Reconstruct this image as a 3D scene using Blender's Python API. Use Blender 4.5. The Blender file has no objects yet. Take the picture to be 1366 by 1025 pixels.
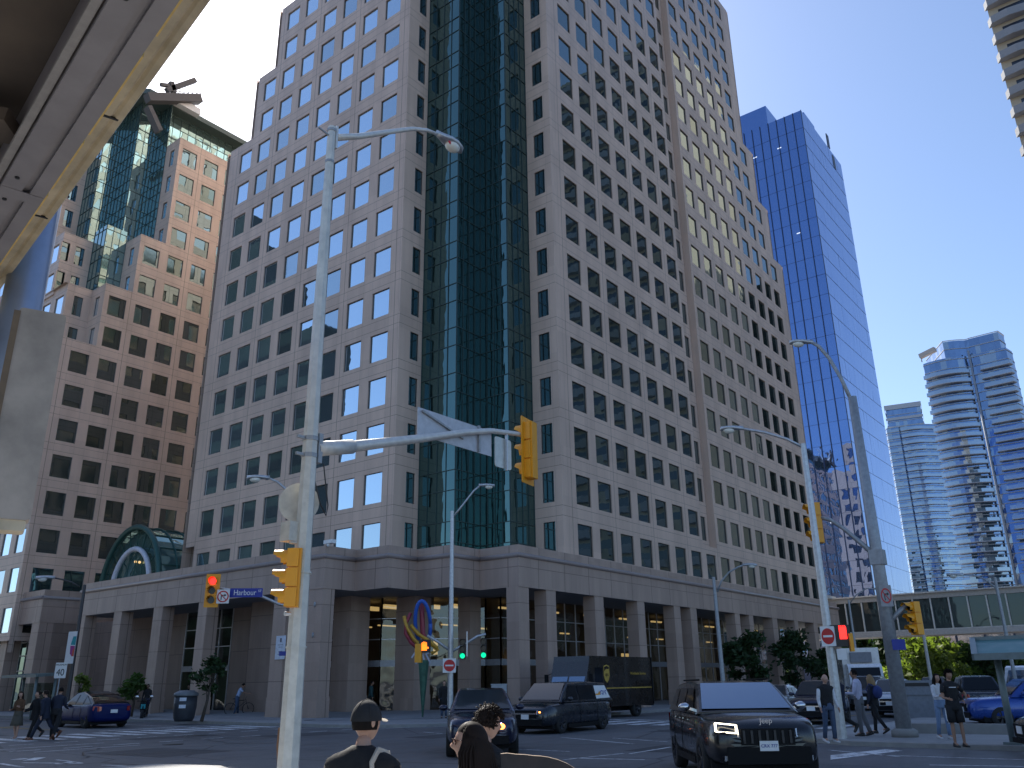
import bpy, math, random
from mathutils import Vector, Matrix, noise
rnd = random.Random(7)
S = bpy.context.scene
COL = S.collection
R_ = math.radians
K = 1.1
# ---------------------------------------------------------------- camera (solved from the facade grid)
F_PX, W_PX, H_PX = 1125.01, 1366.0, 1025.0
PITCH, ROLL, YAW, CH = R_(19.491), R_(-0.804), R_(37.932), 1.75
fw = Vector((math.cos(YAW)*math.cos(PITCH), math.sin(YAW)*math.cos(PITCH), math.sin(PITCH)))
rt = Vector((math.sin(YAW), -math.cos(YAW), 0)); up0 = rt.cross(fw)
rt2 = rt*math.cos(ROLL) + up0*math.sin(ROLL); up2 = -rt*math.sin(ROLL) + up0*math.cos(ROLL)
CAM = Vector((0, 0, CH))
cd = bpy.data.cameras.new('camera'); cam = bpy.data.objects.new('camera', cd); COL.objects.link(cam)
cd.sensor_width = 36; cd.lens = F_PX/W_PX*36; cd.clip_start = 0.1; cd.clip_end = 3000
m = Matrix((rt2, up2, -fw)).transposed().to_4x4(); m.translation = CAM; cam.matrix_world = m
S.camera = cam
S.render.resolution_x, S.render.resolution_y = 1024, 768
def ray(x, y): return fw + rt2*((x-W_PX/2)/F_PX) + up2*((H_PX/2-y)/F_PX)
def onX(x, y, X): d = ray(x, y); return CAM + d*(X/d.x)
def onY(x, y, Y): d = ray(x, y); return CAM + d*(Y/d.y)
def onZ(x, y, Z=0.0): d = ray(x, y); return CAM + d*((Z-CH)/d.z)
def atD(x, y, D): d = ray(x, y); return CAM + d*(D/math.hypot(d.x, d.y))
def pj(P):
    P = Vector(P)-CAM; d = P.dot(fw)
    return (W_PX/2+F_PX*P.dot(rt2)/d, H_PX/2-F_PX*P.dot(up2)/d, d)
def scale_at(P): return F_PX/(Vector(P)-CAM).dot(fw)
# ---------------------------------------------------------------- world and sun
SUN = Vector((math.cos(R_(61))*math.cos(R_(43.2)), math.sin(R_(61))*math.cos(R_(43.2)), math.sin(R_(43.2))))
SUN_EL = math.asin(SUN.z); SUN_AZ = math.atan2(SUN.x, SUN.y)
w = bpy.data.worlds.new('World'); S.world = w; w.use_nodes = True
nt = w.node_tree; bg = nt.nodes['Background']
sky = nt.nodes.new('ShaderNodeTexSky'); sky.sky_type = 'NISHITA'; sky.sun_disc = False
sky.sun_elevation = SUN_EL; sky.sun_rotation = SUN_AZ; sky.altitude = 100
sky.air_density = 0.9; sky.dust_density = 1.1; sky.ozone_density = 4.0
nt.links.new(sky.outputs[0], bg.inputs[0]); bg.inputs[1].default_value = 0.12
sl = bpy.data.lights.new('sun', 'SUN'); sl.energy = 4.2; sl.angle = R_(0.5); sl.color = (1, 0.95, 0.86)
so = bpy.data.objects.new('sun', sl); COL.objects.link(so)
so.rotation_euler = SUN.to_track_quat('Z', 'Y').to_euler(); so.location = (0, 0, 80)
S.view_settings.view_transform = 'Standard'; S.view_settings.look = 'None'
S.view_settings.exposure = 0.88; S.view_settings.gamma = 1
S.render.engine = 'CYCLES'
cy = S.cycles; cy.max_bounces = 7; cy.diffuse_bounces = 3; cy.glossy_bounces = 5; cy.transmission_bounces = 4
cy.transparent_max_bounces = 8; cy.caustics_reflective = True; cy.caustics_refractive = False; cy.sample_clamp_indirect = 6.0
# ---------------------------------------------------------------- mesh builder
class MB:
    def __init__(s): s.v = []; s.f = []; s.m = []; s.uv = []; s.sm = []
    def poly(s, pts, mi=0, uv=None, sm=False):
        n = len(s.v); s.v += [tuple(p) for p in pts]; s.f.append(tuple(range(n, n+len(pts)))); s.m.append(mi); s.uv.append(uv); s.sm.append(sm)
    def grid(s, rows, mi=0, closed=False, sm=True, caps=False):
        n = len(s.v); k = len(rows[0])
        for r in rows: s.v += [tuple(p) for p in r]
        for i in range(len(rows)-1):
            for j in range(k if closed else k-1):
                a = n+i*k+j; b = n+i*k+(j+1) % k
                s.f.append((a, b, b+k, a+k)); s.m.append(mi); s.uv.append(None); s.sm.append(sm)
        if caps and closed:
            s.f.append(tuple(range(n+k-1, n-1, -1))); s.f.append(tuple(n+(len(rows)-1)*k+j for j in range(k)))
            s.m += [mi, mi]; s.uv += [None, None]; s.sm += [False, False]
    def box(s, lo, hi, mi=0, M=None, uvs=False):
        (x0, y0, z0), (x1, y1, z1) = lo, hi
        c = [(x0,y0,z0),(x1,y0,z0),(x1,y1,z0),(x0,y1,z0),(x0,y0,z1),(x1,y0,z1),(x1,y1,z1),(x0,y1,z1)]
        fs = ((0,3,2,1),(4,5,6,7),(0,1,5,4),(1,2,6,5),(2,3,7,6),(3,0,4,7))
        for k, q in enumerate(fs):
            P = [c[i] for i in q]
            uv = None
            if uvs: uv = [((p[0] if k in (0,1,2,4) else p[1]), (p[1] if k < 2 else p[2])) for p in P]
            if M is not None: P = [M @ Vector(p) for p in P]
            s.poly(P, mi, uv)
    def bar(s, a, b, w_, h_, mi=0, upv=(0, 0, 1)):
        a = Vector(a); b = Vector(b); d = (b-a); L = d.length
        if L < 1e-6: return
        d.normalize(); x = d.cross(Vector(upv))
        if x.length < 1e-4: x = d.cross(Vector((1, 0, 0)))
        x.normalize(); z = x.cross(d)
        M = Matrix((x, d, z)).transposed().to_4x4(); M.translation = a
        s.box((-w_/2, 0, -h_/2), (w_/2, L, h_/2), mi, M)
    def tube(s, pts, rad, n=8, mi=0, sm=True, caps=True, flat=1.0):
        pts = [Vector(p) for p in pts]
        if not hasattr(rad, '__len__'): rad = [rad]*len(pts)
        rows = []; px = None
        for i, p in enumerate(pts):
            d = (pts[min(i+1, len(pts)-1)] - pts[max(i-1, 0)])
            d = d.normalized() if d.length > 1e-9 else Vector((0, 0, 1))
            if px is None:
                px = d.cross(Vector((0, 0, 1)))
                if px.length < 0.05: px = Vector((1, 0, 0))
            px = (px - d*px.dot(d)).normalized(); py = d.cross(px)
            rows.append([p + px*(math.cos(2*math.pi*j/n)*rad[i]) + py*(math.sin(2*math.pi*j/n)*rad[i]*flat) for j in range(n)])
        s.grid(rows, mi, True, sm, caps)
    def lathe(s, prof, c=(0, 0, 0), n=16, mi=0, M=None, sm=True, caps=True):
        rows = []
        for r, z in prof:
            ro = [Vector((c[0]+r*math.cos(2*math.pi*j/n), c[1]+r*math.sin(2*math.pi*j/n), c[2]+z)) for j in range(n)]
            if M is not None: ro = [M @ p for p in ro]
            rows.append(ro)
        s.grid(rows, mi, True, sm, caps)
    def prism(s, poly, z0, z1, mi=0, M=None, cap=True, uvs=False):
        n = len(poly)
        T = (lambda p: M @ Vector(p)) if M is not None else (lambda p: Vector(p))
        if cap:
            s.poly([T((x, y, z1)) for x, y in poly], mi, [(x, y) for x, y in poly] if uvs else None)
            s.poly([T((x, y, z0)) for x, y in reversed(poly)], mi)
        L = 0
        for i in range(n):
            a, b = poly[i], poly[(i+1) % n]; l = math.dist(a, b)
            s.poly([T((a[0], a[1], z0)), T((b[0], b[1], z0)), T((b[0], b[1], z1)), T((a[0], a[1], z1))], mi,
                   [(L, z0), (L+l, z0), (L+l, z1), (L, z1)] if uvs else None)
            L += l
    def ell(s, c, r, mi=0, n=12, k=8, M=None):
        rows = []
        for i in range(k+1):
            t = math.pi*i/k; rr = max(math.sin(t), 1e-3)
            ro = [Vector((c[0]+r[0]*rr*math.cos(2*math.pi*j/n), c[1]+r[1]*rr*math.sin(2*math.pi*j/n), c[2]-r[2]*math.cos(t))) for j in range(n)]
            if M is not None: ro = [M @ p for p in ro]
            rows.append(ro)
        s.grid(rows, mi, True, True)
    def mesh(s, name, mats):
        me = bpy.data.meshes.new(name); me.from_pydata(s.v, [], s.f)
        for mt in mats: me.materials.append(mt)
        me.polygons.foreach_set('material_index', s.m); me.polygons.foreach_set('use_smooth', s.sm)
        if any(u is not None for u in s.uv):
            ul = me.uv_layers.new(name='UVMap'); i = 0; data = []
            for f, u in zip(s.f, s.uv):
                if u is None: u = [(0.31, 0.31)]*len(f)
                for q in u: data += [q[0], q[1]]
            ul.data.foreach_set('uv', data)
        me.update(); return me
    def build(s, name, mats, parent=None, label=None):
        if not isinstance(mats, (list, tuple)): mats = [mats]
        return link(name, s.mesh(name, mats), parent, label)
def link(name, me, parent=None, label=None):
    o = bpy.data.objects.new(name, me); COL.objects.link(o)
    if parent is not None: adopt(o, parent)
    if label: o['label'] = label
    return o
def wloc(o):
    p = Vector(o.location)
    return p
def adopt(o, parent):
    """child keeps world placement under an unrotated or rotated parent"""
    o.parent = parent
    q = parent
    while q is not None:
        if q.get('_local'): return
        q = q.parent
    o.matrix_parent_inverse = (wm(parent)).inverted()
def wm(o):
    M = Matrix.LocRotScale(o.location, o.rotation_euler, o.scale)
    if o.parent: M = wm(o.parent) @ o.matrix_parent_inverse @ M
    return M
def thing(name, label, cat, loc=(0, 0, 0), rz=0.0, group=None, local=False):
    """Empty at the base; local=True: its children are modelled in its own axes"""
    o = bpy.data.objects.new(name, None); COL.objects.link(o); o.location = loc; o.rotation_euler = (0, 0, rz)
    o.empty_display_size = 0.3
    o['label'] = label; o['category'] = cat
    if group: o['group'] = group
    if local: o['_local'] = 1
    return o
def tag(o, label, cat, group=None):
    o['label'] = label; o['category'] = cat
    if group: o['group'] = group
    return o
def struct(o): o['kind'] = 'structure'; return o
def dup(root, loc, rz, label, group=None):
    def cp(o, par):
        c = o.copy(); COL.objects.link(c)
        if par is not None: c.parent = par
        for ch in list(KIDS.get(o.name, [])): cp(ch, c)
        return c
    KIDS = {}
    for o in bpy.data.objects:
        if o.parent: KIDS.setdefault(o.parent.name, []).append(o)
    r = cp(root, None); r.location = loc; r.rotation_euler = (0, 0, rz); r['label'] = label
    if group: r['group'] = group
    return r
# ---------------------------------------------------------------- materials
def sock(b, n, v):
    if n in b.inputs: b.inputs[n].default_value = v
class NT:
    def __init__(s, name):
        s.mat = bpy.data.materials.new(name); s.mat.use_nodes = True; s.t = s.mat.node_tree
        s.b = s.t.nodes['Principled BSDF']; s.out = s.t.nodes['Material Output']
    def n(s, typ, **kw):
        nd = s.t.nodes.new(typ)
        for k_, v in kw.items(): setattr(nd, k_, v)
        return nd
    def l(s, a, b): s.t.links.new(a, b)
    def math(s, op, a, b=None, c=None):
        nd = s.n('ShaderNodeMath', operation=op)
        for i, q in enumerate((a, b, c)):
            if q is None: continue
            if isinstance(q, (int, float)): nd.inputs[i].default_value = q
            else: s.l(q, nd.inputs[i])
        return nd.outputs[0]
    def mix(s, fac, a, b, typ='MIX'):
        nd = s.n('ShaderNodeMix', data_type='RGBA', blend_type=typ)
        for i, q in ((0, fac), (6, a), (7, b)):
            if isinstance(q, (int, float)): nd.inputs[i].default_value = q
            elif isinstance(q, tuple): nd.inputs[i].default_value = q if len(q) == 4 else (*q, 1)
            else: s.l(q, nd.inputs[i])
        return nd.outputs[2]
    def noise(s, scale, detail=4, vec=None, rough=0.6):
        nd = s.n('ShaderNodeTexNoise'); nd.inputs['Scale'].default_value = scale; nd.inputs['Detail'].default_value = detail
        nd.inputs['Roughness'].default_value = rough
        if vec is not None: s.l(vec, nd.inputs['Vector'])
        return nd.outputs['Fac']
    def coord(s, k_='Object'):
        return s.n('ShaderNodeTexCoord').outputs[k_]
    def ramp(s, fac, a, b, lo=0.0, hi=1.0):
        nd = s.n('ShaderNodeMapRange'); s.l(fac, nd.inputs[0]); nd.inputs[1].default_value = a; nd.inputs[2].default_value = b
        nd.inputs[3].default_value = lo; nd.inputs[4].default_value = hi; return nd.outputs[0]
    def bump(s, h, strength=0.2, dist=0.02):
        nd = s.n('ShaderNodeBump'); nd.inputs['Strength'].default_value = strength; nd.inputs['Distance'].default_value = dist
        s.l(h, nd.inputs['Height']); s.l(nd.outputs[0], s.b.inputs['Normal']); return nd
CACHE = {}
def mat(name, c, rough=0.6, metal=0.0, var=0.15, scale=6.0, bump=0.0, coat=0.0, emit=None, es=1.0, spec=0.5):
    if name in CACHE: return CACHE[name]
    t = NT(name); b = t.b
    co = t.coord()
    nz = t.noise(scale, 5, co)
    f = t.ramp(nz, 0.3, 0.7, 1-var, 1+var)
    m_ = t.n('ShaderNodeVectorMath', operation='SCALE'); m_.inputs[0].default_value = c; t.l(f, m_.inputs['Scale'])
    t.l(m_.outputs[0], b.inputs['Base Color'])
    t.l(t.ramp(nz, 0.3, 0.7, max(rough*0.85, 0), min(rough*1.15, 1)), b.inputs['Roughness'])
    sock(b, 'Metallic', metal); sock(b, 'Coat Weight', coat); sock(b, 'Coat Roughness', 0.04); sock(b, 'Specular IOR Level', spec)
    if emit: sock(b, 'Emission Color', (*emit, 1)); sock(b, 'Emission Strength', es)
    if bump: t.bump(t.noise(scale*5, 4, co), bump, 0.01)
    CACHE[name] = t.mat; return t.mat
def stone(name, c, period_u=5.184, off_u=0.0, thin=None, rows=(3.191, (0.0,)), wu=0.035, var=0.10, spots=None):
    """polished granite cladding, joints laid out in metres by UV"""
    t = NT(name); b = t.b
    uv = t.coord('UV'); sp = t.n('ShaderNodeSeparateXYZ'); t.l(uv, sp.inputs[0]); U, V = sp.outputs[0], sp.outputs[1]
    def line(c_, per, off, w_):
        q = t.math('FLOORED_MODULO', t.math('SUBTRACT', c_, off), per)
        return t.math('LESS_THAN', q, w_)
    g = line(U, period_u, off_u, wu*1.6)
    for o_ in (thin or ()): g = t.math('MAXIMUM', g, t.math('MULTIPLY', line(U, period_u/2, o_, wu*0.7), 0.55))
    for o_ in rows[1]: g = t.math('MAXIMUM', g, line(V, rows[0], o_, wu))
    # tone of each slab
    cu = t.math('FLOOR', t.math('DIVIDE', U, period_u/4)); cv = t.math('FLOOR', t.math('DIVIDE', V, rows[0]/2))
    cb = t.n('ShaderNodeCombineXYZ'); t.l(cu, cb.inputs[0]); t.l(cv, cb.inputs[1])
    wn = t.n('ShaderNodeTexWhiteNoise', noise_dimensions='3D'); t.l(cb.outputs[0], wn.inputs['Vector'])
    ob = t.coord('Object')
    st = t.n('ShaderNodeMapping'); t.l(ob, st.inputs[0]); st.inputs['Scale'].default_value = (1, 1, 0.12)
    streak = t.noise(1.1, 5, st.outputs[0]); fine = t.noise(40, 3, ob); big = t.noise(0.12, 3, ob)
    tone = t.math('ADD', t.ramp(wn.outputs['Value'], 0, 1, 1-var*0.5, 1+var*0.5), t.ramp(streak, 0.3, 0.7, -var, var))
    tone = t.math('ADD', tone, t.ramp(fine, 0.3, 0.7, -0.10, 0.10)); tone = t.math('ADD', tone, t.ramp(big, 0.3, 0.7, -0.05, 0.05))
    m_ = t.n('ShaderNodeVectorMath', operation='SCALE'); m_.inputs[0].default_value = c; t.l(tone, m_.inputs['Scale'])
    dk = tuple(q*0.45 for q in c)
    t.l(t.mix(g, m_.outputs[0], dk), b.inputs['Base Color'])
    sock(b, 'Roughness', 0.42); sock(b, 'Specular IOR Level', 0.35)
    bn = t.bump(t.math('SUBTRACT', 1.0, g), 0.4, 0.02)
    return t.mat
def glass(name, tint, rough=0.015, metal=0.85, wob=0.02, wscale=0.5, dark=None, spec=None):
    """coated glazing that mirrors its surroundings, slightly wavy"""
    t = NT(name); b = t.b
    sock(b, 'Base Color', (*tint, 1)); sock(b, 'Metallic', metal); sock(b, 'Roughness', rough)
    ob = t.coord('Object'); nz = t.noise(wscale, 2, ob, 0.5)
    bn = t.bump(nz, 1.0, wob)
    return t.mat
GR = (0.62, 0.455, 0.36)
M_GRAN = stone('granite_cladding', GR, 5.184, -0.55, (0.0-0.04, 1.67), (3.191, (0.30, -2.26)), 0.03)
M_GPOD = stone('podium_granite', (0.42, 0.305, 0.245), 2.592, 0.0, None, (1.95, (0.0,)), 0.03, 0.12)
M_GINN = stone('shaded_inner_granite', (0.27, 0.195, 0.155), 2.592, 0.0, None, (1.95, (0.0,)), 0.03, 0.14)  # podium granite again, with the recess shade darkened into its colour
M_SOFF = mat('soffit_panels', (0.20, 0.20, 0.21), 0.7, var=0.08)
M_WIN = glass('window_mirror_glass', (0.66, 0.80, 0.90), 0.008, 0.9, 0.0022, 0.8)  # left face panes, tint raised to brighten the mirrored sky
M_WINR = glass('window_dimmed_glass', (0.19, 0.26, 0.275), 0.008, 0.9, 0.008, 0.5)  # same glazing, tint lowered to dim the reflections on these faces
M_WINB = glass('rear_window_glass', (0.85, 0.85, 0.78), 0.10, 0.95, 0.002, 0.8)
M_FRM = mat('dark_window_frame', (0.03, 0.035, 0.035), 0.4, 0.3)
M_CURT = glass('green_tinted_curtain_glass', (0.11, 0.195, 0.185), 0.015, 0.9, 0.02, 0.5)
M_MULL = mat('green_metal_mullion', (0.07, 0.10, 0.095), 0.4, 0.6)
M_STEEL = mat('galvanised_steel', (0.50, 0.51, 0.52), 0.42, 0.75, 0.18, 9, 0.1)
M_STEELD = mat('dull_galvanised_steel', (0.36, 0.37, 0.38), 0.55, 0.5, 0.2, 9, 0.1)
M_BLACK = mat('black_plastic', (0.015, 0.015, 0.016), 0.4)
M_RUB = mat('tyre_rubber', (0.018, 0.018, 0.018), 0.85, var=0.2, scale=20)
M_YEL = mat('signal_yellow_enamel', (0.85, 0.36, 0.015), 0.38, var=0.05)
M_WHITE = mat('white_enamel', (0.78, 0.78, 0.77), 0.4, var=0.05)
def matt(name, c):
    t = NT(name); d = t.n('ShaderNodeBsdfDiffuse'); nz = t.noise(.4, 3, t.coord()); m_ = t.n('ShaderNodeVectorMath', operation='SCALE'); m_.inputs[0].default_value = c
    t.l(t.ramp(nz, .3, .7, .8, 1.2), m_.inputs['Scale']); t.l(m_.outputs[0], d.inputs[0]); t.l(d.outputs[0], t.out.inputs[0]); return t.mat
M_SLATE = matt('dark_green_slate', (0.014, 0.024, 0.022)); M_BAND = matt('matt_dark_band', (0.006, 0.009, 0.009))
M_RED = mat('sign_red', (0.55, 0.015, 0.02), 0.4, var=0.05)
M_BLUE = mat('sign_blue', (0.01, 0.03, 0.30), 0.4, var=0.05)
M_ALU = mat('bare_aluminium', (0.55, 0.56, 0.58), 0.38, 0.7, 0.12, 14)
# ================================================================ main tower
D_, Z0, DZ, WW, WH = 2.592, 11.16, 3.191, 1.67, 1.96
X1, YA = 44.345, 38.21
YR, YR2, XL = 29.47, 29.47, 35.68
WINS = {}
def wquad(mb, P, a, b, c, d, flip, mi=0):
    pts = [P(*q) for q in (a, b, c, d)]; uv = [a, b, c, d]
    if flip: pts.reverse(); uv.reverse()
    mb.poly(pts, mi, uv)
def facade(mb, key, o, u, n, cells, mats=None, rec=0.11, wins=None):
    """cells: (u0,u1,z0,z1,hole or None) with z absolute; windows are collected"""
    o, u, n = Vector(o), Vector(u), Vector(n)
    P = lambda a, z: o + u*a + Vector((0, 0, z - Z0))
    Pu = lambda a, z: P(a, z+Z0)
    flip = u.cross(Vector((0, 0, 1))).dot(n) < 0
    for (a, b, z0, z1, h) in cells:
        z0 -= Z0; z1 -= Z0
        if h is None: wquad(mb, Pu, (a, z0), (b, z0), (b, z1), (a, z1), flip); continue
        p, q, s0, s1 = h; s0 -= Z0; s1 -= Z0
        wquad(mb, Pu, (a, z0), (b, z0), (b, s0), (a, s0), flip)
        wquad(mb, Pu, (a, s1), (b, s1), (b, z1), (a, z1), flip)
        wquad(mb, Pu, (a, s0), (p, s0), (p, s1), (a, s1), flip)
        wquad(mb, Pu, (q, s0), (b, s0), (b, s1), (q, s1), flip)
        i = -n*rec
        for (c1, c2) in (((p, s0), (q, s0)), ((q, s0), (q, s1)), ((q, s1), (p, s1)), ((p, s1), (p, s0))):
            A, B = Pu(*c1), Pu(*c2); mb.poly([A, B, B+i, A+i] if not flip else [B, A, A+i, B+i], 0, [c1, c2, c2, c1])
        if wins is not None: wins.append((P((p+q)/2, (s0+s1)/2+Z0) + i*0.98, u, n, q-p, s1-s0, key))
def cellrow(c, r, d=D_, ww=WW, wh=WH):
    pad = (d-ww)/2; vp = (DZ-wh)/2; h = Z0 + r*DZ
    return (c*d-pad, c*d+ww+pad, h-wh-vp, h+vp, (c*d, c*d+ww, h-wh, h))
def win_mesh(mb, w_, h_, T, fr=0.028, transom=False):
    P = lambda x, y, z: T @ Vector((x, y, z))
    a, b = w_/2, h_/2
    mb.poly([P(-a, 0, -b), P(a, 0, -b), P(a, 0, b), P(-a, 0, b)], 0)
    for (x0, z0, x1, z1) in ((-a, -b, -a+fr, b), (a-fr, -b, a, b), (-a+fr, -b, a-fr, -b+fr), (-a+fr, b-fr, a-fr, b)):
        mb.poly([P(x0, 0.03, z0), P(x1, 0.03, z0), P(x1, 0.03, z1), P(x0, 0.03, z1)], 1)
        mb.poly([P(x0, 0.0, z0), P(x0, 0.03, z0), P(x0, 0.03, z1), P(x0, 0.0, z1)], 1); mb.poly([P(x1, 0.0, z0), P(x1, 0.03, z0), P(x1, 0.03, z1), P(x1, 0.0, z1)], 1)
_tn = {}
def variant(): return rnd.choice((0, 0, 0, 0, 1, 1, 2))
def toned(m_, v):
    # panes differ a little: blinds drawn or older coating
    if v == 0: return m_
    k = (m_.name, v)
    if k not in _tn:
        c = m_.copy(); b = c.node_tree.nodes['Principled BSDF']; q = b.inputs['Base Color'].default_value
        f = (1, .84, .70)[v]; b.inputs['Base Color'].default_value = (q[0]*f+.01*v, q[1]*f+.01*v, q[2]*f, 1); b.inputs['Roughness'].default_value = max(.008, b.inputs['Roughness'].default_value+.02*(v-1)); _tn[k] = c
    return _tn[k]
def place_windows(parent, wins, glassmat, limit=100, name='window', tilt=0.0022):
    sc = []
    for wi in wins:
        c, u, n, w_, h_, k = wi; x, y, d = pj(c); vis = 0
        if d > 1 and -10 < x < W_PX+10 and -10 < y < H_PX and n.dot(CAM-c) > 0:
            s = F_PX/d; vis = w_*h_*s*s*abs(n.dot((CAM-c).normalized()))
        sc.append(vis)
    order = sorted(range(len(wins)), key=lambda i: -sc[i])
    shared = {}; rest = MB()
    for rank, i in enumerate(order):
        c, u, n, w_, h_, k = wins[i]
        R = Matrix((u, n, Vector((0, 0, 1)))).transposed()
        if u.cross(n).z < 0: R = Matrix((-u, n, Vector((0, 0, 1)))).transposed()
        R = R @ Matrix.Rotation(rnd.gauss(0, tilt), 3, 'Z') @ Matrix.Rotation(rnd.gauss(0, tilt), 3, 'X')
        if rank < limit and sc[i] > 3:
            vr = variant(); key = (round(w_, 2), round(h_, 2), k, vr)
            if key not in shared:
                mb = MB(); win_mesh(mb, w_, h_, Matrix.Identity(3)); shared[key] = mb.mesh(name, [toned(glassmat[k], vr), M_FRM])
            o = bpy.data.objects.new(name, shared[key]); COL.objects.link(o); o.location = c; o.rotation_euler = R.to_euler(); adopt(o, parent)
        else:
            T = R.to_4x4(); T.translation = c
            mi = len(rest.m); win_mesh(rest, w_, h_, T)
            kk = sorted(glassmat).index(k)*3+variant()
            for j in range(mi, len(rest.m)):
                if rest.m[j] == 0: rest.m[j] = 1+kk
                else: rest.m[j] = 0
    if rest.v:
        o = rest.build(name, [M_FRM]+[toned(glassmat[k], v) for k in sorted(glassmat) for v in range(3)], parent); o['kind'] = 'stuff'
tower = thing('office_tower', 'tall stepped pinkish granite tower with a dark green glass notched corner', 'office tower', (44, 36, 0.2))
WT = []; wall = MB()
TOPR = {16: 13, 15: 15, 14: 21, 17: 11}
def topr(c): return TOPR.get(c, 26)
# right face
sx = Vector((1, 0, 0)); sy = Vector((0, 1, 0))
PAR = 0.45
cells = []
for c in range(1, 9):
    for r in range(0, 27 if c < 8 else 1): cells.append(cellrow(c-1, r))
zb, zt = Z0-WH-(DZ-WH)/2, Z0+26*DZ+(DZ-WH)/2
cells.append((42.75-X1, -(D_-WW)/2, zb, zt, None))
for c in range(9, 18): cells.append(cellrow(c-1, 0))
facade(wall, 'r', (X1, YR, Z0), sx, -sy, cells, wins=WT)
cells = []
for c in range(9, 18):
    tr = topr(c)
    for r in range(1, tr+1): cells.append(cellrow(c-1, r))
    a = (c-1)*D_-(D_-WW)/2; b = a+D_; zz = Z0+tr*DZ+(DZ-WH)/2
    cells.append((a, b, zz, zz+PAR, None))
    nxt = topr(c+1) if c < 17 else 0
    if nxt < tr: cells.append((b, b+0.6*D_, (Z0+nxt*DZ+(DZ-WH)/2+(PAR if nxt else 0)), zz+PAR, None))
facade(wall, 'r', (X1, YR2, Z0), sx, -sy, cells, wins=WT)
xs = X1+8*D_-(D_-WW)/2; z1 = Z0+(DZ-WH)/2
RC = 0.62; xr0 = xs-D_
facade(wall, 'r', (X1, YR+RC, Z0), sx, -sy, [cellrow(7, r) for r in range(1, 27)], wins=WT)
for xx in (xs, xr0): wall.poly([(xx, YR, z1), (xx, YR+RC, z1), (xx, YR+RC, zt), (xx, YR, zt)], 0, [(0, .5), (.3, .5), (.3, .6), (0, .6)])
wall.poly([(xr0, YR, z1), (xs, YR, z1), (xs, YR+RC, z1), (xr0, YR+RC, z1)], 0, [(0, .5)]*4)
# left face
TOPL = {6: 15, 7: 13, 8: 11, 5: 20}
cells = []
for c in range(1, 9):
    tr = TOPL.get(c, 26)
    for r in range(0, tr+1): cells.append(cellrow(c-1, r))
    a = (c-1)*D_-(D_-WW)/2; b = a+D_; zz = Z0+tr*DZ+(DZ-WH)/2
    cells.append((a, b, zz, zz+PAR, None))
    nxt = TOPL.get(c+1, 26) if c < 8 else 0
    if nxt < tr: cells.append((b, b+(0.18 if c < 8 else 0.45)*D_, (Z0+nxt*DZ+(DZ-WH)/2+(PAR if nxt else 0)), zz+PAR, None))
cells.append((37.15-YA, -(D_-WW)/2, zb, zt, None))
facade(wall, 'l', (XL, YA, Z0), sy, -sx, cells, wins=WT)
# backs, ends and roofs of each setback level
lev = [(0, 11, 89.75, 60.05), (12, 13, 87.15, 56.7), (14, 15, 84.55, 54.1), (16, 21, 81.95, 51.5), (22, 26, 79.4, 51.5)]
for r0, r1, xe, ye in lev:
    ce = []; cb = []
    for c in range(int((ye-YR2-1)/D_)):
        for r in range(r0, r1+1): ce.append(cellrow(c, r))
    za, zc = Z0+r0*DZ-WH-(DZ-WH)/2, Z0+r1*DZ+(DZ-WH)/2
    ce.append((-1.3, -(D_-WW)/2, za, zc, None)); k = int((ye-YR2-1)/D_); ce.append((k*D_-(D_-WW)/2, ye-YR2-1.3, za, zc, None))
    ce.append((-1.3, ye-YR2-1.3, zc, zc+PAR, None))
    facade(wall, 'b', (xe, YR2+1.3, Z0), sy, sx, ce, wins=WT)
    n_ = int((xe-XL-1)/D_)
    for c in range(n_):
        for r in range(r0, r1+1): cb.append(cellrow(c, r))
    cb.append((-1.3, -(D_-WW)/2, za, zc, None)); cb.append((n_*D_-(D_-WW)/2, xe-XL-1.3, za, zc, None)); cb.append((-1.3, xe-XL-1.3, zc, zc+PAR, None))
    facade(wall, 'b', (XL+1.3, ye, Z0), sx, sy, cb, wins=WT)
    wall.poly([(XL+9, 42, zc+.1), (xe-14, YR2+.02, zc+.1), (xe-.02, YR2+.02, zc+.1), (xe-.02, ye-.02, zc+.1), (XL+.02, ye-.02, zc+.1), (XL+.02, 49, zc+.1)] if r1 < 26 else
              [(XL, 42, zc+.1), (48, YR, zc+.1), (xe, YR, zc+.1), (xe, ye, zc+.1), (XL, ye, zc+.1)], 0)
# notched corner
T1 = Vector((XL, 37.15)); C1 = Vector((42.75, YR))
NC = [T1, Vector((37.88, 37.15)), Vector((37.88, 34.05)), Vector((40.27, 34.05)), Vector((40.27, 31.65)), Vector((42.75, 31.65)), C1]
def narrow(mb, A, B, pa, pb, key, rows):
    """granite return wall with one slim window a floor"""
    u = Vector((B.x-A.x, B.y-A.y, 0)); L = u.length; u.normalize(); n = Vector((u.y, -u.x, 0))
    if n.dot(Vector((-1, -1, 0))) < 0: n = -n
    ce = []
    for r in rows:
        a, b, z0_, z1_, h = cellrow(0, r); ce.append((0, L, z0_, z1_, (pa*L, pb*L, h[2], h[3])))
    facade(mb, key, (A.x, A.y, Z0), u, n, ce, wins=WT)
narrow(wall, NC[0], NC[1], 0.48, 0.84, 'n', range(0, 27))
narrow(wall, NC[5], NC[6], 0.30, 0.72, 'n', range(0, 27))
wall.build('granite_wall', M_GRAN, tower)
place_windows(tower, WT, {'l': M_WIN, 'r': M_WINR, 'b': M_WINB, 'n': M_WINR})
cw = MB(); mu = MB()
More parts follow.
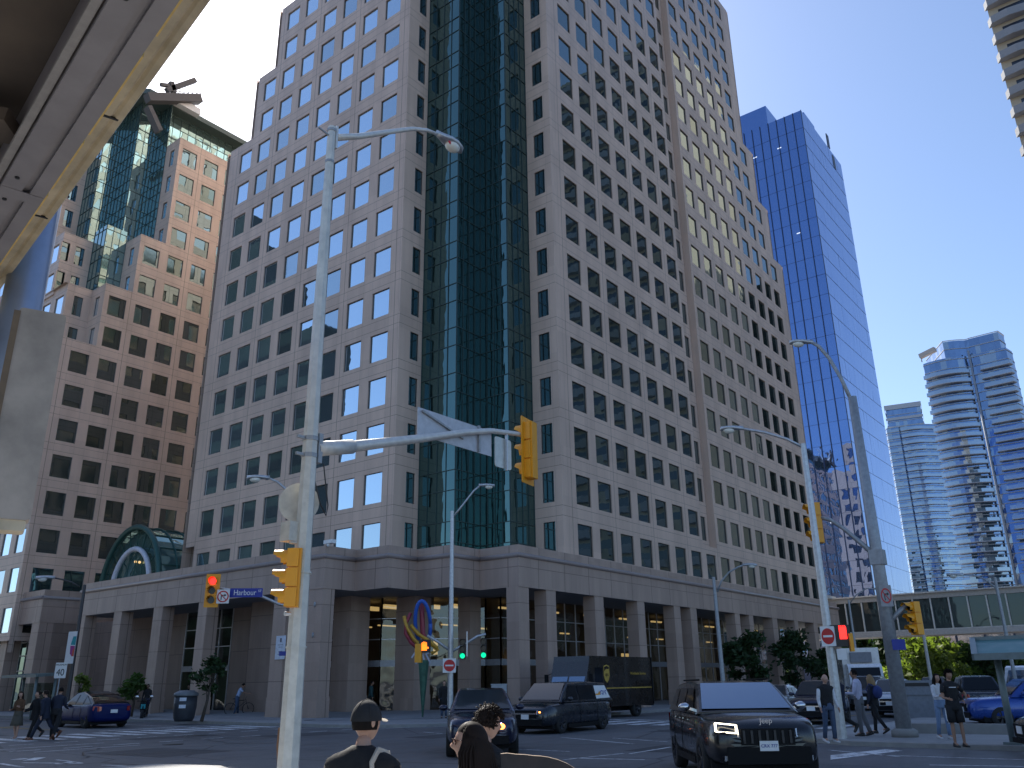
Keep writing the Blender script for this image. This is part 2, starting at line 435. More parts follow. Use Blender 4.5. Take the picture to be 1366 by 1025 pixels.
def curtain(cw, mu, A, B, z0_, z1_, nv, pitch=DZ, sp=(0.0, 1.27), base=Z0-1.4):
    u = Vector((B.x-A.x, B.y-A.y, 0)); L = u.length; u.normalize(); n = Vector((u.y, -u.x, 0))
    if n.dot(Vector((-1, -1, 0))) < 0: n = -n
    zs = [z0_]; z = base
    while z < z1_:
        for s_ in sp:
            if z0_ < z+s_ < z1_: zs.append(z+s_)
        z += pitch
    zs.append(z1_); zs = sorted(set(zs))
    A3 = Vector((A.x, A.y, 0))
    for i in range(nv):
        for j in range(len(zs)-1):
            e = [rnd.gauss(0, 0.0035) for _ in range(4)]
            pts = []
            for k, (a, z) in enumerate(((i, zs[j]), (i+1, zs[j]), (i+1, zs[j+1]), (i, zs[j+1]))):
                pts.append(A3 + u*(L*a/nv) + Vector((0, 0, z)) + n*e[k])
            cw.poly(pts, 0)
    for i in range(nv+1):
        c = A3+u*(L*i/nv)+n*0.02; mu.bar(c+Vector((0, 0, z0_)), c+Vector((0, 0, z1_)), 0.035, 0.06, 0, n)
    for z in zs[1:-1]: mu.bar(A3+n*0.02+Vector((0, 0, z)), A3+u*L+n*0.02+Vector((0, 0, z)), 0.05, 0.045)
for i in (1, 2, 3, 4): curtain(cw, mu, NC[i], NC[i+1], 8.9, Z0+26*DZ, 4)
cw.build('curtain_glass', M_CURT, tower); mu.build('mullion_grid', M_MULL, tower)
# ---------------------------------------------------------------- podium colonnade
podium = thing('granite_podium', 'granite colonnade with square pillars and rounded cornice around the central tower foot', 'podium', (37.4, 28.9, 0.2))
PP = [(30.5, 36.95), (32.75, 36.95), (32.75, 34.3), (35.0, 34.3), (35.0, 31.75), (37.45, 31.75), (37.45, 28.9)]
foot = [(30.5, 64.2)] + PP + [(91, 28.9), (91, 62), (40, 62), (40, 64.2)]
ZT, ZF = 9.03, 6.72
mb = MB(); mb.prism(foot, ZF, 8.34, 0, cap=False, uvs=True)
mb.poly([(x, y, ZF) for x, y in reversed(foot)], 1)
def inset(poly, d):
    out = []; n = len(poly)
    for i in range(n):
        a, b, c = Vector(poly[i-1]), Vector(poly[i]), Vector(poly[(i+1) % n])
        e1 = (b-a).normalized(); e2 = (c-b).normalized()
        n1 = Vector((-e1.y, e1.x)); n2 = Vector((-e2.y, e2.x))
        q = n1+n2; out.append(tuple(b + q*(d/max(0.3, (1+n1.dot(n2))))))
    return out
inn = inset(foot, 0.05)
mb.prism(inn, 8.34, ZT, 0, cap=True, uvs=True)
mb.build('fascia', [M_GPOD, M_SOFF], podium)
mb = MB()
M_CORN = mat('cornice_granite', (0.30, 0.24, 0.22), 0.35, var=0.08)
out = inset(foot, -0.02)
for i in range(len(out)):
    a, b = out[i], out[(i+1) % len(out)]
    mb.tube([(a[0], a[1], 8.45), (b[0], b[1], 8.45)], 0.13, 12, 0)
    mb.ell((a[0], a[1], 8.45), (0.13, 0.13, 0.13))
mb.build('cornice', M_CORN, podium)
def pillar(x0, y0, x1, y1, z0_=0.1, z1_=None):
    z1_ = ZF if z1_ is None else z1_
    p = MB(); p.box((x0, y0, z0_), (x1, y1, z1_), 0, uvs=True); p.box((x0-.03, y0-.03, z0_), (x1+.03, y1+.03, 1.15), 0, uvs=True)
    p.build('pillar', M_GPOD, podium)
E_ = 0.04
for a, b in ((37.45, 38.38), (40.04, 40.97), (45.1, 46.1), (50.25, 51.2), (55.35, 56.3), (57.86, 58.85), (65.56, 66.5), (68.3, 69.15), (73.24, 74.3), (78.43, 79.3), (83.35, 84.4), (89.4, 90.6)):
    pillar(a, 28.9+E_, b, 29.75+E_)
for a, b in ((40.06, 41.2), (47.87, 48.81), (52.94, 54.01), (58.1, 59.13), (63.2, 64.15)): pillar(30.5+E_, a, 31.38, b)
pillar(30.5+E_, 36.95+E_, 31.35, 38.2)
LOB = [onZ(x, y, 6.72) for x, y in ((450, 798), (475, 799), (510, 797), (560, 796), (600, 796), (632, 797))]
for px, w_ in ((475, 1.5), (559, 1.6), (631, 1.0)):
    c = onZ(px, 797, 6.72); pillar(c.x-w_/2, c.y-w_/2+.3, c.x+w_/2, c.y+w_/2+.3)
# inner granite walls and lobby glazing behind the pillars
mb = MB()
def vwall(mb, a, b, z0_, z1_, mi=0):
    l = math.dist(a, b); mb.poly([(a[0], a[1], z0_), (b[0], b[1], z0_), (b[0], b[1], z1_), (a[0], a[1], z1_)], mi, [(0, z0_), (l, z0_), (l, z1_), (0, z1_)])
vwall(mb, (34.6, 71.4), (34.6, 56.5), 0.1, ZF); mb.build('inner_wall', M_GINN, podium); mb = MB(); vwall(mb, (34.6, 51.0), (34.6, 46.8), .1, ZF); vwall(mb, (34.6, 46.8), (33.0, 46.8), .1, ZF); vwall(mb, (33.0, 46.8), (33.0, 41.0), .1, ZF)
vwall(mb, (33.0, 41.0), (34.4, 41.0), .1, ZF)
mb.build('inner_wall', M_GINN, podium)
M_LOBG = NT('lobby_glass'); _b = M_LOBG.b
_tr = M_LOBG.n('ShaderNodeBsdfTransparent'); _tr.inputs[0].default_value = (0.42, 0.47, 0.45, 1)
_gl = M_LOBG.n('ShaderNodeBsdfGlossy'); _gl.inputs['Roughness'].default_value = 0.01; _gl.inputs['Color'].default_value = (0.8, 0.85, 0.85, 1)
_lw = M_LOBG.n('ShaderNodeFresnel'); _lw.inputs[0].default_value = 1.9
_mx = M_LOBG.n('ShaderNodeMixShader'); M_LOBG.l(_lw.outputs[0], _mx.inputs[0]); M_LOBG.l(_tr.outputs[0], _mx.inputs[1]); M_LOBG.l(_gl.outputs[0], _mx.inputs[2]); M_LOBG.l(_mx.outputs[0], M_LOBG.out.inputs[0])
_nb = M_LOBG.n('ShaderNodeBump'); _nb.inputs['Distance'].default_value = 0.03; M_LOBG.l(M_LOBG.noise(0.5, 2, M_LOBG.coord()), _nb.inputs['Height']); M_LOBG.l(_nb.outputs[0], _gl.inputs['Normal'])
M_LOBG = M_LOBG.mat
M_TRANS = mat('grey_metal_transom', (0.33, 0.34, 0.36), 0.4, 0.5)
def lobby(pts, nv=3):
    g = MB(); f = MB()
    for i in range(len(pts)-1):
        a, b = Vector(pts[i]), Vector(pts[i+1]); L = (b-a).length
        k = max(1, round(L/1.3))
        for (z0_, z1_) in ((0.12, 2.75), (3.1, ZF)):
            g.poly([(a.x, a.y, z0_), (b.x, b.y, z0_), (b.x, b.y, z1_), (a.x, a.y, z1_)])
        f.bar((a.x, a.y, 2.92), (b.x, b.y, 2.92), 0.16, 0.36)
        for z in (4.3, 5.5): f.bar((a.x, a.y, z), (b.x, b.y, z), 0.05, 0.05, 1)
        for j in range(k+1):
            c = a.lerp(b, j/k); f.bar((c.x, c.y, 0.1), (c.x, c.y, ZF), 0.06, 0.1, 1)
    g.build('lobby_glass', M_LOBG, podium); f.build('glazing_frame', [M_TRANS, M_ALU], podium)
LL = [(34.4, 41.0), (LOB[0].x+.6, LOB[0].y+.6)] + [(p.x+.35, p.y+.35) for p in LOB[1:]]
LL += [(41.4, 34.6), (41.4, 33.4), (47, 33.4)]
lobby(LL); lobby([(47, 33.4), (57, 33.4), (66, 33.4), (77, 33.4), (90, 33.4)]); lobby([(34.6, 56.5), (34.6, 51.0)])
# lobby interior
mb = MB()
M_INT = mat('lobby_interior_stone', (0.22, 0.18, 0.14), 0.5); M_FLR = mat('lobby_floor', (0.16, 0.14, 0.12), 0.25)
mb.poly([(35, 64, 6.70), (40, 62, 6.70), (91, 62, 6.70), (91, 33.5, 6.70), (42, 33.5, 6.70), (36, 38, 6.70)], 0)
mb.poly([(35, 64, 0.125), (90, 64, 0.125), (90, 30, 0.125), (35, 30, 0.125)], 1)
vwall(mb, (36.6, 64), (36.6, 46), 0.12, 6.7); vwall(mb, (44, 60), (44, 46), 0.12, 6.7); vwall(mb, (44, 46), (52, 42), 0.12, 6.7); vwall(mb, (52, 42), (90, 42), 0.12, 6.7)
for x in (50, 60, 70, 80): mb.box((x, 37, .12), (x+.8, 37.8, 6.7), 0)
mb.build('lobby_interior', [M_INT, M_FLR], podium)
M_WARM = mat('warm_ceiling_light', (0.9, 0.6, 0.3), 0.5, emit=(1.0, 0.62, 0.25), es=.55)
mb = MB()
for p in LOB[:5]:
    mb.box((p.x+1.2, p.y+1.0, 6.2), (p.x+2.9, p.y+1.2, 6.45)); mb.box((p.x+2.6, p.y+3.0, 5.3), (p.x+4.2, p.y+3.1, 5.38))
for x in range(44, 90, 5): mb.box((x, 35.5, 6.3), (x+1.6, 35.7, 6.42)); mb.box((x+1, 38.5, 5.2), (x+2.2, 38.6, 5.3))
mb.box((43.6, 41, 3.6), (44, 42.4, 4.5)); mb.box((66, 39.8, 3), (67.2, 39.9, 4)); mb.box((53, 41.5, 3), (54, 41.6, 3.9))
mb.build('ceiling_light', M_WARM, podium)
# wall fittings
mb = MB()
for y in (37.5, 37.5): pass
for z in (5.9, 4.3): mb.ell((30.52, 37.6, z), (0.05, 0.09, 0.14))
mb.build('wall_lamp', M_STEELD, podium)
cam_ = thing('security_camera', 'small white security camera box on the cornice at the near left corner of the podium', 'camera', (30.5, 36.95, 9.0))
mb = MB(); mb.box((30.45, 36.4, 9.1), (30.75, 37.1, 9.3)); mb.ell((30.55, 36.8, 9.02), (.09, .09, .09), 0); mb.build('housing', M_WHITE, cam_)
# ================================================================ twin tower behind the left
Y2, X2 = 74.03, 30.04
twin = thing('office_tower', 'stepped granite tower at the left with a glass crown and roof overhang', 'office tower', (X2, Y2, 0.2))
wall = MB(); WT2 = []; cw = MB(); mu = MB()
XT = 30.91
tops2 = [6, 8, 10] + [14]*14
cells = []
for c, tr in enumerate(tops2):
    for r in range(-1, tr+1):
        cells.append(cellrow(c, r))
    zz = Z0+tr*DZ+(DZ-WH)/2; a = c*D_-(D_-WW)/2
    cells.append((a, a+D_, zz, zz+PAR, None))
    if c < 3:
        nx = Z0+tops2[c]*DZ+(DZ-WH)/2+PAR
        if c == 0: cells.append((X2-XT, -(D_-WW)/2, 4.5, zz+PAR, None))
facade(wall, 'f', (XT, Y2, Z0), sx, -sy, cells, wins=WT2)
def zrow(r): return Z0+r*DZ+(DZ-WH)/2+PAR
def zig(start, segs, r0, r1, glassz=None):
    """walk back from a corner: segs = (dx, dy, kind)"""
    p = Vector(start)
    for dx, dy, kind in segs:
        q = p + Vector((dx, dy)); A, B = (q, p)
        za, zb_ = zrow(r0) - (10 if kind == 'g' else .5), (glassz if (kind == 'g' and glassz) else zrow(r1))
        if kind == 'g': curtain(cw, mu, A, B, za, zb_, max(2, round((q-p).length/0.8)))
        else:
            u = Vector((q.x-p.x, q.y-p.y, 0)); L = u.length; u.normalize(); n = Vector((u.y, -u.x, 0))
            if n.dot(Vector((-1, -1, 0))) < 0: n = -n
            ce = []
            nw = 1 if kind == 'n' else max(1, int(L/D_))
            for r in range(r0, r1+1):
                z0_, z1_ = Z0+r*DZ-WH-(DZ-WH)/2, Z0+r*DZ+(DZ-WH)/2
                for k in range(nw):
                    a = L*k/nw; b = L*(k+1)/nw; ww = 0.85 if kind == 'n' else WW; mdl = (a+b)/2
                    ce.append((a, b, z0_, z1_, (mdl-ww/2, mdl+ww/2, Z0+r*DZ-WH, Z0+r*DZ)))
            ce.append((0, L, Z0+r1*DZ+(DZ-WH)/2, zrow(r1), None))
            facade(wall, 'l2' if n.x < -.5 else 'f', (p.x, p.y, Z0), u, n, ce, wins=WT2)
        p = q
def cap(poly, r): wall.poly([(x, y, zrow(r)-.05) for x, y in poly], 0)
zig((X2, Y2), [(0, 26, 'w')], -1, 6)
b1 = 2.15
x2b = XT+D_-(D_-WW)/2; x3 = x2b+D_; x4 = x3+D_
zig((x2b, Y2), [(0, 2.6, 'n'), (-2.3, 0, 'n'), (0, 24, 'w')], 7, 8)
zig((x3, Y2), [(0, 2.9, 'n'), (-2.1, 0, 'g'), (0, 2.4, 'g'), (-2.3, 0, 'n'), (-.6, 0, 'n'), (0, 18, 'w')], 9, 10, zrow(10)+1.2)
zig((x4, Y2), [(0, 2.6, 'n'), (0, 2.2, 'g'), (-2.3, 0, 'g'), (0, 2.9, 'g'), (-2.1, 0, 'g'), (0, 2.8, 'g'), (-2.2, 0, 'n'), (0, 12, 'w')], 11, 14, 62.4)
cap([(X2, Y2), (x2b+.5, Y2), (x2b+.5, Y2+2.6), (X2, Y2+20)], 6); cap([(x2b, Y2), (x3, Y2), (x3, Y2+5), (X2+1, Y2+20), (X2+.4, Y2+2.6), (x2b, Y2+2.6)], 8); cap([(x3, Y2), (x4, Y2), (x4, Y2+8), (X2+2, Y2+20), (x3-2, Y2+5.4), (x3-2, Y2+3), (x3, Y2+2.9)], 10)
wall.poly([(x4, Y2+.1, zrow(14)-.05), (76, Y2+.1, zrow(14)-.05), (76, Y2+5, zrow(14)-.05), (x4, Y2+5, zrow(14)-.05)], 0)
M_CURT2 = glass('pale_green_curtain_glass', (0.30, 0.44, 0.42), 0.03, 0.85, 0.01, 0.5)
cw2 = MB(); curtain(cw2, mu, Vector((x4+.2, Y2+4.2)), Vector((76, Y2+4.2)), zrow(14)-.3, 62.4, 40); cw2.build('crown_glass', M_CURT2, twin)
wall.build('granite_wall', M_GRAN, twin)
cw.build('curtain_glass', M_CURT2, twin); mu.build('mullion_grid', M_MULL, twin)
place_windows(twin, WT2, {'f': M_WINR, 'l2': M_WIN, 'r': M_WIN})
mb = MB(); zc = 62.4
mb.prism([(30.6, 83.5), (35.6, 76.9), (76, 76.9), (76, 100), (30.6, 100)], zc, zc+0.6, 0)
mb.build('roof_overhang', mat('dark_green_soffit', (0.08, 0.11, 0.10), 0.5), twin)
# roof crane
rc = thing('roof_crane', 'window cleaning cradle and jib arms on the roof overhang of the left tower', 'roof crane', (38, 76, zc+.9))
mb = MB(); Yc = 76.0
def cpt(x, y, Y=Yc): return onY(x, y, Y)
mb.bar(cpt(196, 131), cpt(266, 133), 1.0, 0.9); mb.bar(cpt(222, 121), cpt(260, 107.5), 0.5, 0.55); mb.bar(cpt(214, 113), cpt(240, 117), 0.35, 0.35); mb.bar(cpt(228, 110), cpt(232, 124), .5, .5)
mb.bar(cpt(197, 143, 74.5), cpt(212, 176, 74.5), 0.9, 0.5)
mb.build('jib_arm', mat('weathered_crane_steel', (0.13, 0.12, 0.115), 0.7, 0.1), rc)
mb = MB()
p0, p1 = cpt(233, 134), cpt(267, 137); hh = Vector((0, 0, 1.25)); bk = Vector((0, 1.0, 0))
mb.bar(p0, p1, 0.2, 0.2); mb.bar(p0+bk, p1+bk, .2, .2)
for k in (0.5, 1): mb.bar(p0+hh*k, p1+hh*k, .06, .06); mb.bar(p0+hh*k+bk, p1+hh*k+bk, .06, .06)
for t in range(7): q = p0.lerp(p1, t/6); mb.bar(q, q+hh, .06, .06); mb.bar(q+hh, q+hh+bk, .06, .06)
mb.box(tuple(p0+Vector((0.1, 0.1, 0))), tuple(p0+Vector((3.2, 0.9, 0.8))))
mb.build('cradle', M_WHITE, rc)
# its podium
pod2 = thing('granite_podium', 'granite colonnade at the left edge under the tower with the glass crown', 'podium', (30.4, 70, .2))
foot2 = [(30.5, 110), (30.5, 70.3), (40, 70.3), (40, 110)]
mb = MB(); mb.prism(foot2, 6.6, 8.4, 0, cap=False, uvs=True); mb.poly([(x, y, 6.6) for x, y in reversed(foot2)], 1); mb.prism(inset(foot2, .05), 8.4, 9.1, 0, uvs=True); mb.build('fascia', [M_GPOD, M_SOFF], pod2)
mb = MB()
o2 = inset(foot2, -0.02)
for i in range(3): mb.tube([(*o2[i], 8.5), (*o2[i+1], 8.5)], .13, 10)
mb.build('cornice', M_CORN, pod2)
for a, b in ((70.34, 71.6), (75.5, 76.7), (80.7, 81.9), (86, 87.1), (91, 92.2)):
    p = MB(); p.box((30.54, a, .1), (31.6, b, 6.6), 0, uvs=True); p.build('pillar', M_GPOD, pod2)
p = MB(); p.box((31.6, 70.34, .1), (33.6, 71.2, 6.6), 0, uvs=True); vwall(p, (33.5, 110), (33.5, 71), .1, 6.6); vwall(p, (33.6, 71.4), (36, 71.4), .1, 6.6); p.build('inner_wall', M_GINN, pod2)
g = MB(); f = MB()
for a, b in ((71.8, 75.3), (77, 80.5), (82, 86)):
    g.poly([(33.3, a, .3), (33.3, b, .3), (33.3, b, 6.5), (33.3, a, 6.5)])
    for z in (2.9, 3.2, 4.4, 5.5): f.bar((33.25, a, z), (33.25, b, z), .08, .1)
    for t in range(4): f.bar((33.25, a+(b-a)*t/3, .1), (33.25, a+(b-a)*t/3, 6.6), .06, .08)
g.poly([(33.7, 71.3, .3), (35.8, 71.3, .3), (35.8, 71.3, 6.5), (33.7, 71.3, 6.5)])
g.build('lobby_glass', M_CURT, pod2); f.build('glazing_frame', M_ALU, pod2)
# ================================================================ arched glass atrium
at_ = thing('glass_atrium', 'rounded green glass vault with a white inner arch between the two granite towers', 'atrium', (34, 64, 9))
XA = 34.0; cA = onX(184, 768, XA); yc, zc0 = 64.3, 9.0; RA = abs(onX(146, 768, XA).y - onX(222, 760, XA).y)/2*1.02; topz = onX(184, 703, XA).z
HA = topz-zc0
def arch(r, k=1.0, n=20): return [(yc+r*math.cos(math.pi*t/n), zc0+(r/RA)*HA*k*math.sin(math.pi*t/n)) for t in range(n+1)]
M_ATR = glass('atrium_glass', (0.20, 0.33, 0.31), 0.05, 0.7, 0.04, 1.0)
M_GFRM = mat('dark_green_steel', (0.03, 0.09, 0.075), 0.35, 0.2)
mb = MB(); mb.grid([[(x, y, z) for y, z in arch(RA)] for x in [XA+i*1.5 for i in range(15)]], 0, sm=False)
mb.poly([(XA+.6, y, z) for y, z in arch(RA*0.95)], 0); mb.build('vault_glass', M_ATR, at_)
mb = MB(); mb.tube([(XA, y, z) for y, z in arch(RA)], 0.22, 8)
for i in range(1, 15): mb.tube([(XA+i*1.5, y, z) for y, z in arch(RA*1.01)], 0.07, 6)
for t in range(2, 20, 2):
    y, z = arch(RA*1.01)[t]; mb.bar((XA, y, z), (XA+21, y, z), .07, .07)
    yi, zi = arch(RA*0.62)[t]; mb.bar((XA+.3, yi, zi), (XA+.3, *arch(RA)[t]), .06, .06)
for y_ in (-.45, 0.0, .45): mb.bar((XA+.35, yc+y_*RA*.6, zc0), (XA+.35, yc+y_*RA*.5, zc0+HA*.55), .05, .05)
mb.build('green_arch_frame', M_GFRM, at_)
mb = MB(); mb.tube([(XA+.12, y, z) for y, z in arch(RA*0.64)], 0.2, 8); mb.build('white_inner_arch', mat('white_arch_paint', (0.6, 0.6, 0.66), 0.5), at_)
mb = MB()
for y_, z_ in ((-.1, .42), (.05, .44), (-.75, .28)): mb.ell((XA+.45, yc+y_*RA, zc0+z_*HA), (.1, .1, .1))
mb.build('atrium_lamp', M_WARM, at_)
# ================================================================ blue glass tower
bt = thing('glass_tower', 'tall blue mirror glass tower with thin dark vertical fins behind the granite tower', 'office tower', (144.6, 39.8, 0))
M_BLUG = glass('blue_mirror_glass', (0.20, 0.31, 0.57), 0.015, 0.92, 0.03, 0.22)
M_FIN = mat('dark_blue_fin', (0.03, 0.05, 0.10), 0.4, 0.4)
bx, by, bh = 144.6, 39.8, 107.0
cw = MB(); mu = MB()
def blueface(A, B, nv, fh=3.9, lines=True, h=bh):
    u = Vector((B[0]-A[0], B[1]-A[1], 0)); L = u.length; u.normalize(); n = Vector((u.y, -u.x, 0))
    if n.dot(Vector((-1, -1, 0))) < 0: n = -n
    A3 = Vector((*A, 0)); nz = int(h/fh)
    for i in range(nv):
        for j in range(nz):
            za, zb_ = h*j/nz, h*(j+1)/nz
            cw.poly([A3+u*(L*a/nv)+Vector((0, 0, z))+n*rnd.gauss(0, .006) for a, z in ((i, za), (i+1, za), (i+1, zb_), (i, zb_))])
    for j in range(nz): mu.bar(A3+n*.02+Vector((0, 0, h*j/nz)), A3+u*L+n*.02+Vector((0, 0, h*j/nz)), .03, .03)
    if lines:
        for i in range(0, nv+1): mu.bar(A3+u*(L*i/nv)+n*.1, A3+u*(L*i/nv)+n*.1+Vector((0, 0, h)), .10, .22, 0, n)
blueface((bx, by+44), (bx, by), 26); blueface((bx, by), (bx+24, by), 14, lines=False)
cw.poly([(bx, by, bh), (bx+24, by, bh), (bx+24, by+44, bh), (bx, by+44, bh)]); cw.poly([(bx+24, by, 0), (bx+24, by+44, 0), (bx+24, by+44, bh), (bx+24, by, bh)])
cw.build('curtain_glass', M_BLUG, bt); mu.build('fin_grid', M_FIN, bt)
mb = MB(); mb.box((bx+.2, by+6.8, bh), (bx+16, by+40, bh+4.5)); mb.box((bx+4, by+.6, bh), (bx+10, by+6, bh+2.2)); mb.build('roof_screen', M_BLUG, bt)
mb = MB()
for i in range(34): mb.box((bx-.05, by+2+rnd.random()*30, 0), (bx-.02, 0, 0)) if False else None
for i in range(46):
    y = by+1+rnd.random()*34; z = 3.9*rnd.randint(6, 25)+2.9; mb.box((bx-.06, y, z), (bx-.03, y+.8, z+.18))
mb.build('office_lamp', mat('cool_office_lamp', (.8, .85, .9), .5, emit=(.75, .85, 1), es=.5), bt)
mb = MB()
p = onY(1113, 196, by); q = onY(1117, 222, by)
for a in (onY(1108, 191, by), onY(1116, 219, by)): mb.box((a.x-2.6, by-.06, a.z-2.2), (a.x-1.2, by+.1, a.z+1.0))
mb.build('open_panel', M_BLACK, bt)
# ================================================================ condominium towers
M_SLAB = mat('white_balcony_concrete', (0.44, 0.45, 0.48), 0.7, var=0.06)
M_CONG = glass('condo_blue_glass', (0.20, 0.28, 0.42), 0.04, 0.8, 0.03, 0.4)
M_RAIL = glass('balcony_rail_glass', (0.33, 0.40, 0.48), 0.1, 0.6, 0.02, 0.6)
def condo(label, D, azc, wdeg, H, fh, plan, name='condo_tower', bal=None, rail=True, glassm=None):
    """plan: outline in metres, x to the right seen from the street, y away"""
    base = atD(W_PX/2, 900, 1); c = Vector((D*math.cos(R_(azc)), D*math.sin(R_(azc)), 0))
    ex = Vector((math.sin(R_(azc)), -math.cos(R_(azc)), 0)); ey = Vector((math.cos(R_(azc)), math.sin(R_(azc)), 0))
    root = thing(name, label, 'condominium', tuple(c))
    T = lambda x, y, z: c + ex*x + ey*y + Vector((0, 0, z))
    body = MB(); n = int(H/fh)
    for (poly, h0, h1) in plan['core']:
        k = len(poly)
        for i in range(k):
            a, b = Vector(poly[i]), Vector(poly[(i+1) % k]); L = (b-a).length; m_ = max(1, round(L/1.6))
            for j in range(m_):
                p, q = a.lerp(b, j/m_), a.lerp(b, (j+1)/m_)
                zz = h0
                while zz < h1-.1:
                    body.poly([T(p.x, p.y, zz)+ey*rnd.gauss(0, .03), T(q.x, q.y, zz)+ey*rnd.gauss(0, .03), T(q.x, q.y, min(zz+fh, h1)), T(p.x, p.y, min(zz+fh, h1))], 0 if rnd.random() < .8 else 1)
                    zz += fh
        body.poly([T(x, y, h1) for x, y in poly], 2)
    body.build('glazed_wall', [glassm or M_CONG, M_RAIL, M_SLAB], root)
    fb = MB()
    for (poly, h0, h1) in plan['core']:
        zz = h0
        while zz < h1+.2:
            for i in range(len(poly)): a, b = T(*poly[i], 0), T(*poly[(i+1) % len(poly)], 0); fb.bar(a+Vector((0, 0, zz+.15))-ey*.06, b+Vector((0, 0, zz+.15))-ey*.06, .3, .2)
            zz += fh
    fb.build('floor_band', M_SLAB, root)
    for (arc, h0, h1, dep) in plan['bal']:
        k = 0; z = h0
        while z < h1:
            s = MB(); pts = arc + [(x*0.9, y+dep) for x, y in reversed(arc)]
            P = [T(x, y, 0) for x, y in pts]
            s.poly([p+Vector((0, 0, z+.2)) for p in P], 0); s.poly([p+Vector((0, 0, z)) for p in reversed(P)], 0)
            for i in range(len(P)):
                a, b = P[i], P[(i+1) % len(P)]; s.poly([a+Vector((0, 0, z)), b+Vector((0, 0, z)), b+Vector((0, 0, z+.2)), a+Vector((0, 0, z+.2))], 0)
            if rail:
                for i in range(len(arc)-1):
                    a, b = P[i], P[i+1]; s.poly([a+Vector((0, 0, z+.2)), b+Vector((0, 0, z+.2)), b+Vector((0, 0, z+1.25)), a+Vector((0, 0, z+1.25))], 1)
            s.build('balcony', [M_SLAB, M_RAIL], root); z += fh
    return root, T
def arcpts(x0, x1, bulge, n=10, y0=0): return [(x0+(x1-x0)*t/n, y0-bulge*4*(t/n)*(1-t/n)) for t in range(n+1)]
# right one: az 10.5 .. 5.9 deg, top at 107 m
A1 = arcpts(-12.6, 1.2, 2.4, 12, 0); 
core = arcpts(-12.0, 1.8, 2.0, 8, 1.3)+[(3.2, 1.2), (3.2, .8), (12.5, -1.2), (14.2, 4), (14, 16), (-12, 16)]
rr, T = condo('curved balconied condominium tower, the nearer and taller of the two at the right', 300, 8.15, 4.6, 107, 3.05,
      {'core': [(core, 0, 101.5), ([(x*.93-.3, y+.8) for x, y in core[4:]], 101.5, 107.5)], 'bal': [(A1, 4, 98, 1.6), ([(4.4, -.9), (12.7, -3.0), (13.6, -1.0)], 4, 98, 2.4)]})
mb = MB(); mb.tube([T(1.9, -.1, 0), T(1.9, -.1, 103)], .35, 6); mb.box((0, 0, 0), (0.1, 0.1, .1)) if False else None
mb.build('pier', mat('grey_pier', (.3, .32, .36), .6), rr)
mb = MB(); mb.bar(T(-12.5, .5, 104), T(-7.5, -1.5, 105), 1.6, 1.5); mb.bar(T(-12.2, .5, 102), T(-12.2, .5, 105), .3, .3); mb.prism([(0, 0)]*3, 0, 0) if False else None
mb.build('roof_cradle', mat('tan_roof_cradle', (.5, .42, .36), .7), rr)
WX = 1.14
A2 = [(x*WX, y) for x, y in arcpts(-3.4, 4.4, 1.2, 8, 0)]
core2 = [(-9, 3.5)] + [(-8.2, 1.0), (-4, .2)] + arcpts(-3.6, 4.6, 1.0, 6, 1.0) + [(9, 4), (9, 16), (-9, 16)]
core2 = [(x*WX, y) for x, y in core2]
r2_, T2 = condo('slimmer condominium tower with white balcony bands left of the taller curved one', 400, 11.85, 2.5, 116, 3.05,
      {'core': [(core2, 0, 107), ([(-7.5*WX, 3), (5*WX, 3), (5*WX, 15), (-7.5*WX, 15)], 107, 118)], 'bal': [([(-9.1*WX, 3.0), (-8.3*WX, .6), (-4*WX, -.2)], 4, 106, 1.0), (A2, 4, 106, 1.6), ([(4.4*WX, .4), (9.2*WX, 3.2)], 4, 106, 1.2)]})
mb = MB(); 
for z in (107.5, 112): mb.prism([(0, 0)]*3, 0, 0) if False else None
P4 = [T2(x, y, 0) for x, y in ((-8*WX, 2.6), (5.4*WX, 2.6), (5.4*WX, 15.4), (-8*WX, 15.4))]
for z0_, z1_ in ((107, 108), (110.8, 112), (115.8, 118)):
    for i in range(4): a, b = P4[i], P4[(i+1) % 4]; mb.poly([a+Vector((0, 0, z0_)), b+Vector((0, 0, z0_)), b+Vector((0, 0, z1_)), a+Vector((0, 0, z1_))])
mb.build('penthouse_band', M_SLAB, r2_)
# tan balconied tower at the top right, also mirrored in the granite tower's windows
M_TAN = mat('tan_tower_concrete', (0.42, 0.36, 0.27), 0.7, var=0.06); M_GREYC = mat('grey_balcony_front', (0.27, 0.275, 0.29), 0.8, var=0.08)
rt_ = thing('condo_tower', 'tan concrete balconied tower whose edge shows at the top right corner', 'condominium', (118, 3, 0))
mb = MB(); fx0, fy0 = 118.0, 4.9
mb.box((fx0, -46, 0), (fx0+24, fy0, 116)); mb.build('tower_wall', M_TAN, rt_)
mb = MB()
k = 0
for i in range(37):
    z = 3+i*3.05
    mb.box((fx0-.04, -44, z+1.2), (fx0+.3, fy0-1.2, z+2.35))
mb.build('window_band', mat('dark_band_glass', (.03, .04, .06), .1, 0, spec=.8), rt_)
mb = MB(); mb.box((110, -46, 0), (117.9, 1.8, 13)); mb.build('unseen_dark_block', M_FRM, rt_)  # unseen low block, added to darken reflections in the lowest granite tower windows
dk_ = thing('office_block', 'dark glass office tower beyond the right edge, mirrored in the far granite windows', 'office block', (175, -20, 0))
mb = MB(); mb.box((175, -60, 0), (205, 3, 88)); mb.build('block_wall', M_SLATE, dk_)
mb = MB()
for z in range(3, 86, 4): mb.box((174.9, -59, z), (174.98, 2, z+1.6))
mb.build('ribbon_window', M_BAND, dk_)
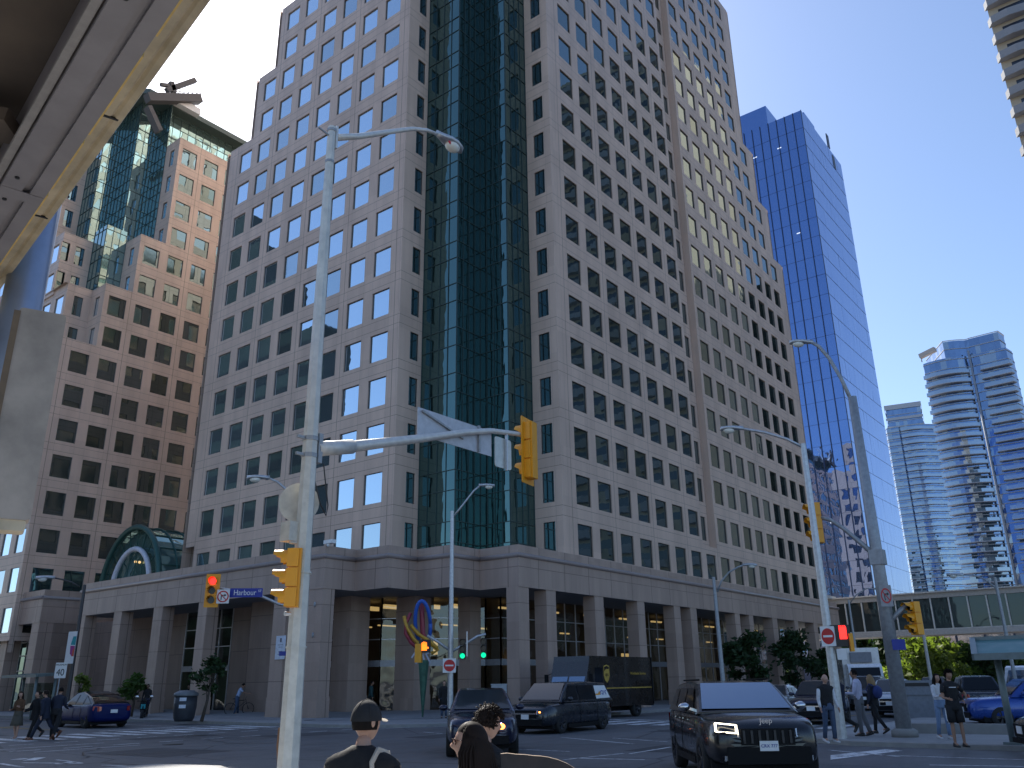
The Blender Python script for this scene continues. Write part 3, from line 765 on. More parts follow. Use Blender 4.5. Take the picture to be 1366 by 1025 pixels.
for i in range(37):
    z = 3+i*3.05; b = MB()
    for j in range(7):
        y1 = fy0+.35-j*6.8; arc = [(fx0-.05, y1), (fx0-1.0, y1-.5), (fx0-1.35, y1-2.6), (fx0-1.0, y1-4.7), (fx0-.05, y1-5.3)]
        b.prism(list(reversed(arc)), z-.15, z+1.05, 0)
    b.build('balcony', M_GREYC, rt_)
# building across the left street: seen only as the dark shape mirrored in the left windows
ofl = thing('office_block', 'dark office block mirrored in the lower left windows of the granite tower', 'office block', (-22, 80, 0))
mb = MB()
for y0_, y1_, h_ in ((107, 120, 60), (120, 127, 73), (127, 133, 83), (133, 175, 92)): mb.box((-18.5, y0_, 0), (-13, y1_, h_))
mb.box((-18, 140, 92), (-15, 165, 97)); mb.box((-40, 50, 0), (-20, 106, 16)); mb.build('block_wall', M_SLATE, ofl)  # long low box is added to darken what the blue hatchback's side mirrors
mb = MB()
for z in range(4, 58, 4): mb.box((-12.98, 109, z), (-12.9, 172, z+1.7))
mb.build('ribbon_window', M_BAND, ofl)
# ================================================================ pedestrian bridge
br = thing('pedestrian_bridge', 'long glazed pedestrian bridge with white posts crossing above the trees at the right', 'footbridge', (96, 30, 6))
BX = 96.5; y0b, y1b = 36, -40
mb = MB(); mb.box((BX, y1b, 9.35), (BX+4, y0b, 9.85)); mb.box((BX, y1b, 5.75), (BX+4, y0b, 6.25)); mb.build('deck_and_roof', mat('bridge_concrete', (0.42, 0.40, 0.38), .7), br)
mb = MB(); mb.box((BX+.25, y1b, 6.25), (BX+.3, y0b, 9.35)); mb.box((BX+3.7, y1b, 6.25), (BX+3.75, y0b, 9.35)); mb.build('bridge_glass', glass('bridge_dark_glass', (.05, .07, .075), .03, .5, .01, .5), br)
for i in range(43):
    y = y0b-1-i*1.72; p = MB(); p.bar((BX+.08, y, 6.2), (BX+.08, y, 9.4), .13, .16, 0, (1, 0, 0)); p.build('post', mat('bridge_post_white', (.55, .55, .53), .5), br)
mb = MB(); mb.box((BX+.05, y1b, 6.25), (BX+.12, y0b, 6.35)); mb.box((BX-.4, y1b, 9.85), (BX+4.4, y0b, 9.98)); mb.box((88, 31, 9.9), (BX+1, 40, 10.2))
mb.build('trim', mat('bridge_trim', (.5, .49, .47), .6), br)
for y in (-8, -30): 
    p = MB(); p.box((BX+1.5, y-.5, 0), (BX+2.5, y+.5, 5.75)); p.build('bridge_pier', mat('bridge_concrete', (0, 0, 0)), br)
# low glass and stone blocks behind the trees
lb = thing('office_block', 'low grey glass block showing under the footbridge behind the trees', 'office block', (150, 10, 0))
mb = MB(); mb.box((150, -14, 0), (170, 38, 12)); mb.build('block_wall', glass('pale_block_glass', (.5, .55, .6), .1, .7, .03), lb)
mb = MB()
for y in range(-14, 38, 4): mb.box((149.9, y, 0), (149.98, y+.3, 12))
mb.build('fin', M_FIN, lb)
# ================================================================ ground
def asphalt():
    t = NT('asphalt'); b = t.b; co = t.coord()
    big = t.noise(0.12, 4, co); fine = t.noise(28, 5, co); mid = t.noise(1.3, 5, co)
    st = t.n('ShaderNodeMapping'); t.l(co, st.inputs[0]); st.inputs['Scale'].default_value = (0.1, 1.2, 1); trk = t.noise(1.0, 3, st.outputs[0])
    f = t.math('ADD', t.ramp(big, .3, .7, .8, 1.2), t.ramp(fine, .3, .7, -.22, .22)); f = t.math('ADD', f, t.ramp(mid, .3, .7, -.12, .12)); f = t.math('ADD', f, t.ramp(trk, .35, .65, -.1, .1))
    vo = t.n('ShaderNodeTexVoronoi', feature='DISTANCE_TO_EDGE'); vo.inputs['Scale'].default_value = 0.16; t.l(co, vo.inputs['Vector'])
    m_ = t.n('ShaderNodeVectorMath', operation='SCALE'); m_.inputs[0].default_value = (0.125, 0.125, 0.13); t.l(f, m_.inputs['Scale'])
    crack = t.math('LESS_THAN', vo.outputs[0], 0.006)
    t.l(t.mix(t.math('MULTIPLY', crack, .6), m_.outputs[0], (.025, .025, .027)), b.inputs['Base Color'])
    t.l(t.ramp(mid, .3, .7, .55, .75), b.inputs['Roughness']); t.bump(fine, .35, .01); return t.mat
def concrete(name, c, joint=1.5, w_=.018):
    t = NT(name); b = t.b; co = t.coord(); sp = t.n('ShaderNodeSeparateXYZ'); t.l(co, sp.inputs[0])
    q = t.math('MAXIMUM', t.math('LESS_THAN', t.math('FLOORED_MODULO', sp.outputs[0], joint), w_), t.math('LESS_THAN', t.math('FLOORED_MODULO', sp.outputs[1], joint), w_))
    f = t.math('ADD', t.ramp(t.noise(.35, 5, co), .3, .7, .82, 1.15), t.ramp(t.noise(30, 3, co), .3, .7, -.1, .1))
    m_ = t.n('ShaderNodeVectorMath', operation='SCALE'); m_.inputs[0].default_value = c; t.l(f, m_.inputs['Scale'])
    t.l(t.mix(q, m_.outputs[0], tuple(v*.45 for v in c)), b.inputs['Base Color']); sock(b, 'Roughness', .8); t.bump(t.noise(30, 3, co), .2, .008); return t.mat
M_ASPH = asphalt(); M_PAVE = concrete('pavement_concrete', (.34, .335, .33)); M_KERB = mat('kerb_concrete', (.30, .29, .27), .8, var=.15, scale=3)
M_PLAZA = concrete('plaza_paving', (.30, .295, .295), 1.2)
def wornpaint(name, c):
    t = NT(name); b = t.b; co = t.coord(); nz = t.noise(7, 6, co, .75); n2 = t.noise(.9, 3, co)
    f = t.ramp(t.math('ADD', nz, t.math('MULTIPLY', n2, .5)), .70, .92, 0, 1)
    t.l(t.mix(f, c, (.13, .13, .135)), b.inputs['Base Color']); sock(b, 'Roughness', .65); return t.mat
M_PAINT = wornpaint('worn_white_paint', (.8, .8, .8)); M_PYEL = wornpaint('worn_yellow_paint', (.5, .33, .06))
mb = MB(); mb.poly([(-900, -900, 0), (900, -900, 0), (900, 900, 0), (-900, 900, 0)]); struct(mb.build('ground', M_ASPH))
def slab(name, poly, z, m_, kerb=True, zt=None, kw=.18):
    """raised pavement with a kerb of its own"""
    zt = zt or (lambda x, y: z)
    mb = MB(); inner = inset(poly, kw)
    mb.poly([(x, y, zt(x, y)) for x, y in inner], 0)
    for i in range(len(poly)):
        a, b, c, d = poly[i], poly[(i+1) % len(poly)], inner[(i+1) % len(poly)], inner[i]
        mb.poly([(*a, 0), (*b, 0), (*b, z-.015), (*a, z-.015)], 1); mb.poly([(*a, z-.015), (*b, z-.015), (*c, zt(*c)), (*d, zt(*d))], 1)
    return struct(mb.build(name, [m_, M_KERB]))
def rounded(corner, r, a0, a1, n=8): return [(corner[0]+r*math.cos(R_(a0+(a1-a0)*t/n)), corner[1]+r*math.sin(R_(a0+(a1-a0)*t/n))) for t in range(n+1)]
# far pavement: strip by the kerb, then a plaza rising slightly to the pillars
far = [(26.2, 140)] + rounded((31.2, 31.0), 5.0, 180, 270) + [(140, 26.0), (140, 140)]
slab('far_pavement', far, .14, M_PLAZA)
struct(MB.build((lambda m_: (m_.poly([(28.6, 34.5, .15), (33.5, 29.2, .15), (36, 28.2, .16), (120, 28.2, .16), (120, 33.4, .32), (41, 33.4, .32), (34, 41, .32), (34.5, 66, .32), (30.2, 66, .32), (28.6, 60, .15)], 0), m_)[1])(MB()), 'plaza', M_PLAZA))
# near-left pavement with the camera on it, near-right island and its second kerb line
slab('near_pavement', [(-60, -60), (6, -60), (6, 3), (8.5, 8.5), (10.5, 14.0), (11.9, 17.5), (11.4, 19.2), (9.0, 19.5), (4, 17), (-60, 17)], .14, M_PAVE)
slab('left_pavement', [(-60, 42), (9, 42), (12, 45), (12, 140), (-60, 140)], .14, M_PAVE)
isl = [(25.2, -30), (33.0, -30), (34.2, 2), (41, 8.2), (41, 10.3), (28, 10.3), (26.2, 9.6), (25.3, 8.2)]
slab('corner_island', isl, .13, M_PAVE)
mb = MB(); st = onZ(1218, 972, .3); 
mb.bar(onZ(1216, 972, .26), onZ(1390, 974, .26), .35, .3); struct(mb.build('planter_kerb', M_KERB))
# markings
mk = MB()
def rect(mb, x0, y0, x1, y1, z=.006, mi=0): mb.poly([(x0, y0, z), (x1, y0, z), (x1, y1, z), (x0, y1, z)], mi)
for i in range(13): rect(mk, 12.6+i*1.05, 33.6, 13.15+i*1.05, 37.2)
for i in range(12): rect(mk, 33.2, 11.4+i*1.15, 36.4, 12.0+i*1.15)
for i in range(9): rect(mk, 12+i*1.5, 31.8, 12.8+i*1.5, 31.95); rect(mk, 12.2+i*1.6, 28.6, 13.1+i*1.6, 28.74)
for a, b in ((13.5, 15.5), (15.8, 17.0)): rect(mk, 12.5, a+14.2, 15.8, a+14.32)
def line(a, b, w_=.12, mi=0, z=.006):
    a, b = Vector(a), Vector(b); d = (b-a).normalized(); n = Vector((-d.y, d.x))*w_/2
    mk.poly([(*(a-n), z), (*(b-n), z), (*(b+n), z), (*(a+n), z)], mi)
def pl(p, q, w_=.12, mi=0): a, b = onZ(*p), onZ(*q); line((a.x, a.y), (b.x, b.y), w_, mi)
for p, q, w_ in (((0, 1001), (22, 1001), .12), ((30, 1018), (110, 1019), .14), ((0, 1019), (30, 1024), .14), ((75, 1020), (98, 1017), .3), ((20, 1014), (35, 1012), .3), ((38, 1015), (54, 1011), .3), ((137, 1021), (172, 1023), .14), ((75, 1014), (108, 1018), .12),
                 ((752, 1014), (832, 1005.5), .1), ((748, 984), (846, 993), .1), ((818, 985), (890, 990), .1), ((840, 1006), (895, 997), .09), ((770, 1012), (860, 1014), .12), ((690, 1000), (760, 1003), .1),
                 ((1105, 1001), (1200, 1010), .1), ((1175, 1008), (1366, 1014), .1), ((1240, 1021), (1366, 1023), .1), ((505, 973), (560, 970), .1), ((565, 977), (590, 979), .1), ((350, 973), (470, 971), .1)): pl(p, q, w_)
a = [onZ(*p) for p in ((1108, 1014), (1108, 1008), (1180, 1000), (1205, 1002))]; mk.poly([(q.x, q.y, .006) for q in a], 0)
line((19.3, 41), (19.3, 110), .12, 1, .009); line((19.65, 41), (19.65, 110), .12, 1, .009); pl((0, 971), (40, 967), .16, 1)
line((24, 38.5), (24, 100), .1); line((15.4, 38.5), (15.4, 100), .1); rect(mk, 19.9, 38.2, 26, 38.5)
for i in range(20): line((42+i*5, 18), (45+i*5, 18), .12)
line((38, 14.3), (140, 14.3), .12, 1, .009); rect(mk, 37.2, 14.4, 37.6, 25)
struct(mk.build('road_marking', [M_PAINT, M_PYEL]))
mb = MB()
for x, y, r in ((16.5, 27, .33), (22.4, 20, .33), (28.8, 35.3, .3), (20, 31, .3), (33, 34, .3), (29.5, 22.2, .33)):
    z = .145 if (x > 27 and y > 31) else .004
    mb.lathe([(r, z), (r, z+.006), (0.001, z+.006)], (x, y, 0), 20)
struct(mb.build('manhole_cover', mat('cast_iron', (.05, .045, .04), .6, .4)))

def tone(name, c, sc): 
    t = NT(name); co = t.coord(); m_ = t.n('ShaderNodeVectorMath', operation='SCALE'); m_.inputs[0].default_value = c; t.l(t.math('ADD', t.ramp(t.noise(26, 4, co), .3, .7, .75, 1.2), t.ramp(t.noise(sc, 4, co), .3, .7, -.15, .15)), m_.inputs['Scale']); t.l(m_.outputs[0], t.b.inputs['Base Color']); sock(t.b, 'Roughness', .75); t.bump(t.noise(28, 4, co), .3, .01); return t.mat
mb = MB()
for x0, y0, x1, y1, a in ((13.2, 22.5, 15.6, 25.9, .1), (22.5, 21.2, 27.3, 22.6, .03), (17.2, 30.2, 20.5, 31.5, -.05), (21.0, 9.5, 23.4, 12.8, .05), (29, 15.2, 33.5, 16.6, 0), (14.6, 38.8, 16.4, 44.5, .02), (20.6, 26.5, 23.8, 28.3, -.1)):
    c_, s_ = math.cos(a), math.sin(a); cx, cy2 = (x0+x1)/2, (y0+y1)/2; mb.poly([(cx+(x-cx)*c_-(y-cy2)*s_, cy2+(x-cx)*s_+(y-cy2)*c_, .003) for x, y in ((x0, y0), (x1, y0), (x1, y1), (x0, y1))], 0)
struct(mb.build('road_patch', tone('newer_asphalt_patch', (.062, .062, .066), .8)))
mb = MB(); R5 = random.Random(5)
for k in range(16):
    p = Vector((R5.uniform(12, 34), R5.uniform(7, 32))); a = R5.uniform(0, 3.14); pts = [p.copy()]
    for i in range(9): a += R5.gauss(0, .28); p = p + Vector((math.cos(a), math.sin(a)))*.7; pts.append(p.copy())
    if any((q.x > 25 and q.y < 10.5) for q in pts): continue
    for i in range(9):
        d = (pts[i+1]-pts[i]).normalized(); n = Vector((-d.y, d.x))*.028; mb.poly([(*(pts[i]-n), .0045), (*(pts[i+1]-n), .0045), (*(pts[i+1]+n), .0045), (*(pts[i]+n), .0045)])
struct(mb.build('crack_sealant', mat('black_tar', (.02, .02, .021), .4)))
# ================================================================ helpers for street furniture
def evalmesh(o, name=None):
    dg = bpy.context.evaluated_depsgraph_get(); dg.update(); me = bpy.data.meshes.new_from_object(o.evaluated_get(dg)); 
    return me
_tc = {}
def text_mesh(s, size, ext=0.004, font_scale=(1, 1)):
    cu = bpy.data.curves.new('lettering', 'FONT'); cu.body = s; cu.size = size; cu.extrude = ext; cu.align_x = 'CENTER'; cu.align_y = 'CENTER'
    o = bpy.data.objects.new('lettering', cu); COL.objects.link(o); me = evalmesh(o); bpy.data.objects.remove(o); bpy.data.curves.remove(cu); return me
def text(s, size, m_, parent, M, sx=1.0, name='lettering', bold=0):
    me = text_mesh(s, size); me.materials.clear(); me.materials.append(m_)
    me.transform(M @ Matrix.Diagonal((sx, 1, 1, 1))); return link(name, me, parent)
def frame3(c, right, up):
    """matrix whose x is right, y is up, z faces the viewer side"""
    r = Vector(right).normalized(); u = Vector(up).normalized(); n = r.cross(u).normalized(); u = n.cross(r)
    M = Matrix((r, u, n)).transposed().to_4x4(); M.translation = Vector(c); return M
def plate(mb, M, w_, h_, t=.01, mi=0, r=0.0):
    if r:
        pts = []
        for cx, cy_, a0 in ((w_/2-r, h_/2-r, 0), (-w_/2+r, h_/2-r, 90), (-w_/2+r, -h_/2+r, 180), (w_/2-r, -h_/2+r, 270)):
            for k in range(5): a = R_(a0+22.5*k); pts.append((cx+r*math.cos(a), cy_+r*math.sin(a)))
        mb.prism(pts, -t/2, t/2, mi, M)
    else: mb.box((-w_/2, -h_/2, -t/2), (w_/2, h_/2, t/2), mi, M)
def disc(mb, M, r, z0_=0.0, t=.01, mi=0, n=24): mb.prism([(r*math.cos(2*math.pi*k/n), r*math.sin(2*math.pi*k/n)) for k in range(n)], z0_, z0_+t, mi, M)
def ring(mb, M, r0, r1, z_, mi=0, n=28, a0=0, a1=360):
    for k in range(n):
        a, b = R_(a0+(a1-a0)*k/n), R_(a0+(a1-a0)*(k+1)/n)
        mb.poly([M @ Vector((r0*math.cos(a), r0*math.sin(a), z_)), M @ Vector((r1*math.cos(a), r1*math.sin(a), z_)), M @ Vector((r1*math.cos(b), r1*math.sin(b), z_)), M @ Vector((r0*math.cos(b), r0*math.sin(b), z_))], mi)
def hplane(deg): return Vector((math.cos(R_(deg)), math.sin(R_(deg)), 0))
M_REDL = mat('red_signal_glow', (.6, .02, .01), .4, emit=(1, .02, .015), es=1.7); M_GRNL = mat('green_signal_glow', (.0, .4, .2), .4, emit=(.0, .8, .35), es=.8)
M_ORL = mat('orange_signal_glow', (.6, .15, .0), .4, emit=(1, .18, .01), es=1.4); M_LENS = mat('unlit_lens', (.02, .02, .02), .2)
def signal(label, c, face, lit=None, h=1.05, w_=.34, back=True, group='traffic signals', kind='traffic_light', m_=None, dark=False):
    """three-lens head centred at c, lenses looking along face (deg)"""
    g = thing(kind, label, 'traffic light', tuple(c), 0, group); m_ = m_ or (M_BLACK if dark else M_YEL)
    n = hplane(face); r = Vector((0, 0, 1)).cross(n); M = frame3(c, r, (0, 0, 1))
    mb = MB(); k = h/1.05
    for i in (-1, 0, 1): mb.box((-w_*.42, i*.335*k-.155*k, -.2), (w_*.42, i*.335*k+.155*k, .0), 0, M)
    mb.box((-w_*.3, -.5*k, -.24), (w_*.3, .5*k, -.05), 0, M); mb.build('housing', m_, g)
    if back: mb = MB(); plate(mb, M @ Matrix.Translation((0, 0, -.03)), w_*1.35, h*1.12, .02, 0, .03); mb.build('backplate', m_, g)
    for i, col in ((1, 'r'), (0, 'y'), (-1, 'g')):
        mb = MB(); disc(mb, M @ Matrix.Translation((0, i*.335*k, 0)), .125*k, .001, .02)
        mb.build('lens', (M_REDL if col == 'r' else M_GRNL if col == 'g' else M_ORL) if lit == col else M_LENS, g)
        v = MB(); Mv = M @ Matrix.Translation((0, i*.335*k, 0))
        rows = []
        for zz in (0, .24): rows.append([Mv @ Vector((.142*k*math.cos(R_(a)), .142*k*math.sin(R_(a)), zz if a in range(20, 161) or zz == 0 else zz*.45)) for a in range(-40, 221, 20)])
        v.grid(rows, 0); rows2 = [[p + (Mv.to_3x3() @ Vector((0, 0, 0))) for p in q] for q in rows]; v.build('visor', m_, g)
    return g
def bracket(mb, a, b, r=.03): mb.tube([a, b], r, 6)
def octpole(mb, x, y, z0_, z1_, r0, r1, n=8, mi=0):
    mb.grid([[(x+r*math.cos(2*math.pi*(j+.5)/n), y+r*math.sin(2*math.pi*(j+.5)/n), z) for j in range(n)] for r, z in ((r0, z0_), (r1, z1_))], mi, True, n > 10, True)
def cobra(parent, tip, d, s=1.0, m_=None, lit=False):
    """street lamp head hanging out along d"""
    d = Vector(d).normalized(); side = d.cross(Vector((0, 0, 1))); M = frame3(tip, d, side)
    M = Matrix((d, side, Vector((0, 0, 1)))).transposed().to_4x4(); M.translation = Vector(tip)
    mb = MB(); mb.grid([[M @ Vector((x*s, y*w_*s, z*s+dz*s)) for y, z in ((-1, 0), (-.8, .06), (0, .1), (.8, .06), (1, 0), (.7, -.04), (0, -.05), (-.7, -.04))] for x, w_, dz in ((-.05, .05, 0), (.08, .09, .0), (.3, .16, .01), (.5, .18, 0), (.68, .12, -.02), (.74, .03, -.03))], 0, True, True, True)
    h = mb.build('lamp_head', m_ or M_STEEL, parent)
    mb = MB(); mb.ell((0, 0, 0), (.19*s, .14*s, .12*s), 0, 14, 8, M @ Matrix.Translation((.45*s, 0, -.06*s))); mb.build('lamp_lens', mat('lamp_lens', (.75, .74, .66), .15, var=.02), h)
    return h
def bez(a, b, c, n=10):
    a, b, c = Vector(a), Vector(b), Vector(c); return [a*(1-t)**2+b*2*t*(1-t)+c*t*t for t in [i/n for i in range(n+1)]]
# ---------------------------------------------------------------- near pole with lamp, mast arm, signs
PD = 15.5; q = atD(443, 170, PD); px0, py0, ptop = q.x, q.y, q.z
np_ = thing('street_lamp', 'tall pale octagonal pole in the left foreground with lamp arm and signal mast', 'street lamp', (px0, py0, .14), 0, 'street lamps')
mb = MB(); octpole(mb, px0, py0, .14, ptop, .185, .085)
for z_ in (2.35, 3.6): octpole(mb, px0, py0, z_, z_+.03, .184, .184)
mb.build('pole', mat('cream_galvanised_pole', (.62, .60, .54), .5, .25, .14, 5, .1), np_)
arm_z = onY(425, 600, py0).z
mb = MB()
for dz_ in (-.16, .16): octpole(mb, px0, py0, arm_z+dz_-.04, arm_z+dz_+.04, .155, .155); mb.bar((px0-.3, py0, arm_z+dz_), (px0, py0, arm_z+dz_), .05, .05)
mb.box((px0+.11, py0-.12, arm_z-.28), (px0+.2, py0+.12, arm_z+.28))
mb.build('clamp', M_STEELD, np_)
for z_ in (ptop-.12, ptop-.9): mb = MB(); octpole(mb, px0, py0, z_, z_+.06, .1, .1); mb.build('clamp', M_STEELD, np_)
mb = MB()
mb.bar((px0-.35, py0, ptop-.2), (px0, py0, ptop-.25), .03, .03); mb.build('clamp', M_STEELD, np_)
tipA = onY(700, 584, py0); s1 = onY(560, 583, py0)
mast = [(px0+.15, py0, arm_z)] + [tuple(onY(x, y, py0)) for x, y in ((470, 596), (520, 590), (570, 584), (620, 577), (655, 575), (690, 579), (705, 583))]
mb = MB(); mb.tube(mast, [.13, .115, .1, .088, .075, .066, .058, .05], 12); mb.tube([mast[0], mast[1]], .14, 12)
mb.build('mast_arm', mat('weathered_white_steel', (.66, .64, .60), .45, .35, .12, 7, .05), np_)
la = [onY(x, y, py0) for x, y in ((448, 184), (480, 182), (520, 176), (550, 172), (570, 174), (585, 180))]
mb = MB(); mb.tube(la, [.075, .068, .06, .052, .046, .042], 10); mb.box((px0+.07, py0-.07, la[0].z-.3), (px0+.12, py0+.07, la[0].z+.25)); mb.build('lamp_arm', mat('weathered_white_steel', (0, 0, 0)), np_)
hd = (onY(616, 196, py0)-la[-1]).normalized(); hl = (onY(618, 197, py0)-la[-1]).length
h_ = cobra(np_, la[-1], Vector((hd.x, hd.y, 0)), 1.15)
mb = MB(); lp = onY(600, 190, py0-.16); mb.ell(lp, (.05, .01, .05)); mb.build('red_sticker', M_RED, h_)
mb = MB(); a = Vector((px0+.14, py0, arm_z-.25)); mb.tube([a, a+Vector((.02, 0, -.35)), a+Vector((.18, 0, -.75)), a+Vector((.33, 0, -.95)), a+Vector((.36, 0, -.75)), a+Vector((.24, 0, -.2)), a+Vector((.2, 0, 0))], .012, 6); mb.build('cable', M_BLACK, np_)
# signs and signals on it
nm = thing('street_sign', 'large blank back of a street name sign fixed to the signal mast arm', 'sign', tuple(s1), 0, 'signs on the mast arm')
A_, B_, C2, D2 = [onY(x, y, py0+.12) for x, y in ((557, 556), (655, 574), (655, 599), (557, 580))]
mb = MB(); t_ = Vector((0, .02, 0)); zt_ = max(A_.z, B_.z); 
wA = (B_-A_).length; cc = (A_+B_+C2+D2)/4; ux = (B_-A_).normalized(); M = frame3(cc, (1, 0, 0), (0, 0, 1)); plate(mb, M, B_.x-A_.x, .62, .02)
mb.build('panel', mat('grey_sign_back', (.50, .51, .54), .5, .2), nm)
mb = MB(); mb.bar(cc+Vector((-(B_.x-A_.x)/2+.1, -.04, .24)), cc+Vector((.2, -.04, -.1)), .05, .04); mb.bar(cc+Vector((.75, -.04, -.3)), cc+Vector((.75, -.04, .33)), .06, .05); mb.build('brace', M_STEELD, nm)
ns = thing('regulatory_sign', 'pale grey back of a square sign with rounded corners beside the yellow backplate', 'sign', tuple(onY(671, 605, py0)), 0, 'signs on the mast arm')
mb = MB(); c_ = onY(671, 605, py0+.05); plate(mb, frame3(c_, (1, 0, 0), (0, 0, 1)), .62, .74, .02, 0, .07); mb.build('panel', mat('aluminium_sign_back', (.58, .60, .56), .45, .3), ns)
mb = MB(); mb.bar(c_+Vector((.06, -.06, -.42)), c_+Vector((.06, -.06, .52)), .05, .04); mb.build('mounting_strap', M_ALU, ns)
c_ = onY(702, 602, py0); signal('yellow traffic signal seen from behind at the tip of the long mast arm', c_, 100, None, 1.5, .46, True)
c_ = atD(383, 771, PD-.1)+Vector((0, 0, 0)); signal('yellow traffic signal seen side on, clamped to the near foreground pole', c_, 132, None, 1.05, .34, False)
mb = MB(); 
for z_ in (.62, -.6): mb.tube([(px0, py0, c_.z+z_), (c_.x, c_.y, c_.z+z_)], .035, 8)
mb.build('signal_bracket', M_ALU, np_)
rs = thing('round_sign', 'pale back of a round sign behind the near foreground pole', 'sign', tuple(atD(399, 672, PD)))
c_ = atD(399, 671, PD+.25); dirv = Vector((c_.x, c_.y, 0)).normalized(); rv = dirv.cross(Vector((0, 0, 1)))
mb = MB(); M = frame3(c_, rv, (0, 0, 1)); disc(mb, M, .36, -.03, .05, 0, 32); mb.build('disc', mat('cream_sign_back', (.56, .53, .46), .5), rs)
cbx = thing('junction_box', 'small beige box on the near foreground pole under the round sign', 'junction box', tuple(atD(388, 710, PD)))
mb = MB(); c_ = atD(388, 710, PD-.02); mb.box(tuple(c_-Vector((.13, .13, .17))), tuple(c_+Vector((.13, .13, .17)))); mb.build('box', mat('cream_sign_back', (0, 0, 0)), cbx)
mb = MB(); a, b = atD(372, 1030, PD), atD(373, 972, PD); mb.tube([a, a.lerp(b, .6)-rv*.02, b, b+rv*.08], .03, 6); tag(mb.build('bent_strap', mat('rusty_brown_strap', (.2, .1, .05), .6)), 'thin rusty brown strap standing against the left side of the near foreground pole', 'strap')
# ---------------------------------------------------------------- generic poles
def lamp_post(label, x, y, z0_, ztop, r0, r1, arm, headdir, m_=None, n=10, s=1.0, name='street_lamp', aw=.045, dark=False):
    g = thing(name, label, 'street lamp', (x, y, z0_), 0, 'street lamps'); mb = MB(); octpole(mb, x, y, z0_, ztop, r0, r1, n); mb.build('pole', m_ or M_STEEL, g)
    if arm:
        mb = MB(); mb.tube([Vector(p) for p in arm], aw, 8); mb.build('lamp_arm', m_ or M_STEEL, g); cobra(g, arm[-1], headdir, s)
    return g
def sign_plate(label, cat, M, w_, h_, fill, draw=None, name='street_sign', grp=None, r=.02):
    g = thing(name, label, cat, tuple(M.translation), 0, grp); mb = MB(); plate(mb, M, w_, h_, .012, 0, r); mb.build('panel', fill, g)
    if draw: draw(g, M @ Matrix.Translation((0, 0, .008)))
    return g
def no_entry(g, M, k=.6):
    mb = MB(); disc(mb, M, .43*k, 0, .004, 0, 32); mb.build('red_disc', M_RED, g); mb = MB(); mb.box((-.31*k, -.055*k, .005), (.31*k, .055*k, .008), 0, M); mb.build('white_bar', M_WHITE, g)
def no_turn(g, M, k=.6, left=False, ped=False):
    mb = MB(); ring(mb, M, .33*k, .42*k, .004); mb.box((-.36*k, -.03*k, .004), (.36*k, .03*k, .006), 0, M @ Matrix.Rotation(R_(-45), 4, 'Z')); mb.build('red_ring', M_RED, g)
    mb = MB(); sgn = -1 if left else 1
    mb.box((-.12*k*sgn-.035*k, -.25*k, .002), (-.12*k*sgn+.035*k, .1*k, .003), 0, M); mb.box((min(-.12*sgn, .1*sgn)*k, .06*k, .002), (max(-.12*sgn, .1*sgn)*k, .13*k, .003), 0, M)
    mb.poly([M @ Vector((.1*k*sgn, .2*k, .003)), M @ Vector((.25*k*sgn, .095*k, .003)), M @ Vector((.1*k*sgn, -.01*k, .003))]); mb.build('turn_arrow', M_BLACK, g)
def facing(c, deg): n = hplane(deg); return frame3(c, Vector((0, 0, 1)).cross(n), (0, 0, 1))
# far pole hidden behind the near one: lamp, red signal, Harbour sign
D = 34; q = atD(398, 815, D); fx, fy = q.x, q.y
armp = [onp for onp in (atD(398, 812, D), atD(372, 806, D), atD(345, 794, D), atD(310, 788, D), atD(290, 785, D))]
lp_ = lamp_post('grey pole mostly hidden behind the near foreground pole, its arm holding the blue sign', fx, fy, 0.0, atD(398, 655, D).z, .13, .08, [atD(396, 668, D), atD(384, 655, D), atD(370, 643, D), atD(358, 638, D)], (atD(340, 636, D)-atD(370, 637, D)), s=1.1)
mb = MB(); mb.tube(armp, .055, 8); mb.build('signal_arm', M_STEEL, lp_)
c_ = atD(283, 788, D-.1); signal('yellow traffic signal showing red left of the blue Harbour sign', c_, 225, 'r', 1.08, .38, True)
def harbour(g, M):
    text('Harbour', .28, M_WHITE, g, M @ Matrix.Translation((-.05, -.0, 0)), .85); text('ST', .12, M_WHITE, g, M @ Matrix.Translation((.5, .06, 0)))
sign_plate('blue street name sign reading Harbour St on the thin arm left of the near pole', 'sign', facing(atD(328.5, 791, D-.2), 222), 1.2, .33, M_BLUE, harbour)
sign_plate('small white no right turn sign between the red signal and the blue name sign', 'sign', facing(atD(297.5, 796, D-.2), 222), .46, .5, M_WHITE, lambda g, M: no_turn(g, M, .5))
# centre pole by the sculpture
D = 41; q = atD(601, 900, D); cx_, cy__ = q.x, q.y
lc = lamp_post('slim grey pole beside the sculpture with a curved lamp arm and small signals', cx_, cy__, .15, atD(604, 682, D).z, .14, .08, [atD(603, 692, D), atD(618, 673, D), atD(632, 655, D), atD(640, 648, D)], (atD(655, 645, D)-atD(640, 645, D)), s=1.0)
mb = MB(); mb.tube([atD(600, 868, D), atD(585, 857, D), atD(570, 848, D)], .06, 8); mb.tube([atD(602, 870, D), atD(612, 864, D), atD(626, 856, D), atD(637, 849, D), atD(648, 846, D)], .06, 8); mb.build('signal_arm', M_STEEL, lc)
c_ = atD(566, 862, D-.2)
g = thing('pedestrian_signal', 'orange hand pedestrian signal in front of the sculpture', 'traffic light', tuple(c_), 0, 'pedestrian signals')
mb = MB(); M = facing(c_, 215); mb.box((-.26, -.28, -.25), (.26, .28, 0), 0, M); mb.build('housing', M_BLACK, g); mb = MB(); mb.box((-.12, -.2, .0), (.12, .06, .01), 0, M)
for k in range(4): mb.box((-.12+.062*k, .06, 0), (-.072+.062*k, .2-.03*abs(k-1.4), .01), 0, M)
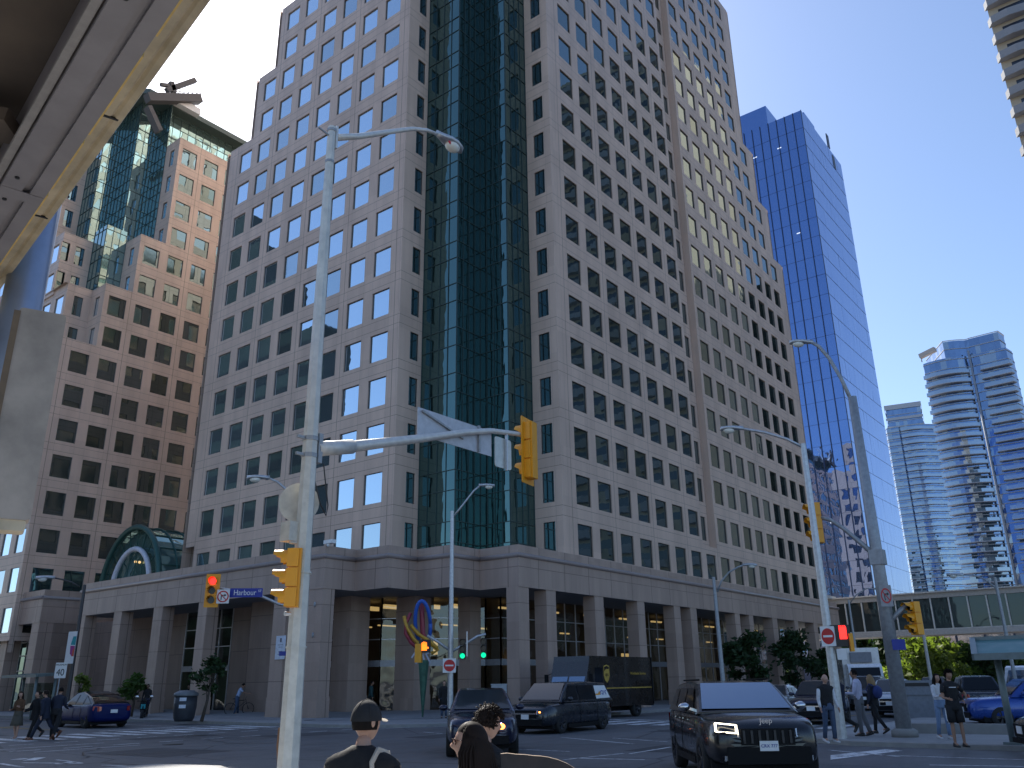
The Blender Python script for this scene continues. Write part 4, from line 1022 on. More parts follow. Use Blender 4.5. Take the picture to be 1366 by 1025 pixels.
mb.box((.12, -.12, 0), (.2, -.04, .01), 0, M); mb.build('lit_hand', M_ORL, g)
mb = MB(); mb.box((-.42, -.72, -.3), (-.12, .1, .1), 0, M); mb.build('yellow_side', M_YEL, g)
signal('dark traffic signal showing green beside the thin upright plate on the centre pole', atD(617, 866, D-.1), 215, 'g', .95, .3, False, dark=True)
signal('dark traffic signal showing green at the right tip of the centre pole arm', atD(645, 865, D-.1), 215, 'g', .95, .3, False, dark=True)
mb = MB(); a = atD(623, 843, D-.3); b = atD(623, 876, D-.3); mb.bar(a, b, .05, .5, 0, ray(623, 860)); tag(mb.build('sign_edge', M_ALU), 'thin upright sign plate seen edge on at the centre pole', 'sign')
sign_plate('red and white do not enter sign on the centre pole', 'sign', facing(atD(599.5, 888, D-.25), 218), .6, .62, M_WHITE, no_entry)
# second row lamp by the right arcade
q = atD(965, 915, 50); ex_ = q
lamp_post('grey street lamp with a black curved arm in front of the right arcade', q.x, q.y, .15, atD(955, 770, 50).z, .14, .09, [atD(957, 790, 50), atD(962, 776, 50), atD(972, 764, 50), atD(984, 757, 50), atD(992, 754, 50)], atD(1005, 753, 50)-atD(992, 753, 50), M_STEELD, s=1.0, aw=.05)
# pole 5 (yellow signal, do not enter, red hand)
D = 27.5; q = atD(1112, 900, D); x5, y5 = q.x, q.y
l5 = lamp_post('slim galvanised pole at the right corner with a long lamp arm', x5, y5, .13, atD(1074, 592, D).z, .15, .085, [atD(1073, 598, D), atD(1050, 586, D), atD(1020, 577, D), atD(990, 572, D)], atD(972, 574, D)-atD(990, 574, D), s=.95)
sign_plate('oval looking red and white do not enter sign on the slim right corner pole', 'sign', facing(atD(1104.5, 849, D-.25), 190), .40, .56, M_WHITE, lambda g, M: no_entry(g, M @ Matrix.Diagonal((.8, 1, 1, 1)), .52))
sign_plate('small white notice below the red hand signal on the slim right corner pole', 'sign', facing(atD(1123, 873, D-.2), 200), .26, .3, M_WHITE)
c_ = atD(1122, 848, D-.2); g = thing('pedestrian_signal', 'red hand pedestrian signal on the slim right corner pole', 'traffic light', tuple(c_), 0, 'pedestrian signals')
mb = MB(); M = facing(c_, 205); mb.box((-.26, -.3, -.28), (.26, .3, 0), 0, M); mb.build('housing', M_BLACK, g)
mb = MB(); mb.box((-.04, -.1, 0), (.16, .24, .012), 0, M); 
for k in range(4): mb.box((-.04+.05*k, .22, 0), (-.01+.05*k, .28, .012), 0, M)
mb.build('lit_hand', M_REDL, g); mb = MB(); mb.box((.2, -.45, -.2), (.3, .05, .15), 0, M); mb.build('yellow_side', M_YEL, g)
# pole 6 thick
D = 28.5; q = atD(1204, 960, D); x6, y6 = q.x, q.y
pT = lambda px, py: atD(px, py, D)
zt6 = pT(1134, 530).z
l6 = lamp_post('thick weathered pole right of centre leaning up to a lamp head against the blue tower', x6, y6, .13, zt6, .22, .13, [(x6, y6, zt6-.3), tuple(pT(1122, 505)), tuple(pT(1106, 478)), tuple(pT(1092, 462)), tuple(pT(1083, 457))], pT(1068, 452)-pT(1083, 452), M_STEELD, 12, 1.0, aw=.06)
mb = MB(); mb.lathe([(.36, .13), (.36, .3), (.26, .36), (.001, .36)], (x6, y6, 0), 20, 0); mb.build('concrete_base', M_KERB, l6)
mb = MB(); mb.tube([pT(1168, 742), pT(1150, 726), pT(1125, 705), pT(1108, 694), pT(1092, 690)], [.085, .075, .065, .06, .055], 8); mb.box(tuple(pT(1171, 745)-Vector((.2, .2, .2))), tuple(pT(1171, 745)+Vector((.2, .2, .25)))); mb.build('signal_arm', M_STEELD, l6); mb = MB(); mb.tube([pT(1184, 833), pT(1196, 820), pT(1210, 806)], .07, 8); mb.build('signal_arm', M_STEELD, l6)
signal('yellow traffic signal in profile on the upper arm of the thick pole', pT(1085, 698), 128, None, 1.35, .42, False)
signal('yellow traffic signal in profile on the lower right arm of the thick pole', pT(1217, 825), 140, None, 1.0, .4, False)
sign_plate('weathered white no turn sign high on the thick pole', 'sign', facing(pT(1182, 795)-ray(1182, 795)*.3, 205), .34, .62, mat('faded_sign_face', (.35, .34, .34), .6), lambda g, M: no_turn(g, M @ Matrix.Diagonal((.75, 1.15, 1, 1)), .46))
sign_plate('blue street name sign low on the thick pole', 'sign', facing(pT(1199, 860)-ray(1199, 860)*.3, 200), .36, .3, M_BLUE)
# thin far poles at the right
def farpole(label, base, top, D, arm=None, m_=None, r=.12):
    b = atD(*base, D); t_ = atD(*top, D)
    a = [atD(*p, D) for p in arm] if arm else None
    return lamp_post(label, b.x, b.y, 0.0, t_.z, r, r*.7, a, (a[-1]-a[-2]) if a else None, m_ or mat('tan_pole', (.5, .47, .42), .6), 10, 1.2)
farpole('tan wooden looking pole standing before the trees right of the thick pole', (1246, 930), (1233, 812), 62)
farpole('dark street lamp beyond the bus shelter with a long curved arm to the left', (1347, 870), (1333, 770), 60, [(1335, 795), (1326, 782), (1312, 772), (1296, 767), (1284, 767)], M_STEELD)
farpole('faint grey street lamp behind the slim right corner pole, curving right', (1146, 900), (1140, 800), 75, [(1133, 806), (1142, 794), (1156, 785), (1168, 786)], M_STEELD)
# left lamp, banner, speed sign
D = 58; q = atD(95, 900, D)
ll = lamp_post('dark lamp post by the left colonnade carrying a white banner', q.x, q.y, .15, atD(106, 780, D).z, .13, .09, [atD(106, 783, D), atD(96, 777, D), atD(82, 773, D), atD(72, 771, D)], atD(57, 771, D)-atD(72, 771, D), mat('dark_pole_paint', (.06, .055, .055), .5), s=1.3)
def banner(g, M):
    mb = MB(); mb.poly([M @ Vector(p) for p in ((-.05, .15, 0), (.1, .62, 0), (.38, .62, 0), (.38, .12, 0))]); mb.build('teal_shape', mat('banner_teal', (.02, .30, .33), .6), g)
    mb = MB(); mb.poly([M @ Vector(p) for p in ((-.05, .1, .001), (.38, .08, .001), (.2, -.5, .001), (.0, -.35, .001))]); mb.build('magenta_shape', mat('banner_magenta', (.35, .04, .22), .6), g)
    mb = MB(); mb.poly([M @ Vector(p) for p in ((.2, -.15, .003), (.38, .0, .003), (.38, -.5, .003), (.2, -.5, .003))]); mb.build('coral_shape', mat('banner_coral', (.6, .1, .06), .6), g)
sign_plate('white banner with a teal, magenta and coral angular shape on the dark left lamp post', 'banner', facing(atD(94.5, 864, D-.3), 190), .78, 1.8, M_WHITE, banner, 'banner')
g40 = sign_plate('white maximum 40 speed limit sign above the blue hatchback', 'sign', facing(atD(81, 894.5, 46), 212), .56, .68, M_WHITE, lambda g, M: (text('40', .42, M_BLACK, g, M @ Matrix.Translation((0, -.1, 0)), .95), text('MAXIMUM', .11, M_BLACK, g, M @ Matrix.Translation((0, .24, 0)))))
q = atD(81, 894.5, 46.1); mb = MB(); mb.tube([(q.x, q.y, .1), (q.x, q.y, q.z+.3)], .03, 6); mb.build('post', M_STEELD, g40)
def crest(g, M):
    mb = MB(); mb.box((-.08, .28, 0), (.08, .5, .004), 0, M); mb.build('crest', mat('crest_grey', (.15, .16, .2), .6), g)
    for z_, w_ in ((.14, .22), (.02, .16), (-.2, .18), (-.28, .14), (-.36, .2)):
        mb = MB(); mb.box((-w_, z_-.012, 0), (w_, z_+.012, .003), 0, M); mb.build('text_line', mat('crest_grey', (0, 0, 0)), g)
sign_plate('white notice with a small crest on the granite pillar just left of the near pole', 'sign', facing(Vector((30.50, 41.0 if False else onX(374.5, 864, 30.5).y, onX(374.5, 864, 30.5).z))+Vector((-.02, 0, 0)), 180), .85, 1.25, mat('pale_blue_white', (.62, .66, .74), .5), crest, 'notice_board')
sign_plate('tiny blue name plate overlapping the white crest notice', 'sign', facing(atD(381, 872, 34.5), 215), .5, .16, M_BLUE)
# posts, bin, cabinet
g = thing('marker_post', 'white post with a red top behind the blue hatchback', 'post', tuple(onZ(149, 952, .15))); q = g.location
mb = MB(); mb.tube([(q.x, q.y, .15), (q.x, q.y, 2.2)], .1, 10); mb.build('shaft', M_WHITE, g); mb = MB(); mb.tube([(q.x, q.y, 2.2), (q.x, q.y, 2.7)], .12, 10); mb.build('red_top', M_RED, g)
q = atD(246, 950, 48); bn = thing('waste_bin', 'dark barrel waste bin with a grey lid tilted on the left pavement', 'waste bin', (q.x, q.y, .15))
M = Matrix.Translation((q.x, q.y, .15)) @ Matrix.Rotation(R_(0), 4, 'X'); mb = MB(); mb.lathe([(.42, 0), (.5, .15), (.56, .7), (.55, 1.2), (.001, 1.2)], n=18, M=M); mb.build('bin_body', mat('bin_dark', (.035, .04, .05), .5), bn)
mb = MB(); mb.lathe([(.6, 1.18), (.6, 1.3), (.35, 1.45), (.001, 1.45)], n=18, M=M); mb.build('lid', mat('bin_grey', (.16, .18, .2), .5), bn)
mb = MB(); nrm = hplane(225)
for z_ in (.62, .95): mb.box((-.16, z_, .553), (.16, z_+.16, .57), 0, facing(Vector((q.x, q.y, .15)), 225))
mb.build('bin_label', mat('pale_blue_white', (0, 0, 0)), bn)
q = atD(1222, 950, 43.5); rb_ = thing('waste_bin', 'square grey litter bin with a dark slot between the thick pole and the blue car', 'waste bin', (q.x, q.y, .0))
mb = MB(); M = facing(Vector((q.x, q.y, 0)), 192); mb.box((-.75, 0, -.5), (.75, 1.0, .1), 0, M); mb.box((-.85, 1.0, -.55), (.85, 1.6, .15), 0, M); mb.build('bin_body', mat('bin_steel', (.2, .21, .23), .5), rb_)
mb = MB(); mb.box((-.7, 1.36, .14), (.7, 1.5, .17), 0, M); mb.build('slot', M_BLACK, rb_)
q = atD(666, 925, 42.5); cb = thing('utility_cabinet', 'pale grey utility cabinet standing by the corner pillar', 'cabinet', (q.x, q.y, .15)); M = facing(Vector((q.x, q.y, .15)), 222)
mb = MB(); mb.box((-.36, 0, -.6), (.36, 1.5, 0), 0, M); mb.box((-.38, 1.5, -.62), (.38, 1.55, .02), 0, M); mb.build('cabinet_body', mat('cabinet_grey', (.34, .37, .40), .5, var=.08), cb)
mb = MB(); mb.box((-.33, .08, 0), (-.01, 1.45, .01), 0, M); mb.box((.01, .08, 0), (.33, 1.45, .01), 0, M); mb.build('door', mat('cabinet_grey', (0, 0, 0)), cb)
# sculpture
Ds = 45; q = atD(564, 940, Ds); sc = thing('sculpture', 'green pointed cone sculpture topped with blue, red and yellow metal loops', 'sculpture', (q.x, q.y, .2))
P = lambda px, py, dd=0: atD(px, py, Ds+dd)
mb = MB(); b0 = Vector((q.x, q.y, .2)); t0 = P(563, 881)
rows = []
for k in range(9):
    f = k/8; c_ = b0.lerp(Vector((q.x, q.y, t0.z)), f); r = .04+.27*f; rows.append([c_+Vector((r*math.cos(a), r*math.sin(a)*.8, 0)) for a in [2*math.pi*j/7 for j in range(7)]])
mb.grid(rows, 0, True, False, True); mb.build('green_cone', mat('patinated_green_metal', (.05, .13, .09), .5, .3, .35, 3), sc)
def loop(pts, r, m_, name, fl=1.0): mb = MB(); mb.tube(pts, r, 8, flat=fl); mb.build(name, m_, sc)
def circ(cx, cy_, rx, ry, rot, a0, a1, dd=0, n=24):
    o = []
    for k in range(n+1):
        a = R_(a0+(a1-a0)*k/n); x = rx*math.cos(a); y = ry*math.sin(a); o.append(P(cx+x*math.cos(R_(rot))-y*math.sin(R_(rot)), cy_+x*math.sin(R_(rot))+y*math.cos(R_(rot)), dd*math.sin(a)))
    return o
M_SB = mat('sculpture_blue', (.03, .12, .50), .4); M_SR = mat('sculpture_red', (.28, .03, .05), .4); M_SY = mat('sculpture_yellow', (.55, .30, .03), .4)
loop(circ(564, 832, 10, 30, -3, 0, 360, .4), .1, M_SB, 'blue_loop'); loop([P(562, 802), P(563, 820), P(564, 845), P(570, 862)], .13, M_SR, 'red_bar')
loop([P(539, 822), P(543, 838), P(552, 853), P(562, 862), P(566, 870)], .2, M_SY, 'yellow_band', .5); loop([P(548, 834), P(558, 846), P(572, 855), P(584, 866)], .2, M_SY, 'yellow_band', .5)
loop([P(548, 818), P(542, 830), P(541, 845), P(548, 857), P(556, 864)], .16, M_SR, 'red_band', .6)
loop([P(572, 856), P(584, 868), P(575, 872)], .1, M_SY, 'yellow_band')
mb = MB()
for a, b in (((557, 874), (555, 886)), ((560, 872), (562, 884)), ((563, 870), (566, 882)), ((568, 872), (574, 885)), ((555, 869), (549, 878)), ((566, 868), (572, 872))): mb.bar(P(*a), P(*b), .12, .08)
mb.build('white_prongs', mat('sculpture_pale', (.4, .42, .5), .4), sc)
# bus shelters
M_TEAL = mat('teal_canopy_glass', (.05, .17, .17), .45, .0, .08, 2, spec=.3)
M_SHF = mat('shelter_grey_green', (.18, .22, .22), .5, .3)
def shelter(label, pts_roof, posts, zr, name='bus_shelter', walls=None):
    g = thing(name, label, 'bus shelter', posts[0]); mb = MB()
    k = len(pts_roof); 
    mb.poly([Vector((*p, z_)) for p, z_ in pts_roof]); mb.poly([Vector((*p, z_-.05)) for p, z_ in reversed(pts_roof)]); mb.build('canopy_glass', M_TEAL, g)
    mb = MB()
    for i in range(k): a, b = pts_roof[i], pts_roof[(i+1) % k]; mb.bar(Vector((*a[0], a[1])), Vector((*b[0], b[1])), .14, .16)
    mb.build('canopy_frame', M_SHF, g)
    for p in posts: mb = MB(); mb.tube([(p[0], p[1], p[2]), (p[0], p[1], zr)], .085, 10); mb.box((p[0]-.2, p[1]-.2, p[2]), (p[0]+.2, p[1]+.2, p[2]+.06)); mb.build('post', M_SHF, g)
    if walls:
        mb = MB()
        for a, b in walls: mb.poly([(*a, .3), (*b, .3), (*b, 2.1), (*a, 2.1)])
        mb.build('side_glass', M_LOBG, g)
    return g
Ds = 26; a1 = atD(1346, 960, Ds); zr = atD(1326, 878, Ds).z; A = atD(1300, 858, Ds); B = atD(1322, 878, Ds)
shelter('teal glass canopied bus shelter on a grey post at the right edge', [((A.x+1.4, A.y+.3), A.z+.12), ((B.x-.9, B.y+.2), zr+.02), ((B.x-1.4, B.y-4.5), zr+.02), ((A.x+.9, A.y-4.8), A.z+.12)], [(a1.x, a1.y, .13), (a1.x-.3, a1.y-3.6, .13)], zr+.05)
q = atD(50, 945, 62); shelter('glass bus shelter at the left behind the crossing pedestrians', [((q.x, q.y+2.4), 2.6), ((q.x-1.4, q.y+2.2), 2.5), ((q.x-1.4, q.y-2.4), 2.5), ((q.x, q.y-2.2), 2.6)], [(q.x-.1, q.y+2.2, .15), (q.x-.1, q.y-2, .15), (q.x-1.2, q.y-2, .15)], 2.55, walls=[((q.x, q.y+2.2), (q.x, q.y-2)), ((q.x, q.y-2), (q.x-1.2, q.y-2))])
# ---------------------------------------------------------------- elevated expressway overhead at upper left
ed = thing('elevated_expressway', 'underside and tan concrete edge of an elevated expressway filling the upper left corner', 'elevated road', (2, 8, 0))
HA_ = 6.0
def ze(px, py, z_): return onZ(px, py, z_)
d0 = ze(280, 0, CH+HA_); d1 = ze(55, 310, CH+HA_); dd = (d1-d0); dd.z = 0; dd.normalize(); ss = Vector((dd.y, -dd.x, 0))
if ss.dot(Vector((1, 0, 0))) < 0: ss = -ss        # towards the street
def cross(px, z_):
    p = ze(px, 0, z_); return (p-d0).dot(ss)
base = Vector((d0.x, d0.y, 0))
def extr(name, prof, m_, t0=-14, t1=70, lab=None):
    mb = MB(); n = int((t1-t0)/6); rows = []
    for i in range(n+1):
        t = t0+(t1-t0)*i/n; rows.append([base + dd*t + ss*s_ + Vector((0, 0, z_)) for s_, z_ in prof])
    mb.grid(rows, 0, True, False, True); return mb.build(name, m_, ed)
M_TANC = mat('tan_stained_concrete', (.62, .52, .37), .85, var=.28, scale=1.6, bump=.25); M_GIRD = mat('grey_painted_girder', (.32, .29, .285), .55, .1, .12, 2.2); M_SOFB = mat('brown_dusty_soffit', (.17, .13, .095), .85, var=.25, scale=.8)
zc_ = CH+HA_
s_in = cross(234, zc_)
extr('concrete_edge', [(0, zc_), (-.06, zc_+.02), (-.09, zc_+.05), (-.12, zc_+.02), (s_in-.1, zc_+.02), (s_in-.1, zc_+.6), (.02, zc_+1.6), (.02, zc_+.04)], M_TANC)
zg = zc_-.42; g0, g1, g2, g3 = cross(234, zg), cross(207, zg), cross(187, zg+.05), cross(145, zg)
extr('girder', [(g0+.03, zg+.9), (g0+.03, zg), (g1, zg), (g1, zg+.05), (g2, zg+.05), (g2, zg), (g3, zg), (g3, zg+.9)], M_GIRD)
extr('girder', [(g3-.02, zg+.06), (g3-.02, zg+.12), (g3-.1, zg+.12), (g3-.1, zg+.06)], mat('light_girder_edge', (.36, .33, .30), .6))
zs_ = zc_+.5
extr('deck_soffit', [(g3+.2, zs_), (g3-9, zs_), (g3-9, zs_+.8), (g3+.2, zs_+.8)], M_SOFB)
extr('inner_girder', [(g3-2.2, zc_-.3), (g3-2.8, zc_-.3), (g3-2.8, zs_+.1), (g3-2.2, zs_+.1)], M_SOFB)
for t in (-4.5, -.6, 3.4, 8.5, 14): mb = MB(); mb.bar(base+dd*t+ss*(g3-.05)+Vector((0, 0, zg+.5)), base+dd*(t+1.6)+ss*(g3-2.4)+Vector((0, 0, zs_-.05)), .5, .16); mb.build('cross_brace', M_SOFB, ed)
mb = MB()
for t in [x*.6-6 for x in range(40)]: mb.lathe([(.027, 0), (.027, -.014), (.001, -.012)], tuple(base+dd*t+ss*(g2+.14 if int(t*3) % 2 else g3+.1)+Vector((0, 0, zg+(.1 if int(t*3) % 2 else 0)))), 8)
mb.build('rivets', M_BLACK, ed)['kind'] = 'stuff'
for t in (-3.3, -.4, 2.4, 5.2, 8.0, 11, 14.5, 18): mb = MB(); mb.bar(base+dd*t+ss*(-.01)+Vector((0, 0, zc_+.02)), base+dd*(t+.03)+ss*(s_in-.05)+Vector((0, 0, zc_+.02)), .035, .02); mb.build('edge_joint', M_BLACK, ed)
for t in (-2.0, 4.0, 10.0): mb = MB(); mb.bar(base+dd*t+ss*(g0+.02)+Vector((0, 0, zg-.004)), base+dd*t+ss*g3+Vector((0, 0, zg-.004)), .22, .012); mb.build('splice_plate', M_GIRD, ed)
M_YSTR = mat('yellow_formwork_strip', (.85, .60, .2), .7, var=.15)
for t0, t1 in ((-9, -2.8), (-2.3, .35), (.7, 2.3), (2.5, 3.7), (3.9, 7), (7.3, 11)):
    p0 = base+dd*t0+ss*(g0+.035)+Vector((0, 0, zg+.2)); p1 = base+dd*t1+ss*(g0+.035)+Vector((0, 0, zg+.2)); mb = MB(); mb.bar(p0, p1, .06, .3); mb.build('yellow_strip', M_YSTR, ed)
# near pole and box at the left edge
D = 14.0; q = atD(3, 540, D); nl = thing('steel_post', 'close blue-grey steel post cut by the left edge', 'post', (q.x, q.y, .14))
mb = MB(); octpole(mb, q.x, q.y, .14, 12.0, .30, .27, 24); mb.build('pole', mat('blue_grey_steel', (.32, .38, .5), .38, .45, .1, 2), nl)
DB = 11.0; A = atD(74, 425, DB); B = atD(30, 664, DB)
nb = thing('signal_cabinet', 'close weathered grey metal box strapped to the post at the left edge', 'metal box', (A.x, A.y, B.z))
c_ = atD(31, 560, DB); dn = Vector((c_.x, c_.y, 0)).normalized(); rv = dn.cross(Vector((0, 0, 1)))
zT, zB_ = atD(50, 421, DB).z, atD(14, 696, DB).z
M = frame3(Vector((c_.x, c_.y, (zT+zB_)/2)), rv, (0, 0, 1)); hw = .25
mb = MB(); plate(mb, M, hw*2, zT-zB_, .35, 0, .05); mb.build('box', mat('grey_box_paint', (.40, .34, .29), .7, 0, .22, 2.2), nb)
mb = MB(); M2 = M @ Matrix.Translation((-.0, -(zT-zB_)/2-.06, 0)); plate(mb, M2, hw*1.7, .12, .3, 0, .03); mb.build('bottom_lip', M_TANC, nb)
mb = MB(); mb.box((-hw-.05, -(zT-zB_)/2, -.17), (-hw+.02, (zT-zB_)/2-.05, .19), 0, M); mb.build('edge_strip', mat('brown_edge', (.2, .14, .09), .7), nb)
# ================================================================ vehicles
M_CGLASS = mat('car_window_glass', (.012, .014, .018), .08, 0, .02, 1, spec=.18); M_CGLB = glass('car_windscreen_sky_glass', (.20, .26, .34), .03, .8, .003, 1.0); M_CGLD = mat('car_windscreen_glass', (.03, .035, .04), .05, 0, .02, 1, spec=.6)
M_RIM = mat('dark_alloy', (.05, .05, .055), .3, .8); M_RIMS = mat('silver_alloy', (.4, .4, .42), .3, .8); M_CHR = mat('chrome', (.6, .6, .62), .12, 1.0, .02)
M_HL = mat('headlamp_glass', (.5, .5, .52), .1, .3); M_HLON = mat('lit_headlamp', (.8, .8, .7), .3, emit=(1, .9, .68), es=3.5); M_HLV = mat('lit_violet_headlamp', (.8, .8, .9), .3, emit=(.62, .45, 1), es=4.5)
M_ORI = mat('lit_orange_indicator', (.8, .2, .02), .3, emit=(1, .22, .04), es=5); M_TAIL = mat('tail_lamp_red', (.35, .01, .01), .15, .1, .05, 4, coat=1); M_TRIM = mat('black_trim', (.010, .010, .011), .6, spec=.15)
def paint(name, c, metal=.4): return mat(name, c, .28, metal, .03, 3, coat=.7)
P_BLK = paint('black_car_paint', (.006, .007, .011)); P_CHAR = paint('charcoal_car_paint', (.02, .024, .034)); P_NAVY = paint('dark_navy_car_paint', (.012, .016, .045)); P_BLUE = mat('deep_blue_car_paint', (.004, .012, .085), .4, .0, .03, 3, coat=.05, spec=.15); P_ROY = paint('royal_blue_car_paint', (.006, .05, .27)); P_WHT = paint('white_car_paint', (.62, .63, .65), .05)
P_SIL = paint('silver_car_paint', (.25, .26, .28), .6); P_BRN = paint('dark_brown_truck_paint', (.018, .012, .009), .0); P_GRY = paint('dull_grey_van_paint', (.07, .075, .09), .2)
_wh = {}
def wheel_meshes(r, wd, rim):
    k = (r, wd, rim.name)
    if k in _wh: return _wh[k]
    t = MB(); M = Matrix.Rotation(R_(90), 4, 'X')
    t.lathe([(r*.6, -wd/2), (r*.93, -wd/2), (r, -wd/2+.03), (r, wd/2-.03), (r*.93, wd/2), (r*.6, wd/2), (r*.6, -wd/2)], n=28, M=M, caps=False); tm = t.mesh('tyre', [M_RUB])
    g = MB(); g.lathe([(r*.63, -wd*.3), (r*.63, wd*.46), (r*.58, wd*.46), (r*.55, wd*.1), (.001, wd*.1)], n=28, M=M, caps=False)
    g.lathe([(r*.63, wd*.3), (r*.63, -wd*.46), (r*.58, -wd*.46), (r*.55, -wd*.1), (.001, -wd*.1)], n=28, M=M, caps=False)
    for s_ in (-1, 1):
        for j in range(5):
            a = 2*math.pi*j/5
            for da in (-.14, .14): g.bar((.05*math.cos(a), s_*wd*.3, .05*math.sin(a)), (r*.6*math.cos(a+da), s_*wd*.42, r*.6*math.sin(a+da)), .035, .05)
        g.ell((0, s_*wd*.32, 0), (r*.16, wd*.1, r*.16))
    gm = g.mesh('rim', [rim]); _wh[k] = (tm, gm); return _wh[k]
def put_wheels(root, xs, y, r, wd=.23, rim=None):
    tm, gm = wheel_meshes(r, wd, rim or M_RIM)
    for x in xs:
        for s_ in (-1, 1):
            o = bpy.data.objects.new('wheel', tm); COL.objects.link(o); o.location = (x, s_*y, r); o.parent = root
            g = bpy.data.objects.new('rim', gm); COL.objects.link(g); g.parent = o
def cutwells(o, xs, y, r, W):
    cm = MB(); 
    for x in xs: cm.lathe([(r*1.14, -W), (r*1.14, W)], n=28, M=Matrix.Translation((x, 0, r*1.02)) @ Matrix.Rotation(R_(90), 4, 'X'))
    c = cm.build('cut', M_TRIM); md = o.modifiers.new('b', 'BOOLEAN'); md.object = c; md.operation = 'DIFFERENCE'; md.solver = 'EXACT'
    me = evalmesh(o); o.modifiers.clear(); old = o.data; o.data = me; me.name = old.name; bpy.data.objects.remove(c)
def car(name, label, cat, pos, hd, L, W, H, st, paint_, group=None, r=.35, wb=2.7, wx=0.0, rim=None, roofm=None, lights=None, grille=None, rack=False, z=0.0, glassm=None, details=True, brand=None):
    """st: hood/cowl/roof/tail profile. body in its own axes, x forward"""
    root = thing(name, label, cat, (pos[0], pos[1], z), R_(hd), group, local=True)
    hl = L/2; w = W/2; zb = st.get('zb', .3); hood = st['hood']; belt = st['belt']; deck = st['deck']; nose = st['nose']; cow, rt1, rt2_, rb = st['cowl'], st['rf'], st['rr'], st['rb']
    glassm = glassm; sts = [(-hl, zb+.12, deck-.12, .80), (-hl+.08, zb+.02, deck-.02, .92), (-hl+.5, zb-.02, deck, .985), (rb+.1, zb-.04, deck+.01, 1.0), (0, zb-.05, belt, 1.0), (cow-.1, zb-.05, (belt+hood)/2+.03, 1.0), (cow+.25, zb-.04, hood+.02, .99), ((cow+hl)/2+.1, zb-.03, hood-.02, .97), (hl-.35, zb-.02, (hood+nose)/2+.03, .93), (hl-.1, zb+.0, nose, .84), (hl, zb+.1, nose-.15, .74)]
    rows = []
    for x, b, t, k in sts:
        y = w*k; cr = .03 if x > cow else .0
        half = [(0, b), (y*.82, b), (y*.965, b+.07), (y, b+(t-b)*.35), (y*.995, b+(t-b)*.62), (y*.955, t-.09), (y*.90, t-.02), (y*.72, t+cr), (0, t+cr*1.6)]
        ring_ = half + [(-a, c) for a, c in reversed(half[1:-1])]
        rows.append([(x, a, c) for a, c in ring_])
    mb = MB(); mb.grid(rows, 0, True, True, True)
    o = mb.build('body', [paint_, M_TRIM], root); sub = o.modifiers.new('s', 'SUBSURF'); sub.levels = 1; sub.render_levels = 1; me = evalmesh(o); o.modifiers.clear(); o.data = me
    xs = (wb/2+wx, -wb/2+wx); cutwells(o, xs, w, r, W); o.data.name = 'body'
    put_wheels(root, xs, w-.13, r, .24, rim)
    mb = MB(); mb.box((-hl+.4, -w*.9, zb-.1), (hl-.4, w*.9, zb+.12)); mb.box((xs[1]+r*1.2, -w*.995, zb-.07), (xs[0]-r*1.2, w*.995, zb+.05)); mb.build('underbody', M_TRIM, root)
    # greenhouse with planar sides
    zr = H-.04; wbt, wtp = w*.93, w*st.get('tumble', .70)
    def ys(z_): return wbt-(wbt-wtp)*(z_-belt)/(zr-belt)
    G = [(cow, belt-.02, belt+.02), (cow+(rt1-cow)*.5, belt-.02, belt+(zr-belt)*.56), (rt1, belt-.02, zr-.02), ((rt1+rt2_)/2, belt-.02, zr+.03), (rt2_, belt-.02, zr-st.get('drop', .03)), (rt2_+(rb-rt2_)*.5, belt-.02, deck+(zr-deck)*.55), (rb, belt-.02, deck+.02)]
    rows = []
    for x, b, t in G:
        yb, yt = ys(b), ys(t); rows.append([(x, 0, b), (x, yb, b), (x, yt, t-.03), (x, yt-.05, t), (x, yt*.5, t+.006), (x, 0, t+.008), (x, -yt*.5, t+.006), (x, -yt+.05, t), (x, -yt, t-.03), (x, -yb, b)])
    mb = MB(); mb.grid(rows, 0, True, False, True); gh = mb.build('roof', roofm or paint_, root)
    gm = glassm or M_CGLD
    def side(pts, m_=M_CGLASS, nm='side_window'):
        for s_ in (-1, 1):
            mb = MB(); q = [(x, s_*(ys(z_)+.012), z_) for x, z_ in pts]; mb.poly(q if s_ < 0 else q[::-1]); mb.build(nm, m_, root)
    zw0, zw1 = belt+.05, zr-.1
    def fx_(z_): return cow+(rt1-cow)*(z_-belt)/(zr-belt)
    def rx_(z_): return rb+(rt2_-rb)*(z_-deck)/max(.05, (zr-deck))
    bp = st.get('bp', (rt1-.55)); cp = st.get('cp', bp-.95)
    side([(fx_(zw0)-.28, zw0), (fx_(zw1)-.1, zw1), (bp+.05, zw1), (bp+.05, zw0)])
    side([(bp-.05, zw0), (bp-.05, zw1), (cp+.05, zw1), (cp+.05, zw0)])
    if st.get('q', True): side([(cp-.06, zw0+.02), (cp-.06, zw1), (rx_(zw1)+.14, zw1-.03), (rx_(zw0+.05)+.22, zw0+.05)])
    def sheet(x0, z0_, x1, z1_, m_, nm, off=.035, mg=.06, ins=.10):
        mb = MB(); d = Vector((x1-x0, 0, z1_-z0_)); n = Vector((-d.z, 0, d.x)).normalized(); n = n if n.z > 0 else -n
        a = Vector((x0, 0, z0_))+d*mg+n*off; b = Vector((x0, 0, z0_))+d*(1-mg)+n*off; ya, yb = ys(z0_+d.z*mg)-ins, ys(z0_+d.z*(1-mg))-ins
        mb.grid([[(p.x+c_, y*k, p.z) for k, c_ in ((-1, 0), (-.6, .0), (0, .0), (.6, .0), (1, 0))] for p, y in ((a, ya), (a.lerp(b, .5)+n*.008, (ya+yb)/2), (b, yb))], 0); return mb.build(nm, m_, root)
    sheet(cow, belt+.01, rt1, zr-.0, gm, 'windscreen'); sheet(rb, deck+.01, rt2_, zr-st.get('drop', .03), M_CGLASS, 'rear_window')
